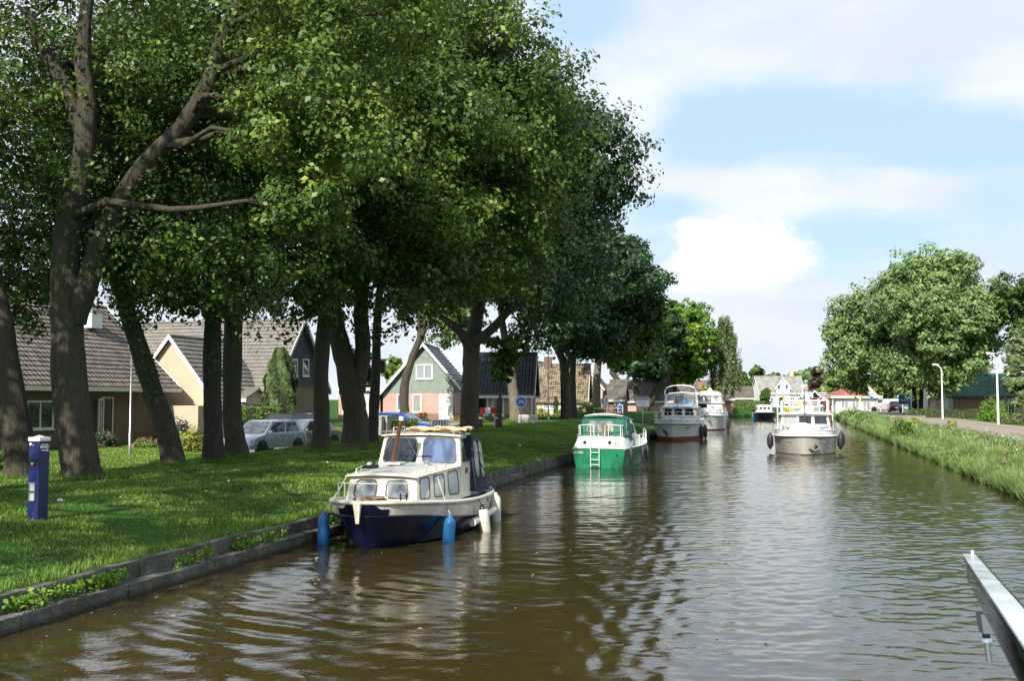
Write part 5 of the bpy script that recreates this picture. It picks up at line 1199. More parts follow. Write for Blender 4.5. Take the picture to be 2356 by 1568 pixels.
# beach flags
def flag(label, px, py, top, Y, shape, cols):
    b = atY(px, py, Y); b.z = 1.0; h_ = HC + (HY - top) / F * Y - 1.0; r = empty('beach_flag', b, R(-5), label, 'flag', 'banners by the pavilion')
    mb = MB(); mb.tube([(0, 0, -.1), (0, 0, h_ * .7), (-.02, 0, h_)], [.03, .025, .015], M['steel'], 6); mb.build('pole', r)
    mb = MB()
    for (pts, c_) in shape: mb.hexa([(x_, -.01, z_) for x_, z_ in pts], [(x_, .01, z_) for x_, z_ in pts], M[c_])
    mb.build('banner', r)
flag('white triangular banner with a blue and yellow mark, flying right of its pole', 1999, 945, 882, 146, [([(0, 3.7), (0, 2.2), (.7, 2.0), (1.0, 2.6)], 'white'), ([(.02, 2.19), (.7, 1.99), (.75, 1.6), (.05, 2.0)], 'signblue'), ([(1.0, 2.6), (.7, 1.99), (1.6, 1.9)], 'white'), ([(.3, 2.72), (.72, 2.5), (.62, 2.2), (.3, 2.4)], 'yellow')], None)
flag('narrow yellow-striped banner standing upright before the pavilion roof', 1981, 945, 880, 147, [([(-.35, 3.7), (-.2, 1.0), (.0, 1.0), (-.0, 3.7)], 'yellow'), ([(.01, 2.6), (.01, 1.3), (.12, 1.3), (.12, 2.6)], 'signblue')], None)
flag('blue and white upright banner right of the blue road sign', 2095, 946, 903, 130, [([(-.25, 2.5), (-.25, .3), (.0, .3), (.0, 2.5)], 'signblue'), ([(.01, 2.5), (.01, .3), (.35, .3), (.35, 2.5)], 'white')], None)

# garden plants
column_shrub('tall columnar conifer in front of the boarded house', onstreet(645, 58), .95, 5.2 , size=.11, n_=26000, seed=1)
column_shrub('small dark columnar conifer left of its twin before the cottage window', Vector((4.0, 93.5, 1.2)), .22, 1.7, 'leaf_oak2', .1, 900, 2)
column_shrub('small very dark conifer right of its twin before the cottage window', Vector((4.9, 93.5, 1.2)), .36, 1.35, 'leaf_oak2', .1, 900, 3)
hedge('tall bright green hedge behind the silver hatchback', onstreet(552, 55), onstreet(632, 56), 1.4, 1.95, seed=1)
hedge('low green hedge in front of the bright blue car', onstreet(866, 55.5), onstreet(958, 57), .7, 1.25, 'leaf_oak', seed=2)
hedge('green bush hedge between the two dark oak trunks and the boarded house', onstreet(752, 55), onstreet(790, 56), 1.2, .8, 'leaf_yellow', seed=3)
hedge('clipped bright hedge beneath the brown-roofed shed', Vector((34.3, 158, 1.05)), Vector((38.6, 156, 1.05)), 1.6, 1.35, 'leaf_bright', .16, 70, seed=4)
b1, b2 = Vector((35.2, 74.5, .93)), Vector((41.2, 71, .93)); hedge('long low clipped hedge right of the nearer lamp', b1, b2, .8, .72, 'leaf_lime', .10, 130, seed=5)
hedge('tall clipped hedge cut by the right edge of the photo', Vector((37.3, 74.8, .93)), Vector((42.5, 71.5, .93)), 1.2, 2.3, 'leaf_lime', .11, 110, seed=6)
hedge('low dark hedge behind the second lamp', Vector((40.0, 99, .93)), Vector((43.8, 95, .93)), .8, .8, 'leaf_oak', .11, 100, seed=7)
hedge('low dark hedge left of the broad trees', Vector((43.3, 112, .93)), Vector((46.3, 110, .93)), .9, .75, 'leaf_oak', .12, 90, seed=8)
shrub('yellow-green garden bush right of the leaning oak', onstreet(440, 47) , (.8, .8, 1.1), 'leaf_yellow', .11, 26, 90, 1)
shrub('violet hydrangea bush behind the leaning oak', onstreet(415, 50), (.7, .7, 1.5), 'leaf_oak2', .11, 24, 70, 2, 'flower_violet', cat='hydrangea')
shrub('pink hydrangea beside the bungalow door', onstreet(245, 50.5), (.7, .7, .9), 'leaf_oak2', .1, 24, 60, 3, 'flower_pink', cat='hydrangea')
shrub('low pink flowering plants right of the lamp pole', onstreet(340, 50), (.7, .6, .45), 'leaf_bright', .09, 22, 40, 4, 'flower_pink')
shrub('bush with small leaves at the left edge of the photo', onstreet(12, 34), (.6, .6, .7), 'leaf_bright', .09, 24, 60, 5)
shrub('bright green shrub left of the green boat roof', Vector(((1350 - 1178) / F * 92, 92, 1.15)), (1.7, 1.2, 1.5), 'leaf_lime', .15, 26, 110, 6)
shrub('pale yellow-green grasses under the cottage window', Vector(((1240 - 1178) / F * 92, 92, 1.15)), (1.0, .7, .8), 'leaf_yellow', .13, 24, 50, 7)
shrub('green perennials right of the cottage window', Vector(((1296 - 1178) / F * 92, 92, 1.15)), (1.2, .7, .8), 'leaf_lime', .13, 24, 50, 8)
shrub('red-flowering plants beside the white front door', Vector(((1062 - 1178) / F * 74, 74, 1.15)), (.7, .4, .35), 'leaf_bright', .08, 24, 30, 9, 'flower_red')
shrub('low ground cover before the pink house', Vector(((1085 - 1178) / F * 72, 72, 1.15)), (1.2, .5, .4), 'leaf_bright', .09, 24, 50, 10)
shrub('rose bush under the window of the green gable', Vector(((972 - 1178) / F * 75, 75, 1.15)), (.5, .4, .7), 'leaf_oak', .09, 20, 30, 11, 'flower_red')
shrub('clipped ball of box on the lawn below the hedge', at(1702, 938, 1.0), (1.25, 1.25, 1.1), 'leaf_lime', .13, 30, 160, 12, cat='topiary')
shrub('standard round-crowned bush before the green-roofed house', Vector((39.5, 84, .93)) , (1.3, 1.2, 2.2), 'leaf_bright', .13, 28, 120, 13)
shrub('dark green bush on the right bank at the water\'s edge', Vector((uR(63) + .5 + K * 63, 63, .2)), (.9, .8, 1.3), 'leaf_oak', .12, 28, 90, 14)
shrub('leafy bush leaning over the water, far along the right bank', Vector((uR(96) + .4 + K * 96, 96, .2)), (1.3, 1.2, 1.5), 'leaf_right', .14, 28, 90, 15)
shrub('second leafy bush further along the right bank', Vector((uR(112) + .5 + K * 112, 112, .2)), (1.5, 1.2, 1.7), 'leaf_right', .15, 28, 90, 16)
shrub('yellow ragwort clump on the right bank by the road', Vector((uR(72) + 2.3 + K * 72, 72, .85)), (.6, .5, .6), 'leaf_lime', .08, 22, 40, 17, 'flower_yellow')
shrub('brown-leaved shoot standing above the right bank herbs', Vector((uR(56) + 2.4 + K * 56, 56, .85)), (.35, .3, .9), 'leaf_yellow', .1, 24, 30, 18)
# litter and stones on the grass
for i, (px, py, rr_, lb) in enumerate(((138, 1155, .045, 'white paper scrap on the grass right of the blue pedestal'), (753, 1067, .05, 'pale crumpled scrap on the grass near the boat'), (527, 1110, .04, 'small white scrap on the grass below the twin oaks'), (1196, 1027, .06, 'white scrap on the grass right of the cream boat'))):
    b = groundY(px, py); rng = np.random.default_rng(i); mb = MB(); n_ = 8
    mb.lathe([(0, -.01), (rr_, .0), (rr_ * 1.1, rr_ * .5), (rr_ * .5, rr_ * .95), (0, rr_)], M['white'], n=7); o = mb.build('paper_scrap', loc=b)
    me = o.data
    for vv in me.vertices: vv.co += Vector(rng.normal(size=3) * rr_ * .18)
    tag(o, lb, 'litter', 'scraps on the grass')
# light-coloured stone next to the bicycle sign
b = groundY(1215, 975); mb = MB(); mb.box((0, 0, .2), (1.3, .7, .75), M['concretelight']); o = mb.build('stone_block', bevel=.12, loc=b); tag(o, 'pale stone block lying behind the round blue sign', 'stone')
# ------------------------------------------------------------------ boats
def cr(P, n=4):                                           # Catmull-Rom through sections
    out = []; P = [np.array(p, float) for p in P]
    for a in range(len(P) - 1):
        p0, p1, p2, p3 = P[max(a - 1, 0)], P[a], P[a + 1], P[min(a + 2, len(P) - 1)]
        for t in np.linspace(0, 1, n, endpoint=False):
            out.append(.5 * ((2 * p1) + (-p0 + p2) * t + (2 * p0 - 5 * p1 + 4 * p2 - p3) * t * t + (-p0 + 3 * p1 - 3 * p2 + p3) * t ** 3))
    out.append(P[-1]); return out
def hull(root, secs, mats, transom, deck, deckdrop=.06, rail=None, railr=.035, n=4, smooth=30, name='hull'):
    """secs: stem to stern, each a list of (x, y, z) from keel to sheer on the port side (x negative is port)"""
    S_ = cr(secs, n); S_ = [[(max(p[0], 0.0), p[1], p[2]) for p in s_] for s_ in S_]
    port = [[Vector((-p[0], p[1], p[2])) for p in s_] for s_ in S_]; star = [[Vector(p) for p in s_] for s_ in S_]
    mb = MB(); mb.loft(port, mats); mb.loft(star, mats)
    tp = port[-1] + star[-1][::-1]
    for j in range(len(mats)): mb.poly([port[-1][j], star[-1][j], star[-1][j + 1], port[-1][j + 1]], transom[j] if isinstance(transom, (list, tuple)) else transom)
    h = mb.build(name, root, smooth=smooth, weld=True)
    mb = MB(); dk = [[p[-1] * 1.0 - Vector((0, 0, deckdrop)), Vector((0, p[-1].y, p[-1].z - deckdrop + .02)), q[-1] - Vector((0, 0, deckdrop))] for p, q in zip(port, star)]
    mb.loft(dk, deck); mb.build('deck', h)
    if rail:
        mb = MB(); ln = [p[-1] for p in port[::-1]] + [p[-1] for p in star[1:]]
        mb.tube(ln, railr, rail, 8); mb.build('rubbing_strake', h, smooth=50)
    return h, port, star
def rail_on(root, pts, h, m, r=.014, posts=True, mid=False, name='railing', every=1):
    mb = MB(); up = [Vector(p) + Vector((0, 0, h)) for p in pts]; mb.tube(up, r, m, 6)
    if mid: mb.tube([Vector(p) + Vector((0, 0, h * .5)) for p in pts], r * .8, m, 6)
    if posts:
        for i, p in enumerate(pts):
            if i % every == 0 or i == len(pts) - 1: mb.tube([Vector(p), up[i]], r, m, 6)
    return mb.build(name, root, smooth=50)
class Boat:
    def __init__(s, name, label, c, head, cat='boat', group=None):
        """c: middle of the waterline, head: heading as a unit (x, y)"""
        s.rz = math.atan2(-head[0], head[1]); s.r = empty(name, c, s.rz, label, cat, group); s.o = Vector(c)
    def w(s, p):
        a, b_ = math.cos(s.rz), math.sin(s.rz); return Vector((s.o.x + p[0] * a - p[1] * b_, s.o.y + p[0] * b_ + p[1] * a, s.o.z + p[2]))
def fender(label, top, L, r, m, group, knobs='black', tilt=(0, 0), rope_to=None, ropem='ropewhite', taper=False):
    """hanging fender with its line: a thing of its own"""
    o = empty('fender', top, 0, label, 'fender', group); mb = MB()
    prof = [(.0, .03), (r * .35, .03), (r * .4, -.03), (r * .8, -.07), (r, -.14), (r, -L + .14), (r * .8, -L + .06), (r * .4, -L + .02), (r * .35, -L - .04), (0, -L - .04)] if not taper else \
           [(.0, .04), (r * .25, .03), (r * .5, -.06), (r * .9, -.16), (r, -.25), (r, -L + .25), (r * .9, -L + .16), (r * .5, -L + .06), (r * .25, -L - .03), (0, -L - .04)]
    mb.lathe(prof, M[m], n=16); bo = mb.build('fender_body', o, smooth=50); bo.rotation_euler = (tilt[0], tilt[1], 0)
    if knobs != m:
        mb = MB(); mb.lathe([(0, .035), (r * .36, .035), (r * .42, -.03), (r * .7, -.055), (r * .5, -.05)], M[knobs], n=12); mb.build('end_cap', bo, smooth=50)
    if rope_to is not None:
        mb = MB(); d = Vector(rope_to) - Vector(top); mb.tube([(0, 0, .02), d * .5 + Vector((0, .02, -.02)), d], .010, M[ropem], 6); mb.build('fender_line', o)
    return o
def rope(label, a, b_, sag, m='rope', r=.012, name='mooring_rope', n=12):
    a, b_ = Vector(a), Vector(b_); mb = MB(); pts = []
    for i in range(n):
        t = i / (n - 1); p = a.lerp(b_, t); p.z -= sag * 4 * t * (1 - t); pts.append(p - a)
    mb.tube(pts, r, M[m], 6); o = mb.build(name, loc=a); return tag(o, label, 'rope', 'mooring lines')
def roofslab(root, x0, y0, x1, y1, z0, z1, th, m, camber=.05, name='roof', bev=.02):
    """rounded roof: half widths x0 at front y0, x1 at rear y1"""
    mb = MB(); secs = []
    for t in np.linspace(0, 1, 5):
        w_ = x0 + (x1 - x0) * t; y_ = y0 + (y1 - y0) * t; z_ = z0 + (z1 - z0) * t
        tp = [(w_ * k, y_, z_ + th + camber * (1 - k * k)) for k in np.linspace(-1, 1, 9)]; bt = [(w_ * k, y_, z_ + camber * .6 * (1 - k * k)) for k in np.linspace(1, -1, 9)]
        secs.append(tp + bt + [tp[0]])
    mb.loft(secs, m, m, m); return mb.build(name, root, smooth=40, weld=True)

# -- 1: the cream and navy cabin boat in the foreground
hd = Vector((-.235, -.972)).normalized()
B1 = Boat('cabin_boat', 'cream and navy cabin boat with a wooden mast, nearest on the left quay', (-2.13, 21.2, 0), hd, 'boat'); r1 = B1.r
secs = [[(0, 2.25, -.35), (0, 2.42, .0), (0, 2.62, .60), (0, 2.72, .87)],
        [(0, 1.95, -.38), (.26, 2.2, .01), (.46, 2.42, .60), (.53, 2.45, .86)],
        [(0, 1.5, -.4), (.62, 1.62, .02), (.88, 1.72, .55), (.95, 1.73, .81)],
        [(0, .6, -.42), (.96, .62, .03), (1.14, .62, .42), (1.20, .62, .72)],
        [(0, -.8, -.42), (1.10, -.8, .03), (1.24, -.8, .31), (1.29, -.8, .66)],
        [(0, -2.2, -.4), (1.03, -2.2, .03), (1.15, -2.2, .28), (1.19, -2.2, .65)],
        [(0, -2.6, -.38), (.96, -2.62, .03), (1.07, -2.68, .28), (1.10, -2.72, .67)]]
h1, port, star = hull(r1, secs, [M['black'], M['navy'], M['cream']], M['navy'], M['deckgrey'], .05, M['cream'], .042)
mb = MB()                                               # navy bow panel with the cream anchor bracket
ps = [(p[2], p[2].lerp(p[3], .93 if i < 3 else .55)) for i, p in enumerate(port[:5])]; sq = [(p[2], p[2].lerp(p[3], .93 if i < 3 else .55)) for i, p in enumerate(star[1:5], 1)]
mb.loft([[a + Vector((-.004, .012, 0)), b_ + Vector((-.004, .012, 0))] for a, b_ in ps[::-1]] + [[a + Vector((.004, .012, 0)), b_ + Vector((.004, .012, 0))] for a, b_ in sq], M['navy']); mb.build('bow_panel', h1)
mb = MB(); mb.hexa([(-.075, 2.72, .86), (.075, 2.72, .86), (.03, 2.72, .50), (-.03, 2.72, .50)], [(-.075, 2.80, .87), (.075, 2.80, .87), (.03, 2.76, .50), (-.03, 2.76, .50)], M['cream']); mb.box((0, 2.7, 1.0), (.07, .05, .36), M['cream']); mb.build('anchor_bracket', r1, bevel=.006)
mb = MB(); ln = [p[1 + 1] for p in port[::-1]] + [p[2] for p in star[1:]]; mb.tube([p + Vector((0, 0, .012)) for p in ln], .022, M['navy'], 6); mb.build('knuckle_strip', h1, smooth=50)
# fore cabin
mb = MB(); q = frustum(mb, [(-.98, -.65, .60), (.98, -.65, .60), (.74, 1.62, .70), (-.74, 1.62, .70)], [(-.90, -.65, 1.33), (.90, -.65, 1.33), (.67, 1.46, 1.25), (-.67, 1.46, 1.25)], M['cream']); fc = mb.build('fore_cabin', r1, bevel=.025, smooth=40)
roofslab(fc, .74, 1.56, .95, -.62, 1.245, 1.325, .022, M['cream'], .055, 'cabin_top')
mb = MB(); mb.loft([[(w_ * k, y_, z_ + .055 * (1 - k * k)) for k in np.linspace(-1, 1, 7)] for w_, y_, z_ in ((.62, 1.35, 1.283), (.80, -.55, 1.353))], M['deckgrey']); mb.build('nonslip_panel', fc)
for a, b_ in ((.10, .43), (.555, .89)): add_window(r1, q['front'], (a, b_, .26, .90), .11, M['black'], M['cglass'], .022)
for a, b_ in ((.06, .27), (.36, .60), (.685, .93)): add_window(r1, q['port'], (a, b_, .22, .93), .09, M['black'], M['cglass'], .02); add_window(r1, q['starboard'], (1 - b_, 1 - a, .22, .93), .09, M['black'], M['cglass'], .02)
# wheelhouse
mb = MB(); q = frustum(mb, [(-.93, -1.42, .66), (.93, -1.42, .66), (.93, -.655, .66), (-.93, -.655, .66)], [(-.93, -1.42, 1.33), (.93, -1.42, 1.33), (.93, -.655, 1.33), (-.93, -.655, 1.33)], M['cream']); wh = mb.build('wheelhouse', r1)
mb = MB(); q = frustum(mb, [(-.93, -1.42, 1.332), (.93, -1.42, 1.332), (.93, -.656, 1.332), (-.93, -.656, 1.332)], [(-.84, -1.42, 1.95), (.84, -1.42, 1.95), (.84, -.82, 1.95), (-.84, -.82, 1.95)], M['cream']); mb.build('wheelhouse_top', wh, bevel=.02, smooth=40)
roofslab(wh, .89, -.74, .86, -1.62, 1.945, 1.965, .022, M['cream'], .05, 'wheelhouse_roof')
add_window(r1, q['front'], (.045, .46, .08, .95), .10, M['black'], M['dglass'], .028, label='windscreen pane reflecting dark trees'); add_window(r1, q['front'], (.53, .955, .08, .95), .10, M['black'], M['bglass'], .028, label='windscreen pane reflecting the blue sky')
add_window(r1, q['port'], (.15, .85, .10, .93), .07, M['black'], M['dglass'], .022); add_window(r1, q['starboard'], (.15, .85, .10, .93), .07, M['black'], M['dglass'], .022)
mb = MB(); mb.box((-.935, -1.05, 1.22), (.02, .16, .11), M['varnish']); mb.build('name_plate', r1)
# navy canvas over the cockpit with clear panels
mb = MB(); q = frustum(mb, [(-1.10, -2.25, .70), (1.10, -2.25, .70), (1.08, -1.36, .74), (-1.08, -1.36, .74)], [(-.96, -2.12, 1.86), (.96, -2.12, 1.86), (.95, -1.36, 1.97), (-.95, -1.36, 1.97)], M['navycloth']); cv = mb.build('cockpit_canopy', r1, bevel=.03, smooth=40)
add_window(cv, q['port'], (.06, .50, .25, .93), .22, M['navycloth'], M['clear'], .01, .006, 'clear_panel'); add_window(cv, q['port'], (.60, .92, .25, .93), .10, M['navycloth'], M['clear'], .01, .006, 'clear_panel')
add_window(cv, q['rear'], (.12, .88, .3, .9), .1, M['navycloth'], M['clear'], .01, .006, 'clear_panel')
# stern well and details
for sx in (-1, 1):
    mb = MB(); mb.box((sx * .95, -2.45, .66), (.22, .35, .04), M['deckgrey']); mb.tube([(sx * 1.12, -2.35, .67), (sx * 1.12, -2.35, .74)], .02, M['steel'], 6); mb.tube([(sx * 1.12, -2.45, .75), (sx * 1.12, -2.25, .75)], .018, M['steel'], 6); mb.build('mooring_cleat', r1)
mb = MB(); mb.box((-1.25, -1.75, .56), (.04, .14, .10), M['steel']); mb.build('vent_plate', r1)
P_ = [(-.42, 2.42, .86), (-.22, 2.60, .87), (.22, 2.60, .87), (.42, 2.42, .86)]
rail_on(r1, [(-.70, 1.98, .83), (-.42, 2.34, .85), (0, 2.62, .87), (.42, 2.34, .85), (.70, 1.98, .83)], .34, M['cream'], .012, name='bow_railing')
for sx in (-1, 1): rail_on(r1, [(sx * .60, 1.35, 1.28), (sx * .68, .9, 1.30), (sx * .74, .45, 1.31), (sx * .80, 0, 1.33)], .10, M['stainless'], .010, name='grab_rail')
for sx in (-1, 1): rail_on(r1, [(sx * .68, -.95, 1.99), (sx * .66, -1.25, 1.99), (sx * .64, -1.55, 1.99)], .13, M['stainless'], .010, mid=True, name='roof_rail')
for dx in (-.62, -.50):
    mb = MB(); mb.tube([(dx, 1.86, .84), (dx, 1.86, .98)], .016, M['black'], 6); mb.tube([(dx - .045, 1.86, .93), (dx + .045, 1.86, .93)], .013, M['black'], 6); mb.build('bollard_pin', r1)
mb = MB()
for a in (0, 1): mb.tube([(.05 + .32 * math.cos(t) * (1 - .12 * a), 2.02 + .13 * math.sin(t), .875 + .03 * a) for t in np.linspace(0, 6.28, 15)[:-1]], .022, M['wood'], 6, closed=True)
o = mb.build('anchor_chain_coil', r1)
mb = MB(); mb.lathe([(.0, 0), (.055, 0), (.05, .05), (.075, .06), (.075, .10), (0, .11)], M['steel'], c=(-.35, -.15, 1.375), n=14); mb.build('mushroom_vent', r1, smooth=40)
mb = MB(); mb.box((.28, .05, 1.42), (.34, .36, .05), M['cream']); mb.build('deck_hatch', r1, bevel=.01)
mb = MB(); mb.lathe([(.0, 0), (.06, 0), (.06, .07), (0, .09)], M['steel'], axis='x', c=(.6, .55, 1.42), n=12); mb.tube([(.5, .45, 1.38), (.72, .75, 1.38)], .04, M['black'], 8); mb.build('searchlight', r1)
mb = MB(); mb.tube([(.36, .02, 1.33), (.17, .0, 2.30)], [.05, .04], M['varnish'], 10); mb.build('mast', r1, smooth=40)
mb = MB(); mb.tube([(.17, .0, 2.30), (.155, .0, 2.38)], .05, M['white'], 10); mb.build('mast_light', r1, smooth=40)
mb = MB(); mb.tube([(.62, -.0, 2.07), (-.14, .0, 2.06)], .018, M['varnish'], 6); mb.build('spreader', r1)
mb = MB()
for p in ((.86, -.8, 1.99), (-.25, -.72, 1.98), (-.05, -.62, 1.4), (.85, -.3, 1.35)): mb.tube([(.19, .0, 2.2), p], .006, M['steel'], 4)
mb.build('stay_wire', r1)
# things on the roof
o = empty('folded_tarpaulin', B1.w((-.30, -1.15, 2.045)), B1.rz + R(-4), 'folded tan tarpaulin lying on the wheelhouse roof of the cream boat', 'tarpaulin'); rng = np.random.default_rng(9)
for x0 in (.34, -.36):
    mb = MB(); nx, ny = 13, 7; g = [[(x0 + (i / (nx - 1) - .5) * .68, (j / (ny - 1) - .5) * .5, .035 + .028 * math.sin(j * 1.9 + i * .35) + rng.uniform(-.008, .008) + .02 * math.sin(i * .9)) for j in range(ny)] for i in range(nx)]
    mb.loft(g, M['canvas']); mb.loft([[(p[0], p[1], p[2] + .028 + .012 * math.sin(j * 2.3 + i)) for j, p in enumerate(s_)] for i, s_ in enumerate(g)], M['canvas'])
    for s_ in (g[0], g[-1]): mb.poly([(p[0], p[1], p[2]) for p in s_] + [(p[0], p[1], p[2] + .04) for p in s_[::-1]], M['canvas'])
    for k in (0, -1): e_ = [s_[k] for s_ in g]; mb.poly(e_ + [(p[0], p[1], p[2] + .035) for p in e_[::-1]], M['canvas'])
    mb.build('folded_half', o, smooth=50)
o = empty('folding_chair', B1.w((-.18, -1.50, 2.03)), B1.rz, 'dark folding chair standing on the roof of the cream boat', 'chair')
mb = MB(); mb.slab([(-.20, .0, .04), (.20, .0, .04), (.18, -.03, .24), (-.18, -.03, .24)], .012, M['navycloth']); mb.build('backrest', o)
mb = MB(); mb.tube([(-.23, .02, .0), (-.22, -.03, .25), (.22, -.03, .25), (.23, .02, .0)], .012, M['black'], 6)
for k in range(6): mb.tube([(-.17 + k * .068, .012, .06), (-.16 + k * .064, -.015, .24)], .004, M['grey'], 4)
mb.build('frame', o)
o = empty('green_roll', B1.w((-.66, -1.38, 2.03)), B1.rz, 'small dark green roll at the roof edge of the cream boat', 'roll'); mb = MB(); mb.tube([(-.12, 0, .05), (.12, .02, .05)], .035, M['board_teal'], 10); mb.build('cloth_roll', o, smooth=40)
mb = MB(); mb.tube([(-.10, -.01, .05), (-.09, -.01, .05)], .038, M['black'], 10); mb.build('strap', o)
fg = 'fenders of the cream and navy boat'
fender('blue fender hanging between the cream boat and the quay', B1.w((.98, 2.0, .58)), .86, .115, 'bluefender', fg, 'bluefender', rope_to=B1.w((.72, 1.45, 1.30)))
fender('blue fender on the canal side of the cream boat\'s bow', B1.w((-1.22, 1.05, .50)), .86, .115, 'bluefender', fg, 'bluefender', tilt=(0, R(4)), rope_to=B1.w((-.72, .55, 1.42)))
fender('dirty white fender amidships on the cream boat, slanting outward', B1.w((-1.42, -.55, .52)), .74, .12, 'whitefender', fg, 'black', tilt=(R(6), R(-7)), rope_to=B1.w((-1.29, -.75, .66)), ropem='rope')
fender('white fender hanging at the stern corner of the cream boat', B1.w((-1.27, -2.25, .62)), .76, .12, 'whitefender', fg, 'whitefender', rope_to=B1.w((-1.19, -2.2, .70)), ropem='rope')
mb = MB(); a, b_ = B1.w((-1.33, -.15, .22)), B1.w((-1.33, -1.9, .30)); mb.tube([Vector((0, 0, 0)), (b_ - a) * .5, b_ - a], .075, M['whitefender'], 10); o = mb.build('fender_tube', smooth=40, loc=a); tag(o, 'long pale fender tube lying along the waterline of the cream boat', 'fender', fg)
rope('dark line from the cream boat\'s bow to the grass', B1.w((.60, 2.35, .88)), groundY(640, 1122, .6) + Vector((0, 0, .02)), .12)
rope('black line from the cream boat\'s roof down to its stern fender', B1.w((-.78, -1.35, 2.02)), B1.w((-1.27, -2.22, .70)), .0, r=.014)
rope('black hanging line along the cream boat\'s canopy', B1.w((-.70, -.85, 2.0)), B1.w((-1.0, -1.5, .75)), .12, r=.012)

# -- 2: green cruiser seen from its stern
hd = Vector((.27, .963)).normalized(); st_ = at(1378, 1078, 0); L2 = 6.9
B2 = Boat('cabin_boat', 'green and white cabin boat with a green canvas hood, seen from the stern', (st_.x + hd.x * L2 / 2, st_.y + hd.y * L2 / 2, 0), hd, 'boat'); r2 = B2.r
secs = [[(0, 3.0, -.3), (0, 3.15, .0), (0, 3.42, .55), (0, 3.5, 1.0)],
        [(0, 2.5, -.3), (.35, 2.6, .0), (.62, 2.7, .55), (.72, 2.75, .97)],
        [(0, 1.4, -.35), (.9, 1.4, .0), (1.12, 1.4, .52), (1.2, 1.4, .90)],
        [(0, -.3, -.35), (1.05, -.3, .0), (1.26, -.3, .50), (1.33, -.3, .82)],
        [(0, -2.2, -.35), (1.0, -2.2, .0), (1.12, -2.2, .50), (1.18, -2.2, .78)],
        [(0, -3.45, -.35), (.93, -3.45, .0), (1.02, -3.5, .50), (1.05, -3.52, .76)]]
h2, p2, s2 = hull(r2, secs, [M['antifoul'], M['green'], M['green']], [M['antifoul'], M['green'], M['green']], M['white'], .02, M['cream'], .022)
mb = MB(); q = frustum(mb, [(-1.03, -3.50, .772), (1.03, -3.50, .772), (1.15, -2.2, .792), (-1.15, -2.2, .792)], [(-.86, -3.28, 1.24), (.86, -3.28, 1.24), (.96, -2.2, 1.26), (-.96, -2.2, 1.26)], M['white']); sd_ = mb.build('stern_deck', r2, bevel=.03, smooth=40)
for u in (.20, .73):
    mb = MB(); c = face_pts(q['rear'], u, .5, 0); mb.lathe([(.088, .03), (.092, -.05), (.070, -.055), (.07, -.02)], M['stainless'], axis='y', c=(c.x, c.y, c.z), n=18); pr = mb.build('porthole', r2, smooth=40)
    mb = MB(); mb.lathe([(.072, -.046), (0, -.048)], M['black'], axis='y', c=(c.x, c.y, c.z), n=18); mb.build('pane', pr)
add_window(r2, q['rear'], (.83, .965, .20, .80), .03, M['black'], M['foil'], .02, label='square hatch lined with crinkled silver foil')
mb = MB(); q = frustum(mb, [(-1.0, -1.4, .80), (1.0, -1.4, .80), (.72, 2.35, .92), (-.72, 2.35, .92)], [(-.86, -1.1, 1.95), (.86, -1.1, 1.95), (.6, 1.2, 1.75), (-.6, 1.2, 1.75)], M['white']); cb = mb.build('cabin', r2, bevel=.04, smooth=40)
for a, b_ in ((.15, .40), (.5, .72)): add_window(r2, q['starboard'], (a, b_, .42, .82), .06, M['black'], M['dglass'], .02)
roofslab(cb, .66, 1.2, .80, -2.35, 1.80, 2.03, .03, M['offwhite'], .10, 'cabin_roof')
mb = MB(); q = frustum(mb, [(-.97, -2.95, 1.22), (.97, -2.95, 1.22), (1.06, -1.42, 1.0), (-1.06, -1.42, 1.0)], [(-.86, -2.45, 1.96), (.86, -2.45, 1.96), (.92, -1.42, 2.00), (-.92, -1.42, 2.00)], M['greencloth']); cv = mb.build('canvas_hood', r2, bevel=.07, smooth=50)
mb = MB(); mb.loft([[(.86 * k, -2.50 + .0 * k, 1.93 + .10 * (1 - k * k)), (.86 * k, -2.38, 1.975 + .10 * (1 - k * k)), (.84 * k, -1.4, 2.0 + .1 * (1 - k * k))] for k in np.linspace(-1, 1, 9)], M['greencloth'], M['greencloth'], M['greencloth']); mb.build('hood_top', cv, smooth=50)
add_window(cv, q['rear'], (.15, .76, .18, .88), .05, M['greencloth'], M['clear'], .01, .03, 'clear_panel'); add_window(cv, q['starboard'], (.12, .42, .12, .88), .05, M['greencloth'], M['foil'], .01, .03, 'foil_panel')
# rails on the stern, ladder, plank
mb = MB()
for sx in (-1, 1):
    mb.tube([(sx * .85, -2.6, 1.25), (sx * .86, -2.6, 1.66), (sx * .84, -3.25, 1.68), (sx * .30, -3.30, 1.72), (sx * .23, -3.31, 1.66), (sx * .22, -3.31, 1.24)], .018, M['stainless'], 8)
    for p in ((sx * .84, -3.25, 1.22), (sx * .36, -3.29, 1.24), (sx * .86, -2.9, 1.22)): mb.tube([p, (p[0], p[1], 1.69)], .016, M['stainless'], 6)
mb.build('stern_railing', r2, smooth=50)
mb = MB()
for sx in (-.30, .04): mb.tube([(sx, -3.34, 1.25), (sx, -3.50, 1.15), (sx - .0, -3.60, .74), (sx, -3.60, .04)], .017, M['stainless'], 8)
for z_ in (.14, .34, .62, .84, 1.05): mb.tube([(-.30, -3.60 + max(0, z_ - .74) * .25, z_), (.04, -3.60 + max(0, z_ - .74) * .25, z_)], .015, M['stainless'], 6)
mb.build('boarding_ladder', r2, smooth=50)
o = mb = MB(); mb.box((.20, -3.22, 1.50), (.20, .04, .44), M['wood']); mb.build('rudder_board', r2)
mb = MB(); mb.box((.52, -3.34, 1.56), (.08, .02, .13), M['yellow']); mb.build('yellow_tag', r2)
mb = MB(); mb.lathe([(.035, -.015), (0, -.018)], M['black'], axis='y', c=(.73, -3.50, .52), n=12); mb.build('exhaust_outlet', r2)
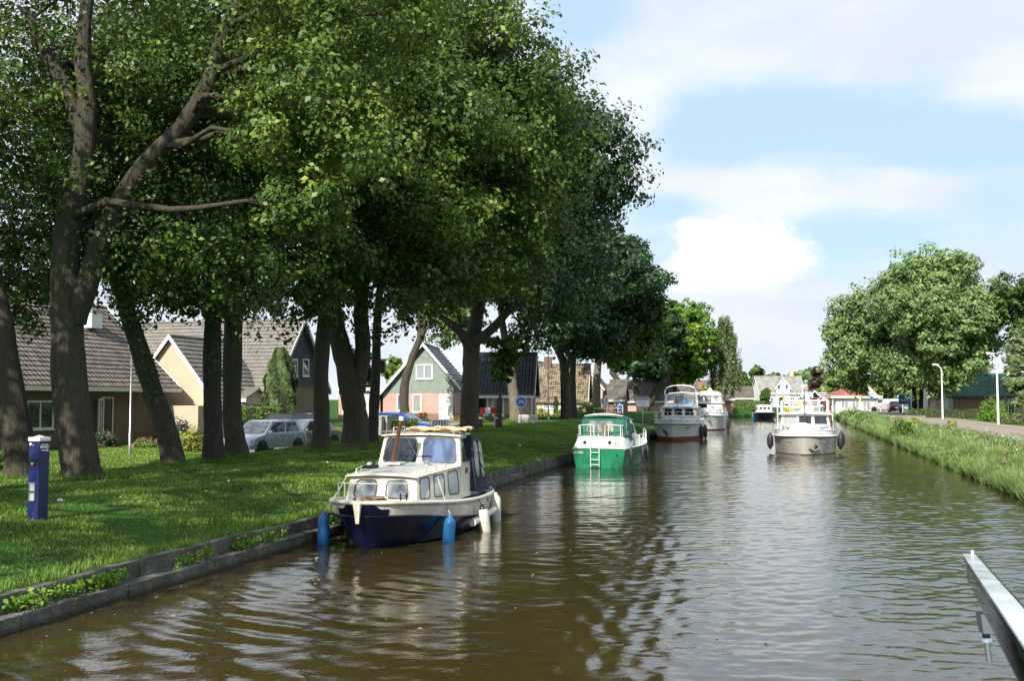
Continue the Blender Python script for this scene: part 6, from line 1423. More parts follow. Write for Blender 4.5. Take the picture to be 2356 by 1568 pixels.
mb = MB(); mb.lathe([(.02, 0), (.02, .1), (0, .11)], M['stainless'], c=(-.05, -3.3, 1.25), n=8); mb.build('stern_light', r2)
text(r2, 'COEN', (-.80, -3.525, .57), (1, 0, 0), (0, -.04, 1), .13, M['cream'], bold=.004)
side = [(1.30, -1.4, .80), (1.34, -.7, .82), (1.34, 0, .84), (1.27, .8, .88), (1.13, 1.6, .92), (.95, 2.2, .96)]
rail_on(r2, side, .46, M['stainless'], .016, mid=True); rail_on(r2, [(-p[0], p[1], p[2]) for p in side], .46, M['stainless'], .016, mid=True)
mb = MB(); mb.box((.98, .2, 1.0), (.06, 1.3, .4), M['white']); mb.build('side_locker', r2, bevel=.02)
fg = 'fenders of the green boat'
for (y_, x_, lb) in ((-3.0, 1.22, 'black fender nearest the stern of the green boat'), (-1.25, 1.42, 'black fender in the middle of the green boat\'s side'), (-.2, 1.46, 'black fender furthest forward on the green boat\'s side')):
    fender(lb, B2.w((x_, y_, .80)), .68, .095, 'rubber', fg, 'rubber', rope_to=B2.w((x_ - .1, y_, .92)), taper=True)
# gear on the roof
ob = empty('outboard_gear', B2.w((.35, -.4, 2.14)), B2.rz, 'blue outboard motor standing on the green boat\'s roof', 'outboard motor')
mb = MB(); mb.box((.0, 0, .22), (.16, .2, .26), M['carblue']); mb.build('motor_cowl', ob, bevel=.03); mb = MB(); mb.tube([(-.1, 0, 0), (-.1, 0, .36), (.1, 0, .36), (.1, 0, 0)], .014, M['white'], 6); mb.build('stand', ob)
mb = MB(); mb.tube([(0, 0, .1), (0, 0, 0)], .04, M['grey'], 8); mb.build('shaft', ob)
ob = empty('wooden_pole', B2.w((-.35, -.2, 2.12)), B2.rz, 'short wooden pole leaning on the green boat\'s roof', 'pole'); mb = MB(); mb.tube([(0, 0, 0), (-.09, 0, .62)], .02, M['wood'], 6); mb.build('shaft', ob); mb = MB(); mb.box((-.09, 0, .64), (.12, .03, .04), M['wood']); mb.build('handle', ob)
mb = MB(); mb.tube([(-.75, -.6, 2.1), (-.75, -.6, 2.34), (.5, -.6, 2.34), (.5, -.6, 2.1)], .012, M['steel'], 6); mb.build('roof_rack', r2)
ob = empty('bicycle', B2.w((.12, .2, 2.12)), B2.rz + R(70), 'folding bicycle parts stacked on the green boat\'s roof', 'bicycle')
for y_ in (-.25, .25):
    mb = MB(); mb.tube([(0, y_ + .19 * math.cos(t), .2 + .19 * math.sin(t)) for t in np.linspace(0, 6.28, 17)[:-1]], .012, M['tyre'], 5, closed=True); mb.build('wheel', ob)
mb = MB(); 
for a, b_ in (((0, -.25, .2), (0, -.1, .45)), ((0, -.1, .45), (0, .15, .42)), ((0, .15, .42), (0, .25, .2)), ((0, -.1, .45), (0, 0, .2)), ((0, 0, .2), (0, .15, .42)), ((0, .15, .42), (0, .13, .6))): mb.tube([a, b_], .012, M['steel'], 5)
mb.tube([(-.15, .12, .6), (.15, .12, .6)], .012, M['steel'], 5); mb.build('frame', ob)
rope('dark line from the green boat\'s stern to the bank', B2.w((-1.0, -3.3, .95)), groundY(1150, 1020) + Vector((0, 0, .02)), .18)
rope('second dark line from the green boat\'s stern, lower on the grass', B2.w((-1.02, -3.35, .85)), groundY(1230, 1032) + Vector((0, 0, .02)), .10)

# -- steel cruisers of one family
def cruiser(name, label, stemp, head, L, bm, cfg):
    c = Vector((stemp.x - head.x * L / 2, stemp.y - head.y * L / 2, 0)); B = Boat(name, label, c, head, 'boat', cfg.get('group')); r = B.r
    h, w = L / 2, bm / 2; zs = cfg.get('sheer', .92); hm = M[cfg['hull']]; tp = M[cfg.get('top', 'offwhite')]; st2 = M[cfg.get('stripe', 'black')]; bt = M[cfg.get('boot', 'antifoul')]
    zb = cfg.get('bootz', .10); bw = cfg.get('bulwark', .17)
    def sec(y_, f0, f1, dz, rk=0):                       # keel, waterline, boot top, strake low, strake high, bulwark top
        return [(0, y_, -.4), (w * f0, y_ + rk * .2, -.02), (w * (f0 * .9 + f1 * .1), y_ + rk * .25, zb), (w * (f0 * .15 + f1 * .85), y_ + rk * .8, zs - .13 + dz), (w * f1, y_ + rk * .9, zs - .04 + dz), (w * f1 * .985, y_ + rk, zs + bw + dz * 1.3)]
    secs = [sec(h - .55, 0, 0, .07, .55), sec(h - .8, .20, .42, .05, .42), sec(h - 1.5, .58, .80, .03, .25), sec(h * .35, .90, .98, 0, 0), sec(-h * .2, .96, 1.0, -.03, 0), sec(-h * .75, .90, .95, -.01, 0), sec(-h, .82, .88, .02, 0)]
    hu, po, sta = hull(r, secs, [bt, bt, hm, st2, tp], hm, M['deckgrey'], cfg.get('deckdrop', .16), M['stainless'], .022)
    mb = MB(); ln = [p[4] for p in po[::-1]] + [p[4] for p in sta[1:]]; mb.tube(ln, .045, tp, 8); mb.build('rubbing_rail', hu, smooth=50)
    zd = zs + bw - .12
    # fore cabin with small windows
    fy = h * cfg.get('fy', .52); wy = h * cfg.get('wy', .12); wr = -h * cfg.get('wr', .35); zf = zd + cfg.get('fh', .42)
    mb = MB(); q = frustum(mb, [(-w * .80, wy, zd - .1), (w * .80, wy, zd - .1), (w * .50, fy, zd - .1), (-w * .50, fy, zd - .1)], [(-w * .74, wy, zf + .06), (w * .74, wy, zf + .06), (w * .44, fy - .22, zf - .02), (-w * .44, fy - .22, zf - .02)], tp); f = mb.build('fore_cabin', r, bevel=.03, smooth=40)
    roofslab(f, w * .47, fy - .18, w * .77, wy, zf - .02, zf + .06, .03, tp, .05, 'cabin_top')
    for a, b_ in cfg.get('fwin', ((.12, .36), (.64, .88))): add_window(r, q['front'], (a, b_, .35, .78), .05, M['steel'], M['dglass'], .02)
    for a, b_ in ((.15, .4), (.58, .83)):
        add_window(r, q['port'], (a, b_, .35, .78), .05, M['steel'], M['dglass'], .02); add_window(r, q['starboard'], (1 - b_, 1 - a, .35, .78), .05, M['steel'], M['dglass'], .02)
    # wheelhouse
    zr = cfg['roof']; zw = zf - .02
    mb = MB(); q = frustum(mb, [(-w * .84, wr, zd - .1), (w * .84, wr, zd - .1), (w * .82, wy, zd - .1), (-w * .82, wy, zd - .1)], [(-w * .78, wr, zr), (w * .78, wr, zr), (w * .74, wy - .16, zr), (-w * .74, wy - .16, zr)], tp); wh_ = mb.build('wheelhouse', r, bevel=.03, smooth=40)
    H_ = zr - zd + .1; v0 = (zw + .07 - zd + .1) / H_
    for i, (a, b_) in enumerate(cfg.get('wwin', ((.05, .32), (.37, .64), (.69, .96)))): add_window(r, q['front'], (a, b_, v0, .93), .06, M[cfg.get('wf', 'black')], M[cfg.get('wg', ('dglass',) * 3)[i]], .02)
    for a, b_ in ((.08, .45), (.54, .92)):
        add_window(r, q['port'], (a, b_, v0, .92), .06, M['black'], M['dglass'], .02); add_window(r, q['starboard'], (1 - b_, 1 - a, v0, .92), .06, M['black'], M['dglass'], .02)
    roofslab(wh_, w * .84, wy + .1, w * .86, wr - .3, zr - .01, zr + .03, .05, tp, .06, 'wheelhouse_roof')
    # aft cabin
    mb = MB(); mb.hexa([(-w * .78, -h * .92, zd - .1), (w * .78, -h * .92, zd - .1), (w * .8, wr, zd - .1), (-w * .8, wr, zd - .1)], [(-w * .66, -h * .86, zd + .5), (w * .66, -h * .86, zd + .5), (w * .7, wr, zd + .5), (-w * .7, wr, zd + .5)], tp); mb.build('aft_cabin', r, bevel=.03, smooth=40)
    # deck railing round the bow
    tops = [p[-1] for p in po]; k = len(tops); ids = [int(t * (k - 1)) for t in (.62, .5, .4, .3, .2, .1, 0)]
    ln = [po[i][-1] * 1 for i in ids] + [sta[i][-1] * 1 for i in ids[::-1][1:]]
    rail_on(r, ln, cfg.get('railh', .5), M['stainless'], .014, mid=True)
    return B, hu, po, sta, q, zr, w, h, wh_
def fenders(B, lst, m='rubber', g=None, r=.12, L=.72):
    for lb, p, anchor in lst: fender(lb, B.w(p), L, r, m, g, m, rope_to=B.w(anchor), taper=True, ropem='rope')
def anchor(root, c, nx):
    mb = MB(); c = Vector(c); mb.tube([c + Vector((0, 0, .2)), c + Vector((0, .03, -.22))], .022, M['steel'], 6)
    mb.tube([c + Vector((-.2, .03, .0)), c + Vector((0, .05, -.24)), c + Vector((.2, .03, .0))], [.02, .05, .02], M['steel'], 6); return mb.build('anchor', root)

# -- 3: white cruiser with a flybridge and tubular arch
hd = Vector((-.265, -.964)).normalized(); stm = at(1546, 1016, 0)
B3, hu3, po, sta, q, zr, w, h, wh3 = cruiser('motor_cruiser', 'white flybridge cruiser with a tubular arch and red boot top, lettered Julia', stm, hd, 8.8, 3.05,
    dict(hull='offwhite', top='offwhite', stripe='black', sheer=1.12, bulwark=.2, bootz=.26, roof=2.12, fy=.42, wy=.05, fh=.30, wwin=((.08, .30), (.37, .60), (.68, .92)), railh=.5)); r3 = B3.r
for sx in (-1, 1):
    nrm = Vector((sx * .62, .78, 0)); u = Vector((-sx * .78 * -1, .62 * -1, 0)) if False else None
zt = .80
text(r3, 'Julia', (-.95, h - 1.02, .78), (.74, .52, 0), (0, 0, 1), .22, M['black'], bold=.002, shear=.3) if False else None
def name_on(root, s_, port_side, secs_, t, zrow, size, mat_, shear=.3, lift=.03):
    """lettering lying on the hull side at station t"""
    S_ = secs_; k = len(S_); i = int(t * (k - 1)); a, b_ = S_[i], S_[min(i + 3, k - 1)]
    lo, hi = a[2], a[3]; f = (zrow - lo.z) / (hi.z - lo.z); p = lo.lerp(hi, f); p2 = b_[2].lerp(b_[3], f); up = (hi - lo).normalized()
    xd = (p2 - p).normalized()
    if not port_side: xd = -xd
    n_ = xd.cross(up).normalized(); c = p.lerp(p2, .5) + n_ * lift
    return text(root, s_, c, xd, up, size, mat_, shear=shear)
name_on(r3, 'Julia', True, po, .22, .80, .24, M['black']); name_on(r3, 'Julia', False, sta, .22, .80, .24, M['black'])
def pocket(root, secs_, t, port_side, z0, z1, half, m='black'):
    S_ = secs_; k = len(S_); i = int(t * (k - 1)); a, b_ = S_[i], S_[min(i + 3, k - 1)]
    def pt(f, s__, lift=.012):
        z = z0 + (z1 - z0) * f; g = (z - a[2].z) / (a[3].z - a[2].z); p = a[2].lerp(a[3], g); p2 = b_[2].lerp(b_[3], g); xd = (p2 - p).normalized(); up = (a[3] - a[2]).normalized(); n_ = xd.cross(up).normalized()
        if n_.y < 0: n_ = -n_
        return p.lerp(p2, .5) + xd * s__ * half + n_ * lift
    pts = [pt(0, .3), pt(.12, .8), pt(.55, 1), pt(1, .1), pt(.55, -1), pt(.12, -.8), pt(0, -.3)]
    mb = MB(); mb.poly(pts, M[m]); mb.build('anchor_pocket', root)
    mb = MB(); mb.tube([pt(.95, 0, .05), pt(.1, 0, .06)], .028, M['steel'], 6); mb.tube([pt(.4, -1.6, .05), pt(.08, 0, .07), pt(.4, 1.6, .05)], [.02, .06, .02], M['steel'], 6); mb.build('anchor', root)
pocket(r3, sta, .14, False, .36, .92, .22)
# flybridge
yf, yb = .05 * h - .3, -.35 * h - .2
mb = MB(); q3 = frustum(mb, [(-1.12, yb, zr + .06), (1.12, yb, zr + .06), (1.10, yf, zr + .06), (-1.10, yf, zr + .06)], [(-1.06, yb, zr + .26), (1.06, yb, zr + .26), (1.02, yf - .14, zr + .26), (-1.02, yf - .14, zr + .26)], M['white']); fb = mb.build('flybridge', r3, bevel=.03)
mb = MB(); ht = zr + .92
a_ = [(-1.0, yf - .9), (-.92, yf - .25), (-.35, yf - .05), (.35, yf - .05), (.92, yf - .25), (1.0, yf - .9)]
mb.tube([(x_, y_ - .12, ht) for x_, y_ in a_], .03, M['white'], 8)
for x_, y_ in a_: mb.tube([(x_, y_, zr + .25), (x_, y_ - .12, ht)], .028, M['white'], 8)
ws = mb.build('windscreen_frame', fb, smooth=50)
for i in range(5):
    (x0, y0_), (x1, y1_) = a_[i], a_[i + 1]; mb = MB(); mb.poly([(x0, y0_ + .005, zr + .27), (x1, y1_ + .005, zr + .27), (x1, y1_ - .115, ht), (x0, y0_ - .115, ht)], M['clearpane']) ; mb.build('pane', ws)
mb = MB(); Y0 = yf - 1.0
mb.tube([(-1.08, Y0, zr + .1), (-1.08, Y0 + .05, zr + 1.15), (-.98, Y0 + .08, zr + 1.38), (-.6, Y0 + .1, zr + 1.52), (0, Y0 + .1, zr + 1.57), (.6, Y0 + .1, zr + 1.52), (.98, Y0 + .08, zr + 1.38), (1.08, Y0 + .05, zr + 1.15), (1.08, Y0, zr + .1)], .035, M['white'], 8)
mb.tube([(-1.08, Y0 - 1.0, zr + .1), (-1.08, Y0 - .95, zr + .8), (-.9, Y0 - .95, zr + 1.0), (0, Y0 - .95, zr + 1.08), (.9, Y0 - .95, zr + 1.0), (1.08, Y0 - .95, zr + .8), (1.08, Y0 - 1.0, zr + .1)], .028, M['white'], 8)
mb.tube([(-1.08, Y0, zr + 1.0), (-1.08, Y0 - .95, zr + .8)], .025, M['white'], 6); mb.tube([(1.08, Y0, zr + 1.0), (1.08, Y0 - .95, zr + .8)], .025, M['white'], 6)
mb.build('tubular_arch', r3, smooth=50)
o = empty('covered_gear', B3.w((-.45, yf - .6, zr + .26)), B3.rz, 'bright blue bundle behind the flybridge windscreen of the Julia cruiser', 'bundle'); mb = MB(); mb.lathe([(.0, 0), (.38, .02), (.42, .14), (.28, .28), (.1, .34), (0, .35)], M['bluecloth'], n=10); mb.build('cloth_cover', o, smooth=50); mb = MB(); mb.tube([(.4 * math.cos(t), .4 * math.sin(t), .13) for t in np.linspace(0, 6.28, 13)[:-1]], .01, M['white'], 5, closed=True); mb.build('tie_cord', o)
mb = MB(); mb.tube([(0, .24 * h, 1.45), (0, .24 * h - .06, 2.65)], [.03, .02], M['varnish'], 6); mb.tube([(-.16, .22 * h, 2.3), (.16, .22 * h, 2.3)], .015, M['white'], 6); mb.tube([(0, .24 * h, 2.2), (-.55, .1 * h, 1.9)], .008, M['steel'], 4); mb.tube([(0, .24 * h, 2.2), (.55, .1 * h, 1.9)], .008, M['steel'], 4); mb.build('mast', r3)
fenders(B3, [('black fender at the near canal-side corner of the Julia cruiser', (-1.62, 1.3, .98), (-1.5, 1.3, 1.25)), ('black fender further aft on the Julia cruiser, right of its neighbour', (-1.72, -.5, .98), (-1.55, -.5, 1.25))], g='fenders of the white moored cruisers', r=.15, L=.95)
fenders(B3, [('round dark fender between the Julia cruiser and the quay', (1.52, 2.1, .62), (1.3, 2.1, 1.2))], g='fenders of the white moored cruisers', r=.22, L=.62)
rope('upper mooring line from the Julia cruiser to the bank', B3.w((1.0, 3.2, 1.2)), groundY(1400, 968) + Vector((0, 0, .05)), .10, r=.02)
rope('lower mooring line from the Julia cruiser to the bank', B3.w((1.0, 3.0, 1.05)), groundY(1390, 980) + Vector((0, 0, .05)), .12, r=.02)

# -- 4: white cruiser with a canvas top behind it
stm = at(1622, 992, 0)
B4, hu4, po, sta, q, zr, w, h, wh4 = cruiser('motor_cruiser', 'white cruiser with a cream canvas top, moored behind the Julia cruiser', stm, Vector((-.255, -.967)).normalized(), 9.4, 3.2,
    dict(hull='offwhite', top='white', stripe='black', sheer=1.30, bulwark=.22, bootz=.12, boot='maroon', roof=2.35, fy=.45, wy=.08, fh=.35, wwin=((.07, .46), (.54, .93)), wg=('dglass', 'white'), railh=.32)); r4 = B4.r
mb = MB(); q = frustum(mb, [(-1.12, -2.4, zr + .06), (1.12, -2.4, zr + .06), (1.12, .2, zr + .06), (-1.12, .2, zr + .06)], [(-1.1, -2.4, zr + .68), (1.1, -2.4, zr + .68), (1.08, .05, zr + .62), (-1.08, .05, zr + .62)], M['white']); cv = mb.build('upper_wheelhouse', r4)
for a, b_ in ((.06, .30), (.36, .64), (.70, .94)): add_window(r4, q['front'], (a, b_, .12, .92), .05, M['white'], M['clear'], .02)
for a, b_ in ((.06, .45), (.54, .94)): add_window(r4, q['port'], (a, b_, .12, .92), .05, M['white'], M['clear'], .02)
mb = MB(); mb.loft([[(1.14 * math.cos(t) * (1 if abs(math.cos(t)) < .9 else 1), y_, zr + .66 + .46 * math.sin(t) ** .7 * dz) for t in np.linspace(math.pi, 0, 13)] for y_, dz in ((.22, .75), (.0, .98), (-1.2, 1.0), (-2.5, .95))], M['whitecloth'], M['whitecloth'], M['whitecloth']); mb.build('canvas_top', r4, smooth=60)
mb = MB(); mb.lathe([(.22, 0), (.2, .12), (.05, .30), (0, .32)], M['white'], c=(-.1, -.6, zr + 1.1), n=12); mb.build('radar_dome', r4, smooth=40)
mb = MB()
for x_ in (-.35, .35): mb.tube([(x_ + .32 * math.cos(t), 2.1, 1.62 + .32 * math.sin(t)) for t in np.linspace(0, 3.14, 9)], .02, M['steel'], 5)
mb.build('bow_hoop', r4)
fenders(B4, [('black fender hanging at the outer bow of the canvas-topped cruiser', (-1.78, 1.7, 1.05), (-1.6, 1.7, 1.4))], g='fenders of the white moored cruisers', r=.17, L=1.0)
mb = MB(); a = B4.w((-1.55, .4, 1.5)); mb.tube([(0, 0, 0), (-.06, 0, .55)], [.05, .03], M['orange'], 6); o = mb.build('rolled_pennant', loc=a); tag(o, 'orange rolled pennant on the side of the canvas-topped cruiser', 'pennant')

# -- 5: small dark blue motor boat under way in the distance
stm = at(1762, 967, 0)
B5 = Boat('motor_boat', 'dark blue launch with a white cabin, under way in the far middle of the canal', (stm.x + .2 * 3, stm.y + .97 * 3.2, 0), Vector((-.19, -.98)).normalized(), 'boat'); r5 = B5.r
secs = [[(0, 2.6, -.3), (0, 2.75, 0), (0, 3.1, .92), (0, 3.12, 1.0)], [(0, 2.2, -.3), (.55, 2.3, 0), (.85, 2.5, .9), (.9, 2.5, .98)], [(0, 1.2, -.3), (1.05, 1.3, 0), (1.35, 1.3, .8), (1.4, 1.3, .88)], [(0, -1, -.3), (1.25, -1, 0), (1.48, -1, .72), (1.53, -1, .8)], [(0, -3, -.3), (1.1, -3, 0), (1.35, -3.05, .74), (1.38, -3.05, .82)]]
hull(r5, secs, [M['black'], M['navy'], M['cream']], M['navy'], M['cream'], .03, M['canvas'], .06)
mb = MB(); q = frustum(mb, [(-1.2, -1.2, .8), (1.2, -1.2, .8), (.95, 1.3, .88), (-.95, 1.3, .88)], [(-1.08, -1.2, 1.82), (1.08, -1.2, 1.82), (.85, .75, 1.76), (-.85, .75, 1.76)], M['white']); cb = mb.build('cabin', r5, bevel=.08, smooth=40)
for a, b_ in ((.10, .32), (.38, .62), (.68, .90)): add_window(r5, q['front'], (a, b_, .52, .86), .05, M['black'], M['dglass'], .02)
for a, b_ in ((.1, .42), (.55, .88)): add_window(r5, q['port'], (a, b_, .48, .86), .05, M['black'], M['dglass'], .02); add_window(r5, q['starboard'], (1 - b_, 1 - a, .48, .86), .05, M['black'], M['dglass'], .02)
roofslab(cb, .85, .85, 1.05, -1.3, 1.78, 1.82, .05, M['white'], .10, 'cabin_roof')
g5 = 'fenders of the far launch'
fender('blue fender on the bank side of the far launch', B5.w((1.55, 1.0, .75)), .7, .16, 'bluefender', g5, 'bluefender', rope_to=B5.w((1.45, 1.0, .95)))
fender('black fender on the right side of the far launch', B5.w((-1.58, 1.0, .70)), .62, .20, 'rubber', g5, 'rubber', rope_to=B5.w((-1.45, 1.0, .95)))

# -- 6: the oncoming white cruiser with two people
stm = at(1853, 1050, 0)
B6, hu6, po, sta, q, zr, w, h, wh6 = cruiser('motor_cruiser', 'oncoming white cruiser under way with two people on its flybridge', stm, Vector((-.275, -.961)).normalized(), 9.6, 3.15,
    dict(hull='hullgrey', top='white', stripe='maroon', sheer=.93, bulwark=.24, bootz=.05, boot='maroon', roof=1.93, fy=.52, wy=.16, fh=.26, fwin=((.08, .36), (.42, .58), (.64, .92)), wg=('gglass', 'dglass', 'dglass'), wf='grey', railh=.28)); r6 = B6.r
name_on(r6, 'Tramp', True, po, .20, .62, .17, M['grey']); name_on(r6, 'Tramp', False, sta, .20, .62, .17, M['grey'])
pocket(r6, po, .12, True, .22, .62, .22)
zr6 = zr; yf, yb = .16 * h - .35, -.62 * h
mb = MB(); mb.box((0, (yf + yb) / 2, zr + .07), (2.5, yf - yb, .06), M['white']); fb = mb.build('flybridge_floor', r6)
mb = MB(); ht = zr + .72; loop = [(-1.18, yb), (-1.2, -.2 * h), (-1.12, yf - .3), (-.75, yf), (.0, yf + .04), (.75, yf), (1.12, yf - .3), (1.2, -.2 * h), (1.18, yb)]
mb.tube([(x_, y_, ht) for x_, y_ in loop], .03, M['white'], 8)
for x_, y_ in loop: mb.tube([(x_, y_, zr + .08), (x_, y_, ht)], .026, M['white'], 6)
for x_ in (-1.2, 1.2): mb.box((x_, -.02 * h, zr + .4), (.05, .12, .64), M['white'])
mb.build('flybridge_railing', r6, smooth=50)
mb = MB(); mb.poly([(.76, yf + .01, zr + .14), (.1, yf + .045, zr + .14), (.1, yf + .045, ht - .05), (.76, yf + .01, ht - .05)], M['clearpane']); mb.poly([(-.1, yf + .045, zr + .14), (-.76, yf + .01, zr + .14), (-.76, yf + .01, ht - .05), (-.1, yf + .045, ht - .05)], M['clearpane']); mb.build('windscreen', r6)
mb = MB(); mb.box((-.1, yf - .3, zr + .28), (.7, .4, .4), M['white']); mb.build('helm_console', r6, bevel=.04)
mb = MB(); mb.tube([(-.1 - .17 * math.cos(t), yf - .52, zr + .62 + .17 * math.sin(t)) for t in np.linspace(0, 6.28, 15)[:-1]], .015, M['black'], 5, closed=True); mb.build('steering_wheel', r6)
mb = MB(); mb.tube([(.0, .3 * h, 1.3), (.0, .27 * h, 3.35)], [.035, .022], M['varnish'], 6)
for p in ((-.6, .16 * h, 1.9), (.6, .16 * h, 1.9)): mb.tube([(0, .3 * h, 1.9 + .5), p], .008, M['steel'], 4)
mb.lathe([(.05, 0), (.05, .1), (0, .12)], M['white'], c=(0, .27 * h, 3.35), n=8); mb.build('mast', r6)
mb = MB(); mb.box((.15, .44 * h, 1.36), (.55, .3, .34), M['white']); mb.build('life_raft_canister', r6, bevel=.08)
mb = MB(); mb.tube([(-1.35, -.1 * h, 1.25), (-1.35, -.1 * h, 2.2), (-1.35, -.3 * h, 2.25), (-1.35, -.3 * h, 1.2)], .03, M['orange'], 6); mb.build('davit_frame', r6)
mb = MB(); mb.tube([(-1.45, -.5 * h, 1.1), (-1.45, -.5 * h, 2.3)], .035, M['white'], 6); mb.tube([(1.45, -.5 * h, 1.1), (1.45, -.5 * h, 2.3)], .035, M['white'], 6); mb.tube([(-1.45, -.5 * h, 2.3), (1.45, -.5 * h, 2.3)], .03, M['white'], 6); mb.build('stern_arch', r6)
g6 = 'fenders of the oncoming cruiser'
fenders(B6, [('dark grey fender alone on the left side of the oncoming cruiser', (1.72, 2.0, .98), (1.5, 2.0, 1.3)), ('dark fender on the right of the oncoming cruiser, nearer of two', (-1.72, 1.6, .98), (-1.5, 1.6, 1.3)), ('dark fender on the right of the oncoming cruiser, behind the other', (-1.82, .2, 1.05), (-1.55, .2, 1.3))], g=g6, r=.165, L=.78)
sh = shrub('yellow flowers in a pot at the front of the oncoming cruiser\'s flybridge', B6.w((.85, yf - .1, zr + .1)), (.25, .12, .22), 'leaf_bright', .05, 12, 26, 33, 'flower_yellow', cat='flowers')
o = empty('yellow_cloth', B6.w((.25, yf - .02, zr + .72)), B6.rz, 'yellow cloth hung over the flybridge rail of the oncoming cruiser', 'cloth'); mb = MB(); mb.loft([[(x_, .035 + .012 * math.sin(x_ * 40), .02), (x_, .045 + .012 * math.sin(x_ * 40 + 1), -.18), (x_, .04 + .015 * math.sin(x_ * 40 + 2), -.34)] for x_ in np.linspace(-.14, .14, 8)], M['yellow']); mb.build('cloth_front', o, smooth=60)
mb = MB(); mb.loft([[(x_, .035, .02), (x_, -.04, .03), (x_, -.045, -.12)] for x_ in np.linspace(-.14, .14, 8)], M['yellow']); mb.build('cloth_back', o, smooth=60)
o = empty('ships_flag', B6.w((-.1, -.62 * h, 1.6)), B6.rz, 'green and yellow rolled flag on the oncoming cruiser', 'flag'); mb = MB(); mb.tube([(1.2, 0, 0), (1.3, 0, 1.5)], .015, M['wood'], 6); mb.build('flag_pole', o); mb = MB(); mb.loft([[(1.3 + .05 * math.sin(k), .02 * k, 1.45 - .07 * k), (1.18, .02 * k, 1.4 - .075 * k)] for k in range(12)], M['leafcloth']); mb.build('flag_cloth', o)

# -- 7: small white cruiser between the launch and the oncoming boat
stm = at(1806, 957, 0)
B7, *_ = cruiser('motor_cruiser', 'small white boat partly hidden just left of the oncoming cruiser, far off', stm, Vector((-.5, -.86)).normalized(), 8.0, 2.9,
    dict(hull='white', top='white', stripe='maroon', sheer=1.0, bulwark=.15, roof=1.9, railh=.3)); r7 = B7.r
mb = MB(); mb.tube([(-1.1, -1.5, 1.9), (-1.1, -1.4, 2.8), (0, -1.4, 3.0), (1.1, -1.4, 2.8), (1.1, -1.5, 1.9)], .04, M['white'], 6); mb.build('tubular_arch', r7)
fender('small black fender at the bow of the far white boat', B7.w((1.0, 2.9, .7)), .6, .15, 'rubber', None, 'rubber', rope_to=B7.w((.8, 2.9, 1.1)))

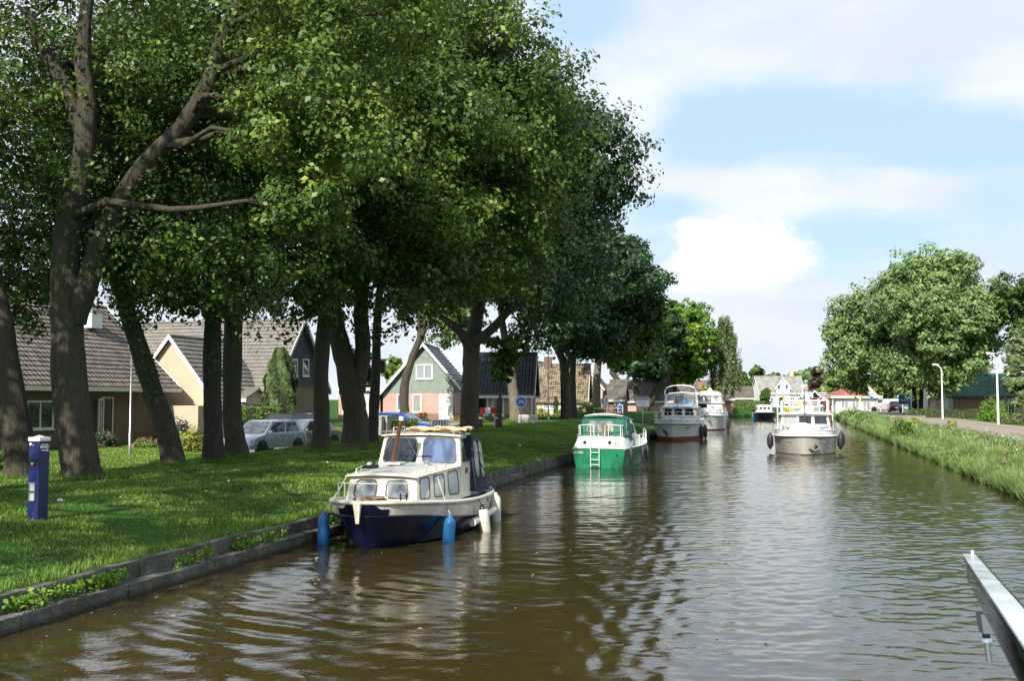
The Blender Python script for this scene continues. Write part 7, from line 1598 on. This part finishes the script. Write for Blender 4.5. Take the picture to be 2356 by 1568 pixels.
# ------------------------------------------------------------------ people
def person(label, loc, rz, J, top, bottom, hairm, stripes=False, bald=False):
    """J: joints in local metres (facing +y); one skinned body, clothing and hair are its children"""
    root = empty('person', loc, rz, label, 'person')
    def skinned(name, verts, edges, radii, mat, parent, rootv=0, sub=2):
        me = bpy.data.meshes.new(name); me.from_pydata(verts, edges, []); o = bpy.data.objects.new(name, me); col.objects.link(o); o.parent = parent
        sk = o.modifiers.new('skin', 'SKIN'); sk.use_smooth_shade = True
        for i, r_ in enumerate(radii):
            d = me.skin_vertices[0].data[i]; d.radius = (r_, r_) if np.isscalar(r_) else r_; d.use_root = (i == rootv)
        su = o.modifiers.new('sub', 'SUBSURF'); su.levels = sub; su.render_levels = sub; me.materials.append(mat); return o
    V = []; E = []; Rr = []
    def add(p, r_, par=None):
        V.append(tuple(p)); Rr.append(r_); 
        if par is not None: E.append((par, len(V) - 1))
        return len(V) - 1
    pel = add(J['pelvis'], .13); wa = add(J['waist'], .13, pel); ch = add(J['chest'], .155, wa); nb = add(J['neck'], .06, ch); nk = add(Vector(J['neck']) + Vector((0, .01, .06)), .055, nb)
    hc = Vector(J['head']); hd1 = add(hc + Vector((0, 0, -.06)), .078, nk); hd2 = add(hc + Vector((0, -.01, .04)), .098, hd1); hd3 = add(hc + Vector((0, -.01, .12)), .06, hd2)
    add(hc + Vector((0, .112, -.015)), .014, hd1)                                  # nose
    for sx in (-1, 1): add(hc + Vector((sx * .098, -.01, -.01)), .018, hd1)        # ears
    for sx, s_ in ((-1, 'l'), (1, 'r')):
        sh_ = add(J['sh' + s_], .062, ch); el_ = add(J['el' + s_], .045, sh_); wr_ = add(J['wr' + s_], .028, el_); d = (Vector(J['wr' + s_]) - Vector(J['el' + s_])).normalized()
        pm = add(Vector(J['wr' + s_]) + d * .06, (.036, .018), wr_); side_ = d.cross(Vector((0, 0, 1))); side_ = side_.normalized() if side_.length > .1 else Vector((1, 0, 0))
        for k, L_ in zip((-1.5, -.5, .5, 1.5), (.065, .08, .075, .055)): a = add(Vector(V[pm]) + side_ * k * .016 + d * .035, .009, pm); add(Vector(V[a]) + d * L_ * .7 + Vector((0, 0, -.025)), .008, a)
        a = add(Vector(V[pm]) - side_ * sx * -.035 - d * .01, .011, pm); add(Vector(V[a]) + d * .04 + Vector((0, 0, -.02)), .009, a)
        hp = add(J['hp' + s_], .09, pel); kn = add(J['kn' + s_], .062, hp); an = add(J['an' + s_], .042, kn); add(Vector(J['an' + s_]) + Vector((0, .14, -.05)), .035, an)
    body = skinned('body', V, E, Rr, M['skin'], root)
    # shirt and trousers follow the same joints, slightly larger
    V2 = [J['waist'], J['chest'], Vector(J['neck']) + Vector((0, 0, -.02)), J['shl'], J['ell'], Vector(J['ell']).lerp(Vector(J['wrl']), .7 if not stripes else .15), J['shr'], J['elr'], Vector(J['elr']).lerp(Vector(J['wrr']), .7 if not stripes else .15), Vector(J['pelvis']) + Vector((0, 0, .02))]
    skinned('shirt', [tuple(v_) for v_ in V2], [(0, 1), (1, 2), (1, 3), (3, 4), (4, 5), (1, 6), (6, 7), (7, 8), (0, 9)], [.16, .18, .085, .085, .064, .055, .085, .064, .055, .155], top, body)
    V3 = [J['pelvis'], J['hpl'], J['knl'], J['anl'], J['hpr'], J['knr'], J['anr']]
    skinned('trousers', [tuple(v_) for v_ in V3], [(0, 1), (1, 2), (2, 3), (0, 4), (4, 5), (5, 6)], [.148, .108, .08, .062, .108, .08, .062], bottom, body)
    mb = MB()
    for sx in (-1, 1): mb.lathe([(.016, 0), (0, .005)], M['black'], axis='y', c=(hc.x + sx * .035, hc.y + .095, hc.z + .018), n=8)
    mb.build('eyes', body); mb = MB(); mb.box((hc.x, hc.y + .086, hc.z - .055), (.05, .012, .010), M['tail']); mb.build('mouth', body)
    g = []                                                                       # hair: a shell over the skull
    for i in range(7):
        ph = i / 6 * (1.25 if bald else 1.75); row = []
        for k in range(13):
            t = k / 12 * 2 * math.pi; rr_ = .112; x_ = math.sin(ph) * math.cos(t) * rr_; y_ = math.sin(ph) * math.sin(t) * rr_ * 1.12 - .018; z_ = math.cos(ph) * rr_ * 1.15 + .035
            if y_ > .05 and ph > .9: y_ = .05 + (y_ - .05) * .3; z_ = max(z_, .07)
            row.append((hc.x + x_, hc.y + y_, hc.z + z_ + .01))
        g.append(row)
    mb = MB(); mb.loft(g, hairm); mb.build('hair', body, smooth=80, weld=True)
    return root
m, n, b = mat_base('striped_shirt'); co = n.add('ShaderNodeTexCoord').outputs['Object']; X, Y, Z = n.sep(co)
st_ = n.math('GREATER_THAN', n.math('SINE', n.math('MULTIPLY', Z, 2 * math.pi / .11)), 0.0); n.put(b.inputs['Base Color'], n.mix(st_, (.02, .02, .03), (.7, .7, .68))); b.inputs['Roughness'].default_value = .9; M['striped'] = m
JS = dict(pelvis=(0, 0, .50), waist=(0, .0, .68), chest=(0, .02, .88), neck=(0, .03, 1.06), head=(0, .07, 1.24), shl=(-.19, .02, 1.0), shr=(.19, .02, 1.0), ell=(-.30, .16, .80), elr=(.30, .16, .80), wrl=(-.16, .40, .80), wrr=(.16, .40, .80),
          hpl=(-.10, .06, .50), hpr=(.10, .06, .50), knl=(-.13, .46, .50), knr=(.13, .46, .50), anl=(-.13, .46, .08), anr=(.13, .46, .08))
seat_z = zr6 + .10
for lb, x_, y_, g_ in (('white helm seat under the person in pale blue', -.12, yf - 1.15, 0), ('white bench under the person in the striped shirt', -.92, yf - 1.5, 1)):
    o = empty('helm_seat', B6.w((x_, y_, seat_z)), B6.rz, lb, 'seat'); mb = MB(); mb.box((0, 0, .36), (.5, .42, .07), M['white']); mb.build('seat', o, bevel=.02); mb = MB(); mb.box((0, -.24, .55), (.5, .06, .36), M['white']); mb.build('backrest', o, bevel=.02); mb = MB(); mb.lathe([(.18, 0), (.05, .03), (.05, .33)], M['steel'], n=10); mb.build('leg', o)
person('older person in a pale blue jacket seated at the helm of the oncoming cruiser', B6.w((-.12, yf - 1.15, seat_z)), B6.rz, JS, M['jacket'], M['trousers'], M['hair'], bald=True)
J2 = dict(JS); J2.update(head=(.0, .05, 1.22), chest=(0, -.0, .87), ell=(-.36, .05, .82), wrl=(-.40, .26, .92), elr=(.26, .2, .78), wrr=(.1, .42, .72))
person('grey-haired person in a black and white striped shirt on the oncoming cruiser', B6.w((-.92, yf - 1.5, seat_z)), B6.rz + R(35), J2, M['striped'], M['maroon'], M['hair'], stripes=True)

# ------------------------------------------------------------------ the viewer's own boat: end of a bright metal rail at the lower right
o = empty('bow_rail', (0, 0, 0), 0, 'polished metal rail end of the viewer\'s own boat, at the lower right edge', 'boat rail')
Yn, Yf_ = 1.15, 2.1
a = atY(2222, 1276, Yf_); a2 = atY(2252, 1264, Yf_); d0 = atY(2372, 1470, Yn * 1.22); 
P0 = a; P1 = a2; dirv = (atY(2358, 1437, .90) - atY(2230, 1276, Yf_)); W_ = (P1 - P0); W_.z = 0; W_ = W_.normalized() * .062
A = atY(2230, 1276, Yf_); end = A + dirv * 1.25
up = Vector((0, 0, 1)); up = (up - dirv.normalized() * up.dot(dirv.normalized())).normalized()
lat = dirv.normalized().cross(up); lat = lat if lat.x > 0 else -lat
def bar(wl, wr, t0, t1, s0, s1, mat, name, parent, bev=.004):
    mb = MB(); ring = lambda s__: [A + dirv * s__ + lat * wl - up * t1, A + dirv * s__ + lat * wr - up * t1, A + dirv * s__ + lat * wr - up * t0, A + dirv * s__ + lat * wl - up * t0]
    mb.hexa(ring(s0), ring(s1), mat); return mb.build(name, parent, bevel=bev, smooth=40)
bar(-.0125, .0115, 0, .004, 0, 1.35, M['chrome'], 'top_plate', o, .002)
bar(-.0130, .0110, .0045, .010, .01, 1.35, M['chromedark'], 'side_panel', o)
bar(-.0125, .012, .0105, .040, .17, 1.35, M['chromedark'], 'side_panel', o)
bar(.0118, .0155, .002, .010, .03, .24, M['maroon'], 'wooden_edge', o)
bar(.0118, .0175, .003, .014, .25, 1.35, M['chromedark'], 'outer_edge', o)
mb = MB(); mb.tube([A + up * .0 + lat * .006, A + up * .008 + lat * .006], .003, M['chrome'], 8); mb.build('screw', o)
mb = MB(); c = atY(2277, 1525, 1.62); t_ = atY(2262, 1412, 1.62)
mb.tube([c, c.lerp(t_, .45)], .0045, M['steel'], 10); mb.tube([c.lerp(t_, .42), c.lerp(t_, .5)], .008, M['chrome'], 12); mb.tube([c.lerp(t_, .5), c.lerp(t_, .62)], .006, M['black'], 8)
mb.hexa([c.lerp(t_, .60) + Vector((-.007, -.008, 0)), c.lerp(t_, .60) + Vector((.007, -.008, 0)), c.lerp(t_, .60) + Vector((.007, .008, 0)), c.lerp(t_, .60) + Vector((-.007, .008, 0))], [t_ + Vector((-.008, -.01, 0)), t_ + Vector((.008, -.01, 0)), t_ + Vector((.008, .01, 0)), t_ + Vector((-.008, .01, 0))], M['steel'])
mb.build('snap_shackle', o, smooth=40)
